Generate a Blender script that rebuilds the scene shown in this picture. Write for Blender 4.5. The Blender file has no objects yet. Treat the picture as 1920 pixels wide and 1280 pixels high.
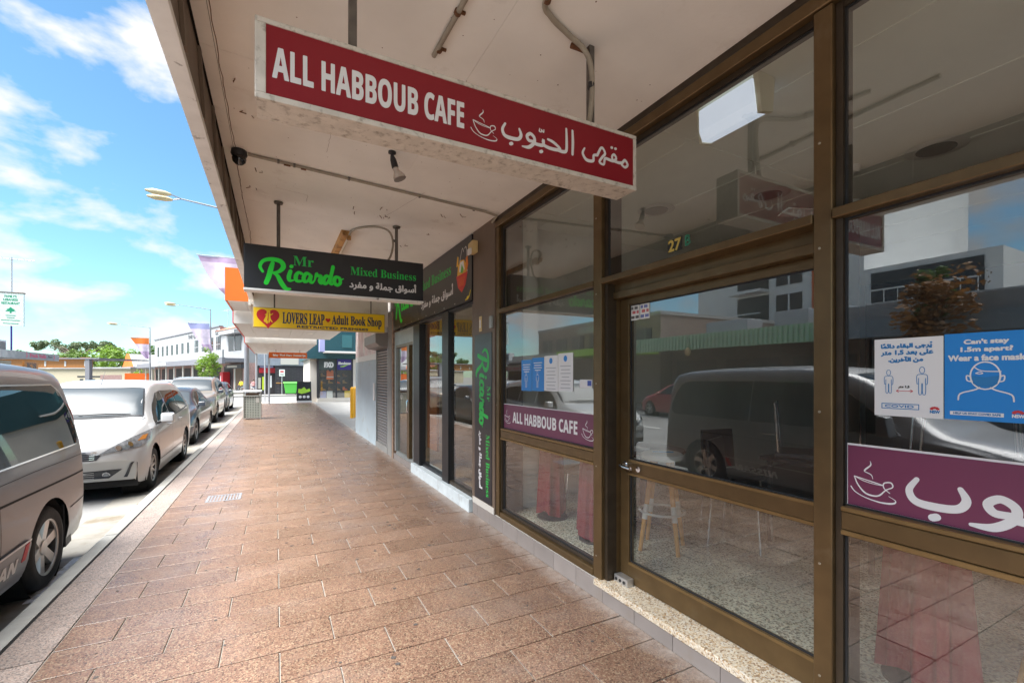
import bpy, bmesh, math, random, unicodedata
from mathutils import Vector, Matrix
from mathutils.bvhtree import BVHTree
R = math.radians
random.seed(7)
SC = bpy.context.scene
COL = SC.collection

# ------------------------------------------------------------------ camera, sky, sun, exposure
YAW = math.atan(443.0 / 853.0)
cam = bpy.data.cameras.new('camera')
cam.sensor_width = 36.0
cam.lens = 36.0 * 853.0 / 1920.0
cam.shift_y = 66.0 / 1920.0
cam.clip_start = 0.02
cam.clip_end = 3000
cam_o = bpy.data.objects.new('camera', cam)
COL.objects.link(cam_o)
cam_o.location = (0, 0, 1.6)
cam_o.rotation_euler = (R(90), 0, -YAW)
SC.camera = cam_o

SUN_EL, SUN_AZ = R(61), R(262)          # azimuth clockwise from +Y: from the left, a little behind the camera
w = bpy.data.worlds.new('World')
SC.world = w
w.use_nodes = True
nt = w.node_tree
for n in list(nt.nodes):
    nt.nodes.remove(n)
def N(tree, t, **kw):
    n = tree.nodes.new(t)
    for k, v in kw.items():
        setattr(n, k, v)
    return n
wo = N(nt, 'ShaderNodeOutputWorld')
bg = N(nt, 'ShaderNodeBackground')
sky = N(nt, 'ShaderNodeTexSky', sky_type='NISHITA', sun_disc=False, sun_elevation=SUN_EL, sun_rotation=SUN_AZ, altitude=30, air_density=1.0, dust_density=0.25, ozone_density=1.4)
tc = N(nt, 'ShaderNodeTexCoord')
cmb = N(nt, 'ShaderNodeMapping')
cmb.inputs['Scale'].default_value = (1.0, 1.0, 2.0)
cmb.inputs['Location'].default_value = (9.3, 4.4, 3.2)
nt.links.new(tc.outputs['Generated'], cmb.inputs[0])
no1 = N(nt, 'ShaderNodeTexNoise'); no1.inputs['Scale'].default_value = 5.0; no1.inputs['Detail'].default_value = 9; no1.inputs['Roughness'].default_value = 0.52; no1.inputs['Distortion'].default_value = 0.1
nt.links.new(cmb.outputs[0], no1.inputs['Vector'])
cr = N(nt, 'ShaderNodeValToRGB')
cr.color_ramp.elements[0].position = 0.495; cr.color_ramp.elements[0].color = (0, 0, 0, 1)
cr.color_ramp.elements[1].position = 0.605; cr.color_ramp.elements[1].color = (1, 1, 1, 1)
nt.links.new(no1.outputs['Fac'], cr.inputs[0])
CLOUD_BRIGHT = 3.3
cl = N(nt, 'ShaderNodeRGB'); cl.outputs[0].default_value = (CLOUD_BRIGHT, CLOUD_BRIGHT, CLOUD_BRIGHT * 1.02, 1)
mixc = N(nt, 'ShaderNodeMix', data_type='RGBA')
nt.links.new(cr.outputs[0], mixc.inputs[0])
tint = N(nt, 'ShaderNodeVectorMath', operation='MULTIPLY'); tint.inputs[1].default_value = (0.52, 0.73, 0.76)
nt.links.new(sky.outputs[0], tint.inputs[0])
nt.links.new(tint.outputs[0], mixc.inputs[6])
nt.links.new(cl.outputs[0], mixc.inputs[7])
nt.links.new(mixc.outputs[2], bg.inputs[0])
bg.inputs[1].default_value = 0.05
nt.links.new(bg.outputs[0], wo.inputs[0])

sun = bpy.data.lights.new('sun', 'SUN')
sun.energy = 2.6
sun.angle = R(58)
sun.color = (1.0, 0.98, 0.95)
sun_o = bpy.data.objects.new('sun', sun)
COL.objects.link(sun_o)
sd = Vector((math.sin(SUN_AZ) * math.cos(SUN_EL), math.cos(SUN_AZ) * math.cos(SUN_EL), math.sin(SUN_EL)))
sun_o.rotation_euler = sd.to_track_quat('Z', 'Y').to_euler()
sun_o.location = sd * 60

SC.view_settings.view_transform = 'Standard'
SC.view_settings.look = 'None'
SC.view_settings.gamma = 1.0
SC.view_settings.use_curve_mapping = False
SC.view_settings.exposure = 2.72
SC.cycles.max_bounces = 10
SC.cycles.diffuse_bounces = 5
SC.cycles.glossy_bounces = 5
SC.cycles.transmission_bounces = 6
SC.cycles.transparent_max_bounces = 16
SC.cycles.caustics_reflective = False
SC.cycles.caustics_refractive = False

# ------------------------------------------------------------------ materials
MATS = {}
def base_mat(name):
    m = bpy.data.materials.new(name); m.use_nodes = True
    MATS[name] = m
    return m, m.node_tree, m.node_tree.nodes['Principled BSDF']
def mat(name, col, rough=0.6, metal=0.0, var=0.0, vscale=6.0, bump=0.0, bscale=40.0, coat=0.0, spec=0.5, dirt=None, dscale=2.0, dlo=0.55, dhi=0.75, stretch=None, rnd=0.0, emit=0.0):
    m, t, p = base_mat(name)
    c = (col[0], col[1], col[2], 1)
    p.inputs['Base Color'].default_value = c
    p.inputs['Roughness'].default_value = rough
    p.inputs['Metallic'].default_value = metal
    p.inputs['Specular IOR Level'].default_value = spec
    p.inputs['Coat Weight'].default_value = coat
    p.inputs['Coat Roughness'].default_value = 0.04
    if emit:
        p.inputs['Emission Color'].default_value = c; p.inputs['Emission Strength'].default_value = emit
    if not (var or bump or dirt or rnd):
        return m
    tcn = N(t, 'ShaderNodeTexCoord')
    vec = tcn.outputs['Object']
    if stretch:
        mp = N(t, 'ShaderNodeMapping'); mp.inputs['Scale'].default_value = stretch
        t.links.new(vec, mp.inputs[0]); vec = mp.outputs[0]
    if rnd:
        oi = N(t, 'ShaderNodeObjectInfo')
        va = N(t, 'ShaderNodeVectorMath', operation='MULTIPLY_ADD')
        cx = N(t, 'ShaderNodeCombineXYZ')
        for i in range(3): t.links.new(oi.outputs['Random'], cx.inputs[i])
        va.inputs[1].default_value = (37, 53, 71)
        t.links.new(cx.outputs[0], va.inputs[0]); t.links.new(vec, va.inputs[2]); vec = va.outputs[0]
    cur = None
    if var or rnd:
        nz = N(t, 'ShaderNodeTexNoise'); nz.inputs['Scale'].default_value = vscale; nz.inputs['Detail'].default_value = 6
        t.links.new(vec, nz.inputs['Vector'])
        mr = N(t, 'ShaderNodeMapRange'); mr.inputs[1].default_value = 0.3; mr.inputs[2].default_value = 0.7
        mr.inputs[3].default_value = 1 - var; mr.inputs[4].default_value = 1 + var
        t.links.new(nz.outputs['Fac'], mr.inputs[0])
        fac = mr.outputs[0]
        if rnd:
            m2 = N(t, 'ShaderNodeMapRange'); m2.inputs[3].default_value = 1 - rnd; m2.inputs[4].default_value = 1 + rnd
            t.links.new(oi.outputs['Random'], m2.inputs[0])
            mm = N(t, 'ShaderNodeMath', operation='MULTIPLY'); t.links.new(fac, mm.inputs[0]); t.links.new(m2.outputs[0], mm.inputs[1]); fac = mm.outputs[0]
        vm = N(t, 'ShaderNodeVectorMath', operation='SCALE'); vm.inputs[0].default_value = col[:3]
        t.links.new(fac, vm.inputs['Scale']); cur = vm.outputs[0]
    if dirt:
        nd = N(t, 'ShaderNodeTexNoise'); nd.inputs['Scale'].default_value = dscale; nd.inputs['Detail'].default_value = 8; nd.inputs['Roughness'].default_value = 0.65
        t.links.new(vec, nd.inputs['Vector'])
        rr = N(t, 'ShaderNodeMapRange'); rr.inputs[1].default_value = dlo; rr.inputs[2].default_value = dhi
        t.links.new(nd.outputs['Fac'], rr.inputs[0])
        mx = N(t, 'ShaderNodeMix', data_type='RGBA')
        t.links.new(rr.outputs[0], mx.inputs[0])
        if cur: t.links.new(cur, mx.inputs[6])
        else: mx.inputs[6].default_value = c
        mx.inputs[7].default_value = (dirt[0], dirt[1], dirt[2], 1)
        cur = mx.outputs[2]
    if cur: t.links.new(cur, p.inputs['Base Color'])
    if bump:
        nb = N(t, 'ShaderNodeTexNoise'); nb.inputs['Scale'].default_value = bscale; nb.inputs['Detail'].default_value = 5
        t.links.new(vec, nb.inputs['Vector'])
        bn = N(t, 'ShaderNodeBump'); bn.inputs['Strength'].default_value = bump; bn.inputs['Distance'].default_value = 0.01
        t.links.new(nb.outputs['Fac'], bn.inputs['Height']); t.links.new(bn.outputs[0], p.inputs['Normal'])
    return m
def speckle(name, base, cols, scale, rough, rnd=0.1, big=0.0, bump=0.0, density=0.5, stain=None):
    """terrazzo: chips of several colours in a matrix"""
    m, t, p = base_mat(name)
    tcn = N(t, 'ShaderNodeTexCoord'); oi = N(t, 'ShaderNodeObjectInfo')
    cx = N(t, 'ShaderNodeCombineXYZ')
    for i in range(3): t.links.new(oi.outputs['Random'], cx.inputs[i])
    va = N(t, 'ShaderNodeVectorMath', operation='MULTIPLY_ADD'); va.inputs[1].default_value = (37, 53, 71)
    t.links.new(cx.outputs[0], va.inputs[0]); t.links.new(tcn.outputs['Object'], va.inputs[2])
    vo = N(t, 'ShaderNodeTexVoronoi'); vo.inputs['Scale'].default_value = scale
    t.links.new(va.outputs[0], vo.inputs['Vector'])
    sp = N(t, 'ShaderNodeSeparateColor'); t.links.new(vo.outputs['Color'], sp.inputs[0])
    rp = N(t, 'ShaderNodeValToRGB'); rp.color_ramp.interpolation = 'CONSTANT'
    els = rp.color_ramp.elements
    k = len(cols)
    els[0].position = 0; els[0].color = (*base, 1)
    els[1].position = 1 - density; els[1].color = (*cols[0], 1)
    for i in range(1, k):
        e = els.new(1 - density + density * i / k); e.color = (*cols[i], 1)
    t.links.new(sp.outputs[0], rp.inputs[0])
    nz = N(t, 'ShaderNodeTexNoise'); nz.inputs['Scale'].default_value = 3.0; nz.inputs['Detail'].default_value = 6
    t.links.new(va.outputs[0], nz.inputs['Vector'])
    mr = N(t, 'ShaderNodeMapRange'); mr.inputs[1].default_value = 0.3; mr.inputs[2].default_value = 0.7; mr.inputs[3].default_value = 0.88; mr.inputs[4].default_value = 1.12
    t.links.new(nz.outputs['Fac'], mr.inputs[0])
    m2 = N(t, 'ShaderNodeMapRange'); m2.inputs[3].default_value = 1 - rnd; m2.inputs[4].default_value = 1 + rnd
    t.links.new(oi.outputs['Random'], m2.inputs[0])
    mm = N(t, 'ShaderNodeMath', operation='MULTIPLY'); t.links.new(mr.outputs[0], mm.inputs[0]); t.links.new(m2.outputs[0], mm.inputs[1])
    vm = N(t, 'ShaderNodeVectorMath', operation='SCALE')
    t.links.new(rp.outputs[0], vm.inputs[0]); t.links.new(mm.outputs[0], vm.inputs['Scale'])
    cur = vm.outputs[0]
    if stain:
        g = N(t, 'ShaderNodeNewGeometry')
        n3 = N(t, 'ShaderNodeTexNoise'); n3.inputs['Scale'].default_value = 1.1; n3.inputs['Detail'].default_value = 9; n3.inputs['Roughness'].default_value = 0.7
        t.links.new(g.outputs['Position'], n3.inputs['Vector'])
        r3 = N(t, 'ShaderNodeMapRange'); r3.inputs[1].default_value = 0.5; r3.inputs[2].default_value = 0.8; r3.inputs[4].default_value = 0.45
        t.links.new(n3.outputs['Fac'], r3.inputs[0])
        mx = N(t, 'ShaderNodeMix', data_type='RGBA'); t.links.new(r3.outputs[0], mx.inputs[0]); t.links.new(cur, mx.inputs[6]); mx.inputs[7].default_value = (*stain, 1)
        cur = mx.outputs[2]
        # pale efflorescence along the foot of the shopfronts
        sx_ = N(t, 'ShaderNodeSeparateXYZ'); t.links.new(g.outputs['Position'], sx_.inputs[0])
        rx_ = N(t, 'ShaderNodeMapRange'); rx_.inputs[1].default_value = 1.70; rx_.inputs[2].default_value = 2.06; t.links.new(sx_.outputs[0], rx_.inputs[0])
        n4 = N(t, 'ShaderNodeTexNoise'); n4.inputs['Scale'].default_value = 9; n4.inputs['Detail'].default_value = 8; n4.inputs['Roughness'].default_value = 0.75; t.links.new(g.outputs['Position'], n4.inputs['Vector'])
        ml = N(t, 'ShaderNodeMath', operation='MULTIPLY'); t.links.new(rx_.outputs[0], ml.inputs[0]); t.links.new(n4.outputs['Fac'], ml.inputs[1])
        r4 = N(t, 'ShaderNodeMapRange'); r4.inputs[1].default_value = 0.25; r4.inputs[2].default_value = 0.62; r4.inputs[4].default_value = 0.8; t.links.new(ml.outputs[0], r4.inputs[0])
        m4 = N(t, 'ShaderNodeMix', data_type='RGBA'); t.links.new(r4.outputs[0], m4.inputs[0]); t.links.new(cur, m4.inputs[6]); m4.inputs[7].default_value = (0.42, 0.37, 0.33, 1)
        cur = m4.outputs[2]
    t.links.new(cur, p.inputs['Base Color'])
    nr = N(t, 'ShaderNodeMapRange'); nr.inputs[1].default_value = 0.3; nr.inputs[2].default_value = 0.7; nr.inputs[3].default_value = rough - 0.09; nr.inputs[4].default_value = rough + 0.1
    t.links.new(nz.outputs['Fac'], nr.inputs[0]); t.links.new(nr.outputs[0], p.inputs['Roughness'])
    if bump:
        bn = N(t, 'ShaderNodeBump'); bn.inputs['Strength'].default_value = bump; bn.inputs['Distance'].default_value = 0.003
        t.links.new(vo.outputs['Distance'], bn.inputs['Height']); t.links.new(bn.outputs[0], p.inputs['Normal'])
    return m
def glass(name, tint, refl=0.10, ior=1.75, rough=0.0, wob=0.0):
    """thin window glass: see-through, with a Fresnel mirror on its face"""
    m = bpy.data.materials.new(name); m.use_nodes = True; MATS[name] = m
    t = m.node_tree
    for n in list(t.nodes): t.nodes.remove(n)
    o = N(t, 'ShaderNodeOutputMaterial'); tr = N(t, 'ShaderNodeBsdfTransparent'); gl = N(t, 'ShaderNodeBsdfGlossy')
    tr.inputs[0].default_value = (*tint, 1); gl.inputs['Roughness'].default_value = rough; gl.inputs[0].default_value = (0.95, 0.97, 0.96, 1)
    lw = N(t, 'ShaderNodeLayerWeight'); lw.inputs[0].default_value = 0.5
    pw = N(t, 'ShaderNodeMath', operation='POWER'); pw.inputs[1].default_value = 5.0
    t.links.new(lw.outputs['Facing'], pw.inputs[0])
    ad = N(t, 'ShaderNodeMath', operation='MULTIPLY_ADD', use_clamp=True); ad.inputs[1].default_value = 1 - refl; ad.inputs[2].default_value = refl
    t.links.new(pw.outputs[0], ad.inputs[0])
    mx = N(t, 'ShaderNodeMixShader')
    t.links.new(ad.outputs[0], mx.inputs[0]); t.links.new(tr.outputs[0], mx.inputs[1]); t.links.new(gl.outputs[0], mx.inputs[2])
    df = N(t, 'ShaderNodeBsdfDiffuse'); df.inputs[0].default_value = (0.7, 0.69, 0.66, 1)
    tcd = N(t, 'ShaderNodeTexCoord'); nd = N(t, 'ShaderNodeTexNoise'); nd.inputs['Scale'].default_value = 3.5; nd.inputs['Detail'].default_value = 9; nd.inputs['Roughness'].default_value = 0.72
    t.links.new(tcd.outputs['Object'], nd.inputs['Vector'])
    rd_ = N(t, 'ShaderNodeMapRange'); rd_.inputs[1].default_value = 0.42; rd_.inputs[2].default_value = 0.78; rd_.inputs[3].default_value = 0.008; rd_.inputs[4].default_value = 0.045
    t.links.new(nd.outputs['Fac'], rd_.inputs[0])
    m3 = N(t, 'ShaderNodeMixShader'); t.links.new(rd_.outputs[0], m3.inputs[0]); t.links.new(mx.outputs[0], m3.inputs[1]); t.links.new(df.outputs[0], m3.inputs[2])
    t.links.new(m3.outputs[0], o.inputs[0])
    if wob:
        tcn = N(t, 'ShaderNodeTexCoord'); nb = N(t, 'ShaderNodeTexNoise'); nb.inputs['Scale'].default_value = 1.3; nb.inputs['Detail'].default_value = 1
        t.links.new(tcn.outputs['Object'], nb.inputs['Vector'])
        bn = N(t, 'ShaderNodeBump'); bn.inputs['Strength'].default_value = wob; bn.inputs['Distance'].default_value = 0.02
        t.links.new(nb.outputs['Fac'], bn.inputs['Height']); t.links.new(bn.outputs[0], gl.inputs['Normal'])
    return m

# ------------------------------------------------------------------ mesh helpers
OFF = {}
class MB:
    def __init__(self):
        self.v = []; self.f = []
    def quad(self, a, b, c, d):
        i = len(self.v); self.v += [tuple(a), tuple(b), tuple(c), tuple(d)]; self.f.append((i, i+1, i+2, i+3)); return self
    def poly(self, pts):
        i = len(self.v); self.v += [tuple(p) for p in pts]; self.f.append(tuple(range(i, i + len(pts)))); return self
    def box(self, x0, x1, y0, y1, z0, z1):
        i = len(self.v)
        self.v += [(x0,y0,z0),(x1,y0,z0),(x1,y1,z0),(x0,y1,z0),(x0,y0,z1),(x1,y0,z1),(x1,y1,z1),(x0,y1,z1)]
        for q in ((0,3,2,1),(4,5,6,7),(0,1,5,4),(1,2,6,5),(2,3,7,6),(3,0,4,7)): self.f.append(tuple(i + k for k in q))
        return self
    def prism(self, pts, axis, a, b):
        """extrude a 2D polygon along an axis; pts are (x,y) for z, (y,z) for x, (x,z) for y"""
        def P(p, t):
            return {'x': (t, p[0], p[1]), 'y': (p[0], t, p[1]), 'z': (p[0], p[1], t)}[axis]
        n = len(pts); i = len(self.v)
        self.v += [P(p, a) for p in pts] + [P(p, b) for p in pts]
        self.f.append(tuple(range(i, i + n))[::-1]); self.f.append(tuple(range(i + n, i + 2 * n)))
        for k in range(n):
            j = (k + 1) % n; self.f.append((i + k, i + j, i + n + j, i + n + k))
        return self
    def tube(self, pts, r, n=8, cap=True):
        pts = [Vector(p) for p in pts]; rs = r if isinstance(r, (list, tuple)) else [r] * len(pts)
        i0 = len(self.v); prev = None
        for k, p in enumerate(pts):
            d = (pts[min(k + 1, len(pts) - 1)] - pts[max(k - 1, 0)]).normalized()
            if prev is None:
                up = Vector((0, 0, 1)) if abs(d.z) < 0.9 else Vector((1, 0, 0)); a = d.cross(up).normalized()
            else:
                a = (prev - d * prev.dot(d)).normalized()
            prev = a; b = d.cross(a)
            for q in range(n):
                t = 2 * math.pi * q / n
                self.v.append(tuple(p + (a * math.cos(t) + b * math.sin(t)) * rs[k]))
        for k in range(len(pts) - 1):
            for q in range(n):
                s = i0 + k * n; q2 = (q + 1) % n
                self.f.append((s + q, s + q2, s + n + q2, s + n + q))
        if cap:
            self.f.append(tuple(range(i0, i0 + n))[::-1]); e = i0 + (len(pts) - 1) * n; self.f.append(tuple(range(e, e + n)))
        return self
    def lathe(self, prof, c=(0, 0, 0), axis='z', n=24, cap=True):
        """prof: list of (r, h)"""
        i0 = len(self.v)
        for (r, hh) in prof:
            for q in range(n):
                t = 2 * math.pi * q / n; a, b = r * math.cos(t), r * math.sin(t)
                p = {'z': (a, b, hh), 'x': (hh, a, b), 'y': (b, hh, a)}[axis]
                self.v.append((p[0] + c[0], p[1] + c[1], p[2] + c[2]))
        for k in range(len(prof) - 1):
            for q in range(n):
                s = i0 + k * n; q2 = (q + 1) % n
                self.f.append((s + q, s + q2, s + n + q2, s + n + q))
        if cap and prof[0][0] > 1e-5: self.f.append(tuple(range(i0, i0 + n))[::-1])
        if cap and prof[-1][0] > 1e-5:
            e = i0 + (len(prof) - 1) * n; self.f.append(tuple(range(e, e + n)))
        return self
    def xf(self, M):
        self.v = [tuple(M @ Vector(p)) for p in self.v]; return self
    def add(self, o):
        i = len(self.v); self.v += o.v; self.f += [tuple(k + i for k in q) for q in o.f]; return self
    def build(self, name, m, parent=None, smooth=False, bevel=0.0, seg=2, local=False, angle=40):
        off = Vector((0, 0, 0)) if (parent is None or local) else OFF.get(parent.name, Vector((0, 0, 0)))
        me = bpy.data.meshes.new(name)
        me.from_pydata([(p[0] - off.x, p[1] - off.y, p[2] - off.z) for p in self.v], [], self.f)
        bm = bmesh.new(); bm.from_mesh(me)
        if bevel:
            bmesh.ops.remove_doubles(bm, verts=bm.verts, dist=1e-5)
            ed = [e for e in bm.edges if len(e.link_faces) == 2 and e.calc_face_angle(0) > R(30)]
            bmesh.ops.bevel(bm, geom=ed, offset=bevel, segments=seg, affect='EDGES', profile=0.6)
        bmesh.ops.recalc_face_normals(bm, faces=bm.faces)
        if smooth:
            for fc in bm.faces: fc.smooth = True
            for e in bm.edges:
                if len(e.link_faces) == 2 and e.calc_face_angle(0) > R(angle): e.smooth = False
        bm.to_mesh(me); bm.free()
        if isinstance(m, str): m = MATS[m]
        me.materials.append(m)
        o = bpy.data.objects.new(name, me); COL.objects.link(o)
        if parent is not None:
            o.parent = parent; OFF[o.name] = OFF.get(parent.name, Vector((0, 0, 0))) if not local else Vector((0, 0, 0))
        else:
            OFF[o.name] = Vector((0, 0, 0))
        return o
def tag(o, label, cat, group=None):
    o['label'] = label; o['category'] = cat
    if group: o['group'] = group
    return o
def thing(name, label, cat, loc=(0, 0, 0), group=None, rz=0.0):
    o = bpy.data.objects.new(name, None); COL.objects.link(o)
    o.location = loc; o.rotation_euler = (0, 0, rz); o.empty_display_size = 0.2
    OFF[o.name] = Vector(loc) if rz == 0 else Vector((0, 0, 0))
    return tag(o, label, cat, group)
def struct(o):
    o['kind'] = 'structure'; return o
def stuff(o):
    o['kind'] = 'stuff'; return o
def bx(name, m, parent, x0, x1, y0, y1, z0, z1, bevel=0.0, **kw):
    return MB().box(min(x0, x1), max(x0, x1), min(y0, y1), max(y0, y1), min(z0, z1), max(z0, z1)).build(name, m, parent, bevel=bevel, **kw)
def link_copy(o, parent, loc=None):
    c = o.copy(); COL.objects.link(c); c.parent = parent
    OFF[c.name] = OFF.get(parent.name, Vector((0, 0, 0))) if parent else Vector((0, 0, 0))
    if loc is not None: c.location = loc
    return c
def copy_tree(o, parent=None):
    c = link_copy(o, parent)
    for ch in list(o.children): copy_tree(ch, c)
    return c
def catmull(pts, n=8, closed=False):
    out = []; L = len(pts)
    rng = range(L) if closed else range(L - 1)
    for i in rng:
        if closed: p = [pts[(i + k) % L] for k in (-1, 0, 1, 2)]
        else: p = [pts[max(i - 1, 0)], pts[i], pts[i + 1], pts[min(i + 2, L - 1)]]
        for k in range(n):
            t = k / n
            out.append(tuple(0.5 * ((2 * p[1][d]) + (-p[0][d] + p[2][d]) * t + (2 * p[0][d] - 5 * p[1][d] + 4 * p[2][d] - p[3][d]) * t * t + (-p[0][d] + 3 * p[1][d] - 3 * p[2][d] + p[3][d]) * t ** 3) for d in range(len(pts[0]))))
    if not closed: out.append(tuple(pts[-1]))
    return out

# ------------------------------------------------------------------ lettering
def alt(s, base):
    """the same letters in another of the built-in font's alphabets"""
    o = ''
    for ch in s:
        if 'A' <= ch <= 'Z': o += chr(base + ord(ch) - 65)
        elif 'a' <= ch <= 'z': o += chr(base + 26 + ord(ch) - 97)
        elif '0' <= ch <= '9' and base in (0x1D400, 0x1D5D4): o += chr((0x1D7CE if base == 0x1D400 else 0x1D7EC) + ord(ch) - 48)
        else: o += ch
    return o
SERIF, SANSB = 0x1D400, 0x1D5D4
AF = {}
for cp in list(range(0xFB50, 0xFDFF)) + list(range(0xFE70, 0xFEFF)):
    d_ = unicodedata.decomposition(chr(cp)).split()
    if len(d_) == 2 and d_[0] in ('<isolated>', '<final>', '<initial>', '<medial>'): AF.setdefault(int(d_[1], 16), {})[d_[0][1:-1]] = chr(cp)
MARKS = '\u064b\u064c\u064d\u064e\u064f\u0650\u0651\u0652'
def arabic(s):
    L = list(s); n = len(L); out = []
    def nx(i, st):
        i += st
        while 0 <= i < n and L[i] in MARKS: i += st
        return L[i] if 0 <= i < n else ' '
    for i, c in enumerate(L):
        fm = AF.get(ord(c))
        if c in MARKS or not fm: out.append(c); continue
        pj = 'initial' in AF.get(ord(nx(i, -1)), {}); qj = 'final' in AF.get(ord(nx(i, 1)), {}); dual = 'initial' in fm
        out.append(fm.get('medial' if pj and qj and dual else 'final' if pj else 'initial' if qj and dual else 'isolated', c))
    return ''.join(reversed(out))
TCACHE = {}
def text2d(s):
    if s in TCACHE: return TCACHE[s]
    c = bpy.data.curves.new('lettering', 'FONT'); c.body = s; c.size = 1.0; c.resolution_u = 3
    o = bpy.data.objects.new('lettering', c); COL.objects.link(o)
    dg = bpy.context.evaluated_depsgraph_get()
    me = bpy.data.meshes.new_from_object(o.evaluated_get(dg))
    vs = [(p.co.x, p.co.y) for p in me.vertices]; fs = [tuple(p.vertices) for p in me.polygons]
    bpy.data.objects.remove(o); bpy.data.curves.remove(c); bpy.data.meshes.remove(me)
    TCACHE[s] = (vs, fs); return vs, fs
def letters(s, o, u, v, width, height, bold=0.0, mirror=False, slant=0.0, mb=None):
    """flat lettering filling the box at o spanned by u*width, v*height"""
    vs, fs = text2d(s)
    xs = [p[0] for p in vs]; ys = [p[1] for p in vs]
    x0, x1, y0, y1 = min(xs), max(xs), min(ys), max(ys)
    sx, sy = width / (x1 - x0), height / (y1 - y0)
    o, u, v = Vector(o), Vector(u), Vector(v); nn = u.cross(v).normalized()
    mb = mb or MB(); offs = [(0, 0)]
    if bold: offs += [(bold * math.cos(k * math.pi / 4), bold * math.sin(k * math.pi / 4)) for k in range(8)]
    for k, (bx_, by_) in enumerate(offs):
        i = len(mb.v)
        for (x, y) in vs:
            a, b = (x - x0) * sx + bx_, (y - y0) * sy + by_
            mb.v.append(tuple(o + u * (a + slant * b) + v * b + nn * 0.00006 * k))
        mb.f += [tuple(q + i for q in fc) for fc in fs]
    return mb
def stroke(paths, o, u, v, sx, sy, mb=None, samples=7, lift=0.0):
    """brush strokes: paths are lists of (x, y, radius); o + u*x*sx + v*y*sy"""
    mb = mb or MB(); o, u, v = Vector(o), Vector(u), Vector(v); nn = u.cross(v).normalized(); z = lift
    for path in paths:
        pts = catmull(path, samples) if len(path) > 2 else list(path)
        L, Rr = [], []
        for k, p in enumerate(pts):
            a, b = pts[max(k - 1, 0)], pts[min(k + 1, len(pts) - 1)]
            dx_, dy_ = (b[0] - a[0]) * sx, (b[1] - a[1]) * sy; l = math.hypot(dx_, dy_) or 1e-9
            nx_, ny_ = -dy_ / l, dx_ / l; r = max(p[2], 1e-4) * sx
            L.append((p[0] * sx + nx_ * r, p[1] * sy + ny_ * r)); Rr.append((p[0] * sx - nx_ * r, p[1] * sy - ny_ * r))
        def P(q): return o + u * q[0] + v * q[1] + nn * z
        for k in range(len(pts) - 1):
            mb.quad(P(Rr[k]), P(Rr[k + 1]), P(L[k + 1]), P(L[k])); z += 0.000004
        for e in (0, -1):
            p = pts[e]; r = max(p[2], 1e-4) * sx
            mb.poly([P((p[0] * sx + r * math.cos(t * math.pi / 6), p[1] * sy + r * math.sin(t * math.pi / 6))) for t in range(12)]); z += 0.00002
    return mb
# ------------------------------------------------------------------ palette
mat('asphalt', (0.19, 0.188, 0.183), 0.85, var=0.18, vscale=1.2, bump=0.5, bscale=160, dirt=(0.09, 0.088, 0.085), dscale=0.7)
mat('gutter_concrete', (0.22, 0.207, 0.18), 0.8, var=0.12, vscale=4, bump=0.2, bscale=90, dirt=(0.14, 0.115, 0.08), dscale=1.6, dlo=0.52, dhi=0.66)
mat('kerb_concrete', (0.33, 0.322, 0.295), 0.78, var=0.1, vscale=8, bump=0.3, bscale=120, dirt=(0.28, 0.26, 0.22), dscale=3.5, dlo=0.55, dhi=0.8, rnd=0.06)
mat('mortar', (0.36, 0.33, 0.29), 0.9, var=0.2, vscale=14, bump=0.3, bscale=150)
speckle('paver_brown', (0.165, 0.097, 0.067), [(0.225, 0.135, 0.090), (0.080, 0.048, 0.036), (0.195, 0.112, 0.076), (0.27, 0.195, 0.13)], 150, 0.32, rnd=0.07, bump=0.15, density=0.62, stain=(0.27, 0.22, 0.19))
speckle('paver_grey', (0.24, 0.19, 0.165), [(0.34, 0.28, 0.24), (0.12, 0.10, 0.09), (0.30, 0.22, 0.18)], 150, 0.55, rnd=0.08, bump=0.15, density=0.6)
speckle('terrazzo_floor', (0.56, 0.57, 0.48), [(0.72, 0.70, 0.58), (0.20, 0.19, 0.15), (0.60, 0.55, 0.43), (0.32, 0.30, 0.25)], 95, 0.22, rnd=0.0, density=0.68)
speckle('terrazzo_step', (0.62, 0.53, 0.40), [(0.74, 0.66, 0.52), (0.30, 0.20, 0.12), (0.52, 0.36, 0.2), (0.70, 0.66, 0.58)], 120, 0.4, rnd=0.0, density=0.6)
mat('earth', (0.2, 0.19, 0.17), 0.9, var=0.2, vscale=0.3)
mat('concrete_pale', (0.27, 0.262, 0.245), 0.8, var=0.1, vscale=2, bump=0.2, bscale=60)
mat('bronze', (0.140, 0.090, 0.040), 0.36, metal=0.55, var=0.14, vscale=9, dirt=(0.20, 0.15, 0.09), dscale=5, dlo=0.6, dhi=0.85, bump=0.04, bscale=30)
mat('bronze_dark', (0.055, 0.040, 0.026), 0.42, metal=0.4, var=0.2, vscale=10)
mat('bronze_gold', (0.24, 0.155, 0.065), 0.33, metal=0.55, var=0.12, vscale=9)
mat('plinth_tile', (0.255, 0.225, 0.21), 0.38, var=0.08, vscale=5, rnd=0.06, dirt=(0.24, 0.2, 0.17), dscale=4)
mat('grout', (0.55, 0.52, 0.47), 0.9)
mat('ceiling_paint', (0.88, 0.86, 0.82), 0.75, var=0.05, vscale=2.5, dirt=(0.36, 0.29, 0.23), dscale=1.7, dlo=0.60, dhi=0.95, bump=0.08, bscale=50)
mat('fascia_brown', (0.17, 0.125, 0.09), 0.6, var=0.2, vscale=5, stretch=(1, 1, 0.3))
mat('lip_white', (0.82, 0.82, 0.80), 0.45, var=0.08, vscale=6, dirt=(0.16, 0.13, 0.11), dscale=7, dlo=0.62, dhi=0.70)
mat('black_gap', (0.012, 0.011, 0.010), 0.95)
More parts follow.
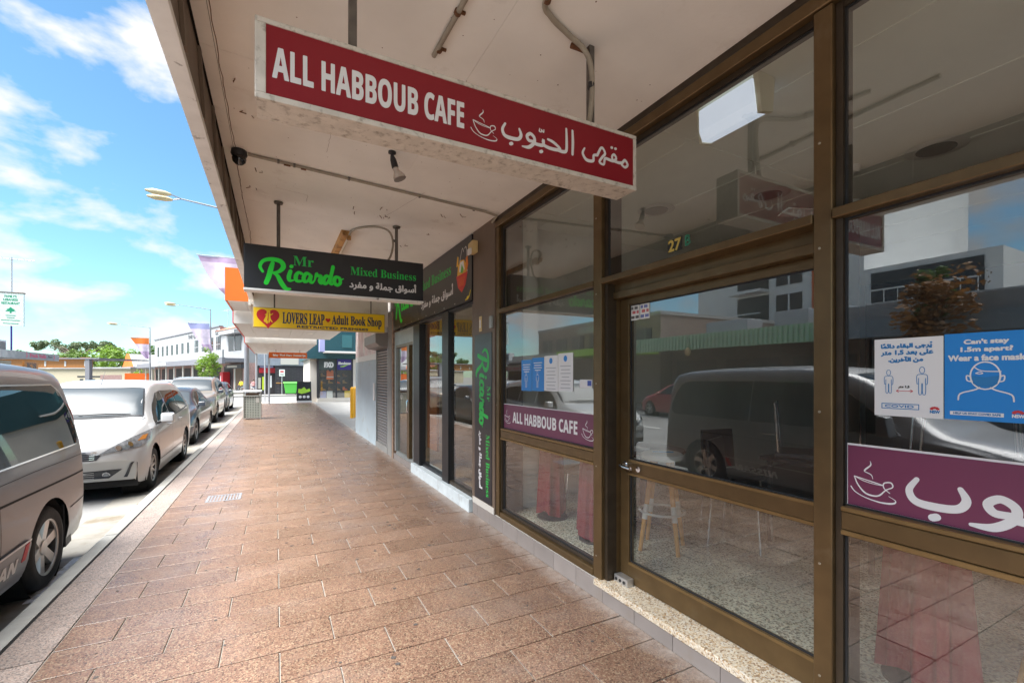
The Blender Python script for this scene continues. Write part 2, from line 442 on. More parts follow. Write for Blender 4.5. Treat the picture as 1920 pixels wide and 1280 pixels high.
mat('rust', (0.13, 0.055, 0.022), 0.85, var=0.3, vscale=60)
mat('conduit_grey', (0.33, 0.29, 0.23), 0.55, var=0.12, vscale=20)
mat('steel_post', (0.13, 0.115, 0.10), 0.55, metal=0.3, var=0.2, vscale=20)
mat('wall_offwhite', (0.70, 0.69, 0.64), 0.8, var=0.05, vscale=2)
mat('interior_grey', (0.42, 0.42, 0.39), 0.8, var=0.06, vscale=1.5)
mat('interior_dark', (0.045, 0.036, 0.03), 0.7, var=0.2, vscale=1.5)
mat('interior_ceiling', (0.80, 0.82, 0.75), 0.8, var=0.04, vscale=2)
glass('shop_glass', (0.90, 0.92, 0.89), 0.165, wob=0.015)
glass('shop_glass_bronze', (0.74, 0.66, 0.54), 0.22, wob=0.03)
glass('far_glass', (0.25, 0.28, 0.30), 0.2)

# ------------------------------------------------------------------ ground, road, kerb, footpath
gr = struct(bx('ground', 'earth', None, -420, 420, -300, 900, -0.6, -0.20))
rd = struct(bx('road', 'asphalt', None, -12.2, -2.02, -80, 33.5, -0.199, -0.135))
struct(bx('cross_street', 'asphalt', None, -60, 90, 33.5, 44.5, -0.199, -0.131))
rb = MB().prism([(-12.2, 44.5), (-2.0, 44.5), (-48, 160), (-60, 160)], 'z', -0.199, -0.135).build('road_beyond', 'asphalt', None); struct(rb)
# painted lane dashes and edge lines of the road, one by one
mat('road_paint', (0.72, 0.72, 0.70), 0.7, dirt=(0.3, 0.3, 0.29), dscale=6, dlo=0.5, dhi=0.7)
for k in range(16):
    y = -12 + k * 2.9
    bx('lane_dash', 'road_paint', rd, -6.98, -6.88, y, y + 1.4, -0.131, -0.1305)
gut = MB().prism([(-2.02, -0.19), (-1.545, -0.19), (-1.545, -0.112), (-2.02, -0.128)], 'y', -30, 33.4).build('gutter', 'gutter_concrete', None); struct(gut)
# slab joints in the gutter
for k in range(10):
    y = -0.6 + k * 3.05
    MB().prism([(-2.015, -0.1268), (-1.547, -0.1108), (-1.547, -0.1118), (-2.015, -0.1278)], 'y', y, y + 0.012).build('joint', 'black_gap', gut)
mat('gutter_paint', (0.62, 0.66, 0.72), 0.6, dirt=(0.35, 0.35, 0.34), dscale=9, dlo=0.45, dhi=0.6)
MB().prism([(-1.70, -0.1150), (-1.548, -0.1095), (-1.548, -0.1105), (-1.70, -0.1162)], 'y', 4.75, 5.75).build('paint_patch', 'gutter_paint', gut)
mat('mud', (0.10, 0.07, 0.035), 0.9, var=0.4, vscale=30, bump=0.5, bscale=60)
for (ya, yb) in ((2.2, 4.3), (6.6, 8.9), (10.2, 11.1), (14.0, 15.6)):
    pts = []
    for k in range(15):
        y = ya + (yb - ya) * k / 14
        pts.append((-1.55 - 0.10 * math.sin(math.pi * k / 14) * random.uniform(0.5, 1.2), y))
    pts += [(-1.546, yb), (-1.546, ya)]
    m_ = MB(); m_.poly([(p[0], p[1], -0.1095 + (p[0] + 1.546) * 0.034) for p in pts])
    stuff(m_.build('gutter_silt', 'mud', gut))
kerb = struct(MB().box(-1.535, -1.435, -30, 33.3, -0.19, -0.012).build('kerb', 'mortar', None))
kp = [(-1.548, -0.16), (-1.428, -0.16), (-1.428, 0.0), (-1.524, 0.0), (-1.541, -0.006), (-1.548, -0.020)]
ks = None; y = 1.2
while y < 33.2:
    L = 2.38
    if ks is None:
        ks = MB().prism(kp, 'y', 0.006, L - 0.006).build('kerb_stone', 'kerb_concrete', kerb); ks.location = (0, y, 0)
    else:
        link_copy(ks, kerb, (0, y, 0))
    y += L
fp = struct(MB().box(-1.426, 9.0, -30, 33.3, -0.19, -0.010).build('footpath', 'mortar', None))
# the dark joint between kerb and paving
bx('expansion_joint', 'black_gap', fp, -1.427, -1.412, 0.5, 33.0, -0.0095, -0.006)

def paver_mesh(w_, d_, name, m_):
    o = MB().box(0.004, w_ - 0.004, 0.004, d_ - 0.004, -0.009, 0.0).build(name, m_, None, bevel=0.0022, seg=1)
    me = o.data; bpy.data.objects.remove(o); return me
PM = {}
def paver(x, y, w_, d_, m_, n):
    key = (round(w_, 3), round(d_, 3), m_)
    if key not in PM: PM[key] = paver_mesh(w_, d_, 'paver', m_)
    o = bpy.data.objects.new('paver', PM[key]); COL.objects.link(o); o.parent = fp
    o.location = (x, y, random.uniform(-0.0012, 0.0012)); o.rotation_euler = (random.uniform(-0.0015, 0.0015), random.uniform(-0.0012, 0.0012), 0)
npav = 0; far = MB(); XL, XR = -1.155, 2.06
rows = range(-14, 101)
for r_ in rows:
    y = 2.375 + 0.3 * (r_ - 6) - 0.0
    x = -1.48 + (0.3 if r_ % 2 else 0.0) + 0.002
    x = 0.92 - 0.6 * 4 + (0.3 if r_ % 2 else 0.0)
    while x < XR - 0.03:
        a, b = max(x, XL), min(x + 0.6, XR)
        x += 0.6
        if b - a < 0.05: continue
        if a > -1.2 and 0.9 < y < 13.6 and npav < 272 and not (y < 1.7 and a < -0.2):
            paver(a, y, b - a, 0.3, 'paver_brown', npav); npav += 1
        else:
            far.box(a + 0.004, b - 0.004, y + 0.004, y + 0.296, -0.009, random.uniform(-0.001, 0.001))
stuff(far.build('paver_field', 'paver_brown', fp))
fb = MB(); k = 0
for r_ in range(-6, 55):
    y = 1.1 + 0.6 * r_
    if 2.8 < y < 17 and k < 26:
        paver(-1.41, y, 0.253, 0.6, 'paver_grey', 0); k += 1
    else: fb.box(-1.406, -1.161, y + 0.004, y + 0.596, -0.009, 0)
stuff(fb.build('border_paver_field', 'paver_grey', fp))
# forecourt beyond the blue wall, lighter concrete
bx('forecourt_slab', 'concrete_pale', fp, 2.08, 8.9, 13.9, 31.4, -0.0098, -0.002)
# dust along the wall foot
mat('dust', (0.50, 0.44, 0.39), 0.95, var=0.15, vscale=40)
# chewing-gum spots and a stray leaf
mat('gum', (0.07, 0.06, 0.055), 0.8)
gm = MB()
rg = random.Random(11)
for k in range(150):
    x, y = rg.uniform(-1.1, 1.9), rg.uniform(1.2, 13)
    r0 = rg.uniform(0.005, 0.016)
    gm.poly([(x + r0 * rg.uniform(0.7, 1.2) * math.cos(t * math.pi / 5), y + r0 * rg.uniform(0.7, 1.2) * math.sin(t * math.pi / 5), 0.0022) for t in range(10)])
stuff(gm.build('gum_spots', 'gum', fp))

# drain grate and access covers
mat('cast_iron', (0.30, 0.31, 0.33), 0.5, metal=0.5, var=0.15, vscale=20)
mat('cover_metal', (0.28, 0.22, 0.18), 0.6, var=0.15, vscale=12)
g = thing('drain_grate', 'small slotted metal drain grate set in the brown paving', 'drain grate', (-0.6, 7.1, 0))
fr_ = MB()
fr_.box(-0.80, -0.41, 6.92, 6.95, -0.006, 0.004).box(-0.80, -0.41, 7.25, 7.28, -0.006, 0.004).box(-0.80, -0.77, 6.95, 7.25, -0.006, 0.004).box(-0.44, -0.41, 6.95, 7.25, -0.006, 0.004)
fr_.build('frame', 'cast_iron', g)
bx('pit', 'black_gap', g, -0.77, -0.44, 6.95, 7.25, -0.0075, -0.0035)
for k in range(9):
    x = -0.755 + k * 0.036
    bx('bar', 'cast_iron', g, x, x + 0.016, 6.951, 7.249, -0.003, 0.0035)
for (x, y, wd, dp, lb) in ((-0.05, 10.15, 0.5, 0.42, 'square steel access cover in the paving near the kerb side'), (1.50, 11.0, 0.45, 0.42, 'square paved access cover beside the pale blue wall')):
    c_ = thing('access_cover', lb, 'access cover', (x, y, 0), 'covers in the footpath')
    m_ = MB().box(x, x + wd, y, y + 0.02, -0.004, 0.003).box(x, x + wd, y + dp - 0.02, y + dp, -0.004, 0.003).box(x, x + 0.02, y + 0.02, y + dp - 0.02, -0.004, 0.003).box(x + wd - 0.02, x + wd, y + 0.02, y + dp - 0.02, -0.004, 0.003)
    m_.build('rim', 'steel_post', c_)
    bx('lid', 'paver_brown', c_, x + 0.026, x + wd - 0.026, y + 0.026, y + dp - 0.026, -0.004, 0.0022)
# ------------------------------------------------------------------ cafe building
FX = 2.07                                     # face of the shop frames
cafe = thing('cafe_building', 'cafe with bronze framed glass shopfront numbered 27 B', 'building', (2.07, 1.6, 0))
Y0, Y1 = -1.6, 4.36
# plinth and its tiles
bx('plinth', 'grout', cafe, 2.062, 2.34, 2.655, 4.95, -0.005, 0.137)
bx('plinth', 'grout', cafe, 2.062, 2.34, Y0, 2.655, -0.005, 0.100)
y = Y0
k = 0
while y < 4.93:
    y2 = min(y + 0.32, 4.95)
    bx('tile', 'plinth_tile', cafe, 2.050, 2.063, y + 0.0015, y2 - 0.0015, 0.002, 0.136 if y > 2.5 else 0.099, bevel=0.0015, seg=1)
    y = y2
# terrazzo doorstep
bx('doorstep', 'terrazzo_step', cafe, 2.040, 2.30, -1.6, 2.652, 0.1005, 0.142, bevel=0.006)
# frames: mullions, transoms, header, sills
def frame_bar(name, y0, y1, z0, z1, x0=FX, x1=FX + 0.11, m_='bronze', bevel=0.004):
    return bx(name, m_, cafe, x0, x1, y0, y1, z0, z1, bevel=bevel, seg=1)
frame_bar('mullion', 4.285, 4.36, 0.138, 3.17)
frame_bar('mullion', 2.60, 2.692, 0.138, 3.17)
frame_bar('mullion', 1.075, 1.150, 0.143, 3.17)
frame_bar('mullion', -1.58, -1.50, 0.143, 3.17)
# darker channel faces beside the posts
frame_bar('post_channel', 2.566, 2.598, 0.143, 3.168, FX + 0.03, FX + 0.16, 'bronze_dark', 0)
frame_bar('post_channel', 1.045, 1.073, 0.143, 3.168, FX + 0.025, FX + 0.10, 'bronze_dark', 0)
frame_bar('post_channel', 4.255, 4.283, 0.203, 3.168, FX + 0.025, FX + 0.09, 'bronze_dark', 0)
frame_bar('header', Y0, 4.36, 3.172, 3.235, FX - 0.012, FX + 0.12)
frame_bar('header_cover', Y0, 4.36, 3.237, 3.30, FX + 0.005, FX + 0.13, 'bronze_dark')
for (a, b) in ((2.694, 4.283), (1.152, 2.598), (-1.498, 1.073)):
    frame_bar('transom', a, b, 2.262, 2.304, FX - 0.008, FX + 0.10)
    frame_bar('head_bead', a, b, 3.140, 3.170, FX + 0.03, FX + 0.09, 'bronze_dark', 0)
# window sills and mid rails
for (a, b) in ((2.694, 4.253), (-1.498, 1.043)):
    z0 = 0.139 if a > 0 else 0.1435
    frame_bar('sill', a, b, z0, z0 + 0.055, FX - 0.006, FX + 0.12)
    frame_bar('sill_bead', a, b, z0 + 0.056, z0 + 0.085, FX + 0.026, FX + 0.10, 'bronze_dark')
    frame_bar('mid_rail', a, b, 0.972, 1.046, FX + 0.004, FX + 0.09)
    frame_bar('rail_bead', a, b, 0.950, 0.9705, FX + 0.0, FX + 0.08, 'bronze_gold', 0.003)
    frame_bar('rail_bead', a, b, 1.0475, 1.066, FX + 0.0, FX + 0.08, 'bronze_gold', 0.003)
mat('dark_plastic', (0.02, 0.02, 0.022), 0.5)
GX = FX + 0.045
panes = []
def pane(y0, y1, z0, z1, x=GX, m_='shop_glass', par=None):
    o = MB().quad((x, y1, z0), (x, y0, z0), (x, y0, z1), (x, y1, z1)).build('glass_pane', m_, par or cafe)
    e = 0.007
    q = MB().box(x - 0.006, x + 0.006, y0, y0 + e, z0, z1).box(x - 0.006, x + 0.006, y1 - e, y1, z0, z1).box(x - 0.006, x + 0.006, y0 + e, y1 - e, z0, z0 + e).box(x - 0.006, x + 0.006, y0 + e, y1 - e, z1 - e, z1)
    q.build('rubber_seal', 'dark_plastic', o)
    return o
for (a, b) in ((2.694, 4.254), (-1.498, 1.044)):
    pane(a, b, 0.225, 0.95); pane(a, b, 1.066, 2.262); pane(a, b, 2.304, 3.14)
pane(1.152, 2.564, 2.304, 3.14)
# door set back in its reveal
DX = 2.215
bx('door_header', 'bronze', cafe, 2.165, 2.30, 1.152, 2.564, 2.205, 2.262)
bx('door_header', 'bronze', cafe, 2.150, 2.28, 1.152, 2.564, 2.1555, 2.203, bevel=0.003)
bx('reveal', 'bronze', cafe, 2.182, 2.30, 2.5655, 2.64, 0.143, 2.262)
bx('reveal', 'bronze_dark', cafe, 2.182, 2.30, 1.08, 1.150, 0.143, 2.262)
door = bx('door', 'bronze', cafe, DX, DX + 0.05, 2.475, 2.562, 0.15, 2.153, bevel=0.004)
bx('stile', 'bronze', door, DX, DX + 0.05, 1.153, 1.225, 0.15, 2.153, bevel=0.004)
bx('top_rail', 'bronze', door, DX + 0.001, DX + 0.049, 1.226, 2.474, 2.105, 2.153)
bx('bottom_rail', 'bronze', door, DX + 0.001, DX + 0.049, 1.226, 2.474, 0.15, 0.275)
bx('rail_bead', 'bronze_gold', door, DX - 0.004, DX + 0.045, 1.226, 2.474, 0.2755, 0.292)
bx('mid_rail', 'bronze', door, DX + 0.002, DX + 0.049, 1.226, 2.474, 0.925, 1.002)
bx('rail_bead', 'bronze_gold', door, DX - 0.004, DX + 0.045, 1.226, 2.474, 0.9085, 0.9245)
bx('rail_bead', 'bronze_gold', door, DX - 0.004, DX + 0.045, 1.226, 2.474, 1.0025, 1.018)
pane(1.226, 2.474, 0.292, 0.908, DX + 0.02, par=door); pane(1.226, 2.474, 1.018, 2.105, DX + 0.02, par=door)
mat('chrome', (0.62, 0.62, 0.63), 0.18, metal=1.0)
hd = MB().tube([(DX - 0.002, 2.505, 0.975), (DX - 0.05, 2.505, 0.972), (DX - 0.055, 2.46, 0.968), (DX - 0.055, 2.40, 0.966)], [0.016, 0.014, 0.012, 0.013], 10)
hd.lathe([(0.0, 0.0), (0.026, 0.0), (0.026, 0.008), (0.0, 0.008)], (DX - 0.0085, 2.505, 0.975), 'x', 16)
hd.lathe([(0.0, 0.0), (0.02, 0.0), (0.02, 0.012), (0.0, 0.012)], (DX - 0.0125, 2.37, 0.965), 'x', 16)
hd.build('handle', 'chrome', door, smooth=True)
mat('alu', (0.60, 0.60, 0.60), 0.35, metal=0.8, var=0.1, vscale=20)
lk = bx('floor_lock', 'alu', door, 2.150, 2.213, 2.42, 2.555, 0.1425, 0.195, bevel=0.006)
for yy in (2.45, 2.49, 2.53):
    MB().lathe([(0, 0), (0.011, 0), (0.011, 0.004), (0, 0.004)], (2.1455, yy, 0.168), 'x', 12).build('keyhole', 'dark_plastic', lk)
# screw heads on the frames
mat('screw', (0.42, 0.38, 0.30), 0.35, metal=0.8)
for (yy, zs) in ((2.645, (0.30, 0.95, 1.55, 2.20, 2.75)), (1.112, (0.32, 0.80, 1.45, 2.15, 2.6)), (4.322, (0.4, 1.3, 2.4))):
    for z_ in zs:
        MB().lathe([(0.0, -0.002), (0.0045, -0.002), (0.006, 0.0), (0.0, 0.0)], (FX - 0.0005, yy + 0.012, z_), 'x', 10).build('screw', 'screw', cafe)
# pilaster between the cafe and the grocery
mat('pilaster_brown', (0.16, 0.115, 0.085), 0.5, metal=0.2, var=0.12, vscale=3)
pil = bx('pilaster', 'pilaster_brown', cafe, 2.058, 2.40, 4.362, 4.955, 0.1375, 3.30, bevel=0.004)
bx('plinth_cap', 'grout', cafe, 2.050, 2.0575, 4.37, 4.95, 0.1375, 0.205)
# shell of the building
bx('upper_wall', 'concrete_pale', cafe, 2.10, 2.30, Y0, 4.955, 3.61, 4.6)
bx('roof', 'concrete_pale', cafe, 2.305, 10.5, -1.615, 4.695, 4.3, 4.5)
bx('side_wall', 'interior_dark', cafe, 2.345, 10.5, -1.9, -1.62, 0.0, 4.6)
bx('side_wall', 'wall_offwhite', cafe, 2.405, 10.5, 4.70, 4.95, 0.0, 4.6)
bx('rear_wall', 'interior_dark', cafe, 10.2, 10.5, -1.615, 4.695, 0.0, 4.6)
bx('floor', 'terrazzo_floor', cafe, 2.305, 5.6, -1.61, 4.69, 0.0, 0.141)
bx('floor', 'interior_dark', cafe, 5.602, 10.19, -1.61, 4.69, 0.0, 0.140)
ceil = bx('ceiling', 'interior_ceiling', cafe, 2.205, 10.19, -1.61, 4.69, 3.365, 3.60)
for k in range(6):
    bx('cover_strip', 'interior_ceiling', ceil, 2.75 + k * 0.9, 2.762 + k * 0.9, -1.60, 4.68, 3.360, 3.3645)
for k in range(4):
    bx('cover_strip', 'interior_ceiling', ceil, 2.31, 5.29, -1.2 + k * 1.8, -1.185 + k * 1.8, 3.360, 3.3645)
mat('vent_plastic', (0.66, 0.66, 0.62), 0.5)
mat('vent_dark', (0.2, 0.2, 0.19), 0.6)
for (x, y) in ((4.2, 2.75), (4.5, 1.6), (3.55, 3.55)):
    v_ = MB().lathe([(0.17, 0.0), (0.19, 0.006), (0.14, 0.018), (0.0, 0.018)][::-1], (x, y, 3.345), 'z', 28).build('ceiling_vent', 'vent_plastic', cafe, smooth=True)
    MB().lathe([(0.0, 0.0), (0.12, 0.0), (0.12, 0.004), (0.0, 0.004)], (x, y, 3.3395), 'z', 24).build('grille', 'vent_dark', v_)
mat('curtain_wall_red', (0.16, 0.02, 0.025), 0.8, var=0.2, vscale=2)
bx('wall_panel', 'curtain_wall_red', cafe, 2.5, 8.0, -1.615, -1.56, 0.15, 3.0)
bx('partition', 'wall_offwhite', cafe, 2.32, 2.62, 4.42, 4.69, 0.142, 3.36)
# street number and stickers
mat('gold_number', (0.70, 0.52, 0.12), 0.35, metal=0.4)
mat('number_black', (0.015, 0.015, 0.015), 0.5)
mat('number_green', (0.02, 0.16, 0.09), 0.5)
nb = MB().quad((GX - 0.002, 2.018, 2.345), (GX - 0.002, 1.906, 2.345), (GX - 0.002, 1.906, 2.425), (GX - 0.002, 2.018, 2.425)).build('number_plate', 'number_black', cafe)
UW, VW = (0, -1, 0), (0, 0, 1)                # along the shopfront as read from the street
letters('27', (GX - 0.0035, 2.008, 2.352), UW, VW, 0.092, 0.066, 0.003).build('number', 'gold_number', nb)
letters('B', (GX - 0.0035, 1.882, 2.360), UW, VW, 0.036, 0.058, 0.003).build('number', 'number_green', cafe)
mat('sticker_white', (0.78, 0.78, 0.76), 0.5)
mat('print_black', (0.02, 0.02, 0.02), 0.5)
mat('print_red', (0.55, 0.04, 0.05), 0.5)
mat('print_blue', (0.05, 0.10, 0.42), 0.5)
DG = DX + 0.02
for (ya, yb, cc) in ((2.470, 2.385, 'print_black'), (2.378, 2.290, 'print_blue')):
    st = MB().quad((DG - 0.003, ya, 1.995), (DG - 0.003, yb, 1.995), (DG - 0.003, yb, 2.10), (DG - 0.003, ya, 2.10)).build('sticker', 'sticker_white', door)
    zz_ = (2.070, 2.040, 2.006)
    for z_ in zz_:
        q = MB(); n_ = 7
        for i_ in range(n_):
            if (i_ + int(z_ * 1000)) % 4 == 0: continue
            y_ = ya - 0.006 - i_ * (ya - yb - 0.012) / n_
            q.quad((DG - 0.0038, y_, z_), (DG - 0.0038, y_ - 0.0085, z_), (DG - 0.0038, y_ - 0.0085, z_ + 0.020), (DG - 0.0038, y_, z_ + 0.020))
        q.build('print', cc if z_ != 2.040 else 'print_red', st)

# ------------------------------------------------------------------ banners on the glass
mat('banner_purple', (0.17, 0.035, 0.085), 0.35, var=0.06, vscale=3)
mat('banner_white', (0.80, 0.80, 0.80), 0.4)
def cup(o, u, v, s, mb=None):
    """line drawing of a steaming cup on its saucer; s = width"""
    ps = [[(0.08, 0.56, .014), (0.30, 0.52, .012), (0.58, 0.47, .014), (0.72, 0.44, .010), (0.52, 0.44, .008), (0.28, 0.48, .010), (0.08, 0.56, .008)],
          [(0.08, 0.55, .014), (0.16, 0.36, .016), (0.32, 0.18, .020), (0.50, 0.14, .020), (0.64, 0.18, .018), (0.78, 0.34, .014), (0.92, 0.44, .014), (0.88, 0.54, .018), (0.74, 0.50, .016), (0.74, 0.38, .012), (0.86, 0.28, .010)],
          [(0.0, 0.28, .016), (0.10, 0.16, .012), (0.34, 0.06, .012), (0.66, 0.01, .018), (0.92, 0.04, .022), (0.98, 0.12, .010), (0.84, 0.20, .006)],
          [(0.44, 1.0, .004), (0.45, 0.90, .016), (0.34, 0.78, .020), (0.32, 0.72, .012), (0.46, 0.66, .012), (0.50, 0.56, .005)]]
    return stroke(ps, o, u, v, s, s * 1.02, mb)
bn1 = thing('window_banner', 'purple cafe name banner in latin letters low on the front window', 'banner', (GX, 3.5, 1.06))
bn1['group'] = 'banners on the cafe glass'
bxx = GX - 0.004
MB().box(bxx, bxx + 0.0025, 2.700, 4.250, 1.066, 1.322).build('edge', 'banner_white', bn1)
MB().box(bxx - 0.0015, bxx - 0.0002, 2.706, 4.244, 1.073, 1.315).build('sheet', 'banner_purple', bn1)
letters(alt('ALL HABBOUB CAFE', SANSB), (bxx - 0.002, 4.045, 1.142), UW, VW, 1.10, 0.105, 0.002).build('lettering', 'banner_white', bn1)
cup((bxx - 0.002, 4.235, 1.125), UW, VW, 0.14).build('cup_drawing', 'banner_white', bn1)
cup((bxx - 0.002, 2.885, 1.115), UW, VW, 0.15).build('cup_drawing', 'banner_white', bn1)
bn2 = thing('window_banner', 'purple cafe banner with big arabic letters on the right window', 'banner', (GX, 0.3, 1.06))
bn2['group'] = 'banners on the cafe glass'
MB().box(bxx, bxx + 0.0025, -0.62, 1.040, 1.066, 1.326).build('edge', 'banner_white', bn2)
MB().box(bxx - 0.0015, bxx - 0.0002, -0.614, 1.034, 1.074, 1.318).build('sheet', 'banner_purple', bn2)
cup((bxx - 0.002, 1.022, 1.105), UW, VW, 0.155).build('cup_drawing', 'banner_white', bn2)
# Arabic name as brush strokes: baa, waw, baa, haa, lam, alif reading from the right
def habboub(o, u, v, s, mb=None, sy=None):
    ps = [[(0.06, 0.50, .022), (0.0, 0.34, .030), (0.05, 0.20, .036), (0.20, 0.17, .038), (0.36, 0.20, .036), (0.42, 0.32, .034), (0.38, 0.46, .022)],
          [(0.18, 0.02, .034), (0.21, 0.04, .034)],
          [(0.70, 0.24, .030), (0.60, 0.24, .034), (0.56, 0.34, .034), (0.64, 0.42, .034), (0.73, 0.34, .034), (0.72, 0.20, .036), (0.60, 0.06, .036), (0.45, 0.04, .016)],
          [(0.72, 0.20, .036), (0.84, 0.19, .036), (0.94, 0.22, .036), (0.95, 0.36, .032), (0.94, 0.30, .032)],
          [(0.88, 0.02, .034), (0.91, 0.04, .034)],
          [(0.86, 0.62, .014), (0.85, 0.55, .014), (0.90, 0.55, .014), (0.90, 0.61, .012), (0.95, 0.55, .014), (0.96, 0.62, .012)],
          [(0.94, 0.22, .034), (1.10, 0.18, .036), (1.30, 0.19, .036), (1.36, 0.24, .030), (1.20, 0.36, .032), (1.06, 0.40, .024)],
          [(1.30, 0.19, .036), (1.44, 0.18, .036), (1.52, 0.24, .034), (1.53, 0.50, .032), (1.52, 0.82, .024)],
          [(1.68, 0.18, .030), (1.69, 0.50, .034), (1.68, 0.82, .026)]]
    return stroke(ps, o, u, v, s, sy or s, mb)
def maqha(o, u, v, s, mb=None, sy=None):
    ps = [[(0.05, 0.42, .020), (0.0, 0.26, .030), (0.10, 0.10, .036), (0.28, 0.12, .034), (0.30, 0.28, .030), (0.40, 0.32, .032)],
          [(0.40, 0.32, .032), (0.52, 0.58, .028), (0.62, 0.44, .030), (0.54, 0.30, .030), (0.46, 0.14, .028), (0.58, 0.10, .028), (0.62, 0.28, .032), (0.74, 0.28, .034)],
          [(0.74, 0.28, .034), (0.86, 0.28, .034), (0.94, 0.38, .030), (0.88, 0.48, .028), (0.82, 0.40, .028), (0.86, 0.29, .030), (1.02, 0.27, .034)],
          [(0.80, 0.66, .030), (0.82, 0.67, .030)], [(0.91, 0.66, .030), (0.93, 0.67, .030)],
          [(1.02, 0.27, .034), (1.12, 0.30, .034), (1.20, 0.40, .030), (1.28, 0.28, .032), (1.20, 0.18, .030), (1.10, 0.24, .028)]]
    return stroke(ps, o, u, v, s, sy or s, mb)
habboub((bxx - 0.002, 0.828, 1.085), UW, VW, 0.38, None, 0.27).build('lettering', 'banner_white', bn2)
maqha((bxx - 0.002, 0.08, 1.10), UW, VW, 0.38, None, 0.25).build('lettering', 'banner_white', bn2)

# ------------------------------------------------------------------ posters on the glass
mat('poster_white', (0.80, 0.81, 0.82), 0.45)
mat('poster_blue', (0.015, 0.24, 0.68), 0.4)
mat('poster_ink_blue', (0.02, 0.20, 0.50), 0.5)
mat('poster_grey', (0.45, 0.47, 0.5), 0.5)
px_ = GX - 0.004
def poster(label, y0, y1, z0, z1, m_):
    o = bx('poster', m_, None, px_, px_ + 0.0012, y1, y0, z0, z1)
    return tag(o, label, 'poster', 'posters taped to the cafe glass')
def ring_person(o, u, v, s):
    ps = [[(0.5 + 0.15 * math.cos(t * math.pi / 5), 0.86 + 0.12 * math.sin(t * math.pi / 5), .022) for t in range(11)],
          [(0.20, 0.36, .022), (0.18, 0.60, .022), (0.28, 0.70, .022), (0.72, 0.70, .022), (0.82, 0.60, .022), (0.80, 0.36, .022), (0.70, 0.36, .022), (0.70, 0.56, .022)],
          [(0.30, 0.56, .022), (0.30, 0.0, .022), (0.47, 0.0, .022), (0.48, 0.34, .022), (0.52, 0.34, .022), (0.53, 0.0, .022), (0.70, 0.0, .022), (0.70, 0.56, .022)],
          [(0.20, 0.36, .022), (0.30, 0.36, .022)]]
    return stroke(ps, o, u, v, s, s * 2.0, samples=3)
pX = px_ - 0.0006
po = poster('white distancing poster in arabic beside the face mask poster', 0.940, 0.730, 1.449, 1.746, 'poster_white')
for s_, y_, z_, w_ in (('يُرجى البقاء دائمًا', 0.917, 1.706, 0.155), ('على بعد 1,5 متر', 0.917, 1.680, 0.158), ('من الآخرين.', 0.893, 1.654, 0.105)):
    letters(arabic(s_).replace('5,1', '1,5'), (pX, y_, z_), UW, VW, w_, 0.021, 0.0016).build('lettering', 'poster_ink_blue', po)
ring_person((pX, 0.915, 1.540), UW, VW, 0.044).build('figure_drawing', 'poster_ink_blue', po)
ring_person((pX, 0.815, 1.538), UW, VW, 0.050).build('figure_drawing', 'poster_ink_blue', po)
letters(arabic('متر') + ' 1,5', (pX, 0.862, 1.556), UW, VW, 0.034, 0.010, 0.0008).build('lettering', 'print_black', po)
stroke([[(0, 0, .02), (1, 0, .02)], [(0.14, 0.1, .02), (0, 0, .02), (0.14, -0.1, .02)], [(0.86, 0.1, .02), (1, 0, .02), (0.86, -0.1, .02)]], (pX, 0.868, 1.546), UW, VW, 0.05, 0.05).build('arrow', 'print_red', po)
stroke([[(0, 0, .012), (1, 0, .012)], [(1, 0, .012), (1, 0.16, .012)], [(1, 0.16, .012), (0, 0.16, .012)], [(0, 0.16, .012), (0, 0, .012)]], (pX, 0.915, 1.478), UW, VW, 0.115, 0.115).build('caption_box', 'poster_ink_blue', po)
letters('COVID', (pX, 0.905, 1.483), UW, VW, 0.09, 0.009, 0.0006).build('lettering', 'poster_ink_blue', po)
def waratah(par, y_, z_, m1='print_red', m2='poster_ink_blue'):
    q = MB()
    for t in range(5):
        a = math.pi * (0.1 + 0.2 * t)
        c_ = (y_ - 0.014 - 0.009 * math.cos(a), z_ + 0.014 + 0.006 * math.sin(a))
        q.poly([(pX, c_[0] + 0.0055 * math.cos(k * math.pi / 4), c_[1] + 0.0045 * math.sin(k * math.pi / 4)) for k in range(8)])
        for i_ in range(8): q.v[-1 - i_] = (pX - 0.0001 * t, q.v[-1 - i_][1], q.v[-1 - i_][2])
    q.build('emblem', m1, par)
    letters('NSW', (pX, y_ - 0.001, z_), UW, VW, 0.027, 0.010, 0.0008).build('lettering', m2, par)
waratah(po, 0.768, 1.468)
po = poster('blue face mask poster reading Cant stay 1.5m apart', 0.727, 0.517, 1.451, 1.750, 'poster_blue')
for s_, y_, z_, w_ in (("Can't stay", 0.675, 1.708, 0.108), ('1.5m apart?', 0.683, 1.682, 0.125), ('Wear a face mask.', 0.716, 1.655, 0.190)):
    letters(s_, (pX, y_, z_), UW, VW, w_, 0.019, 0.0014).build('lettering', 'poster_white', po)
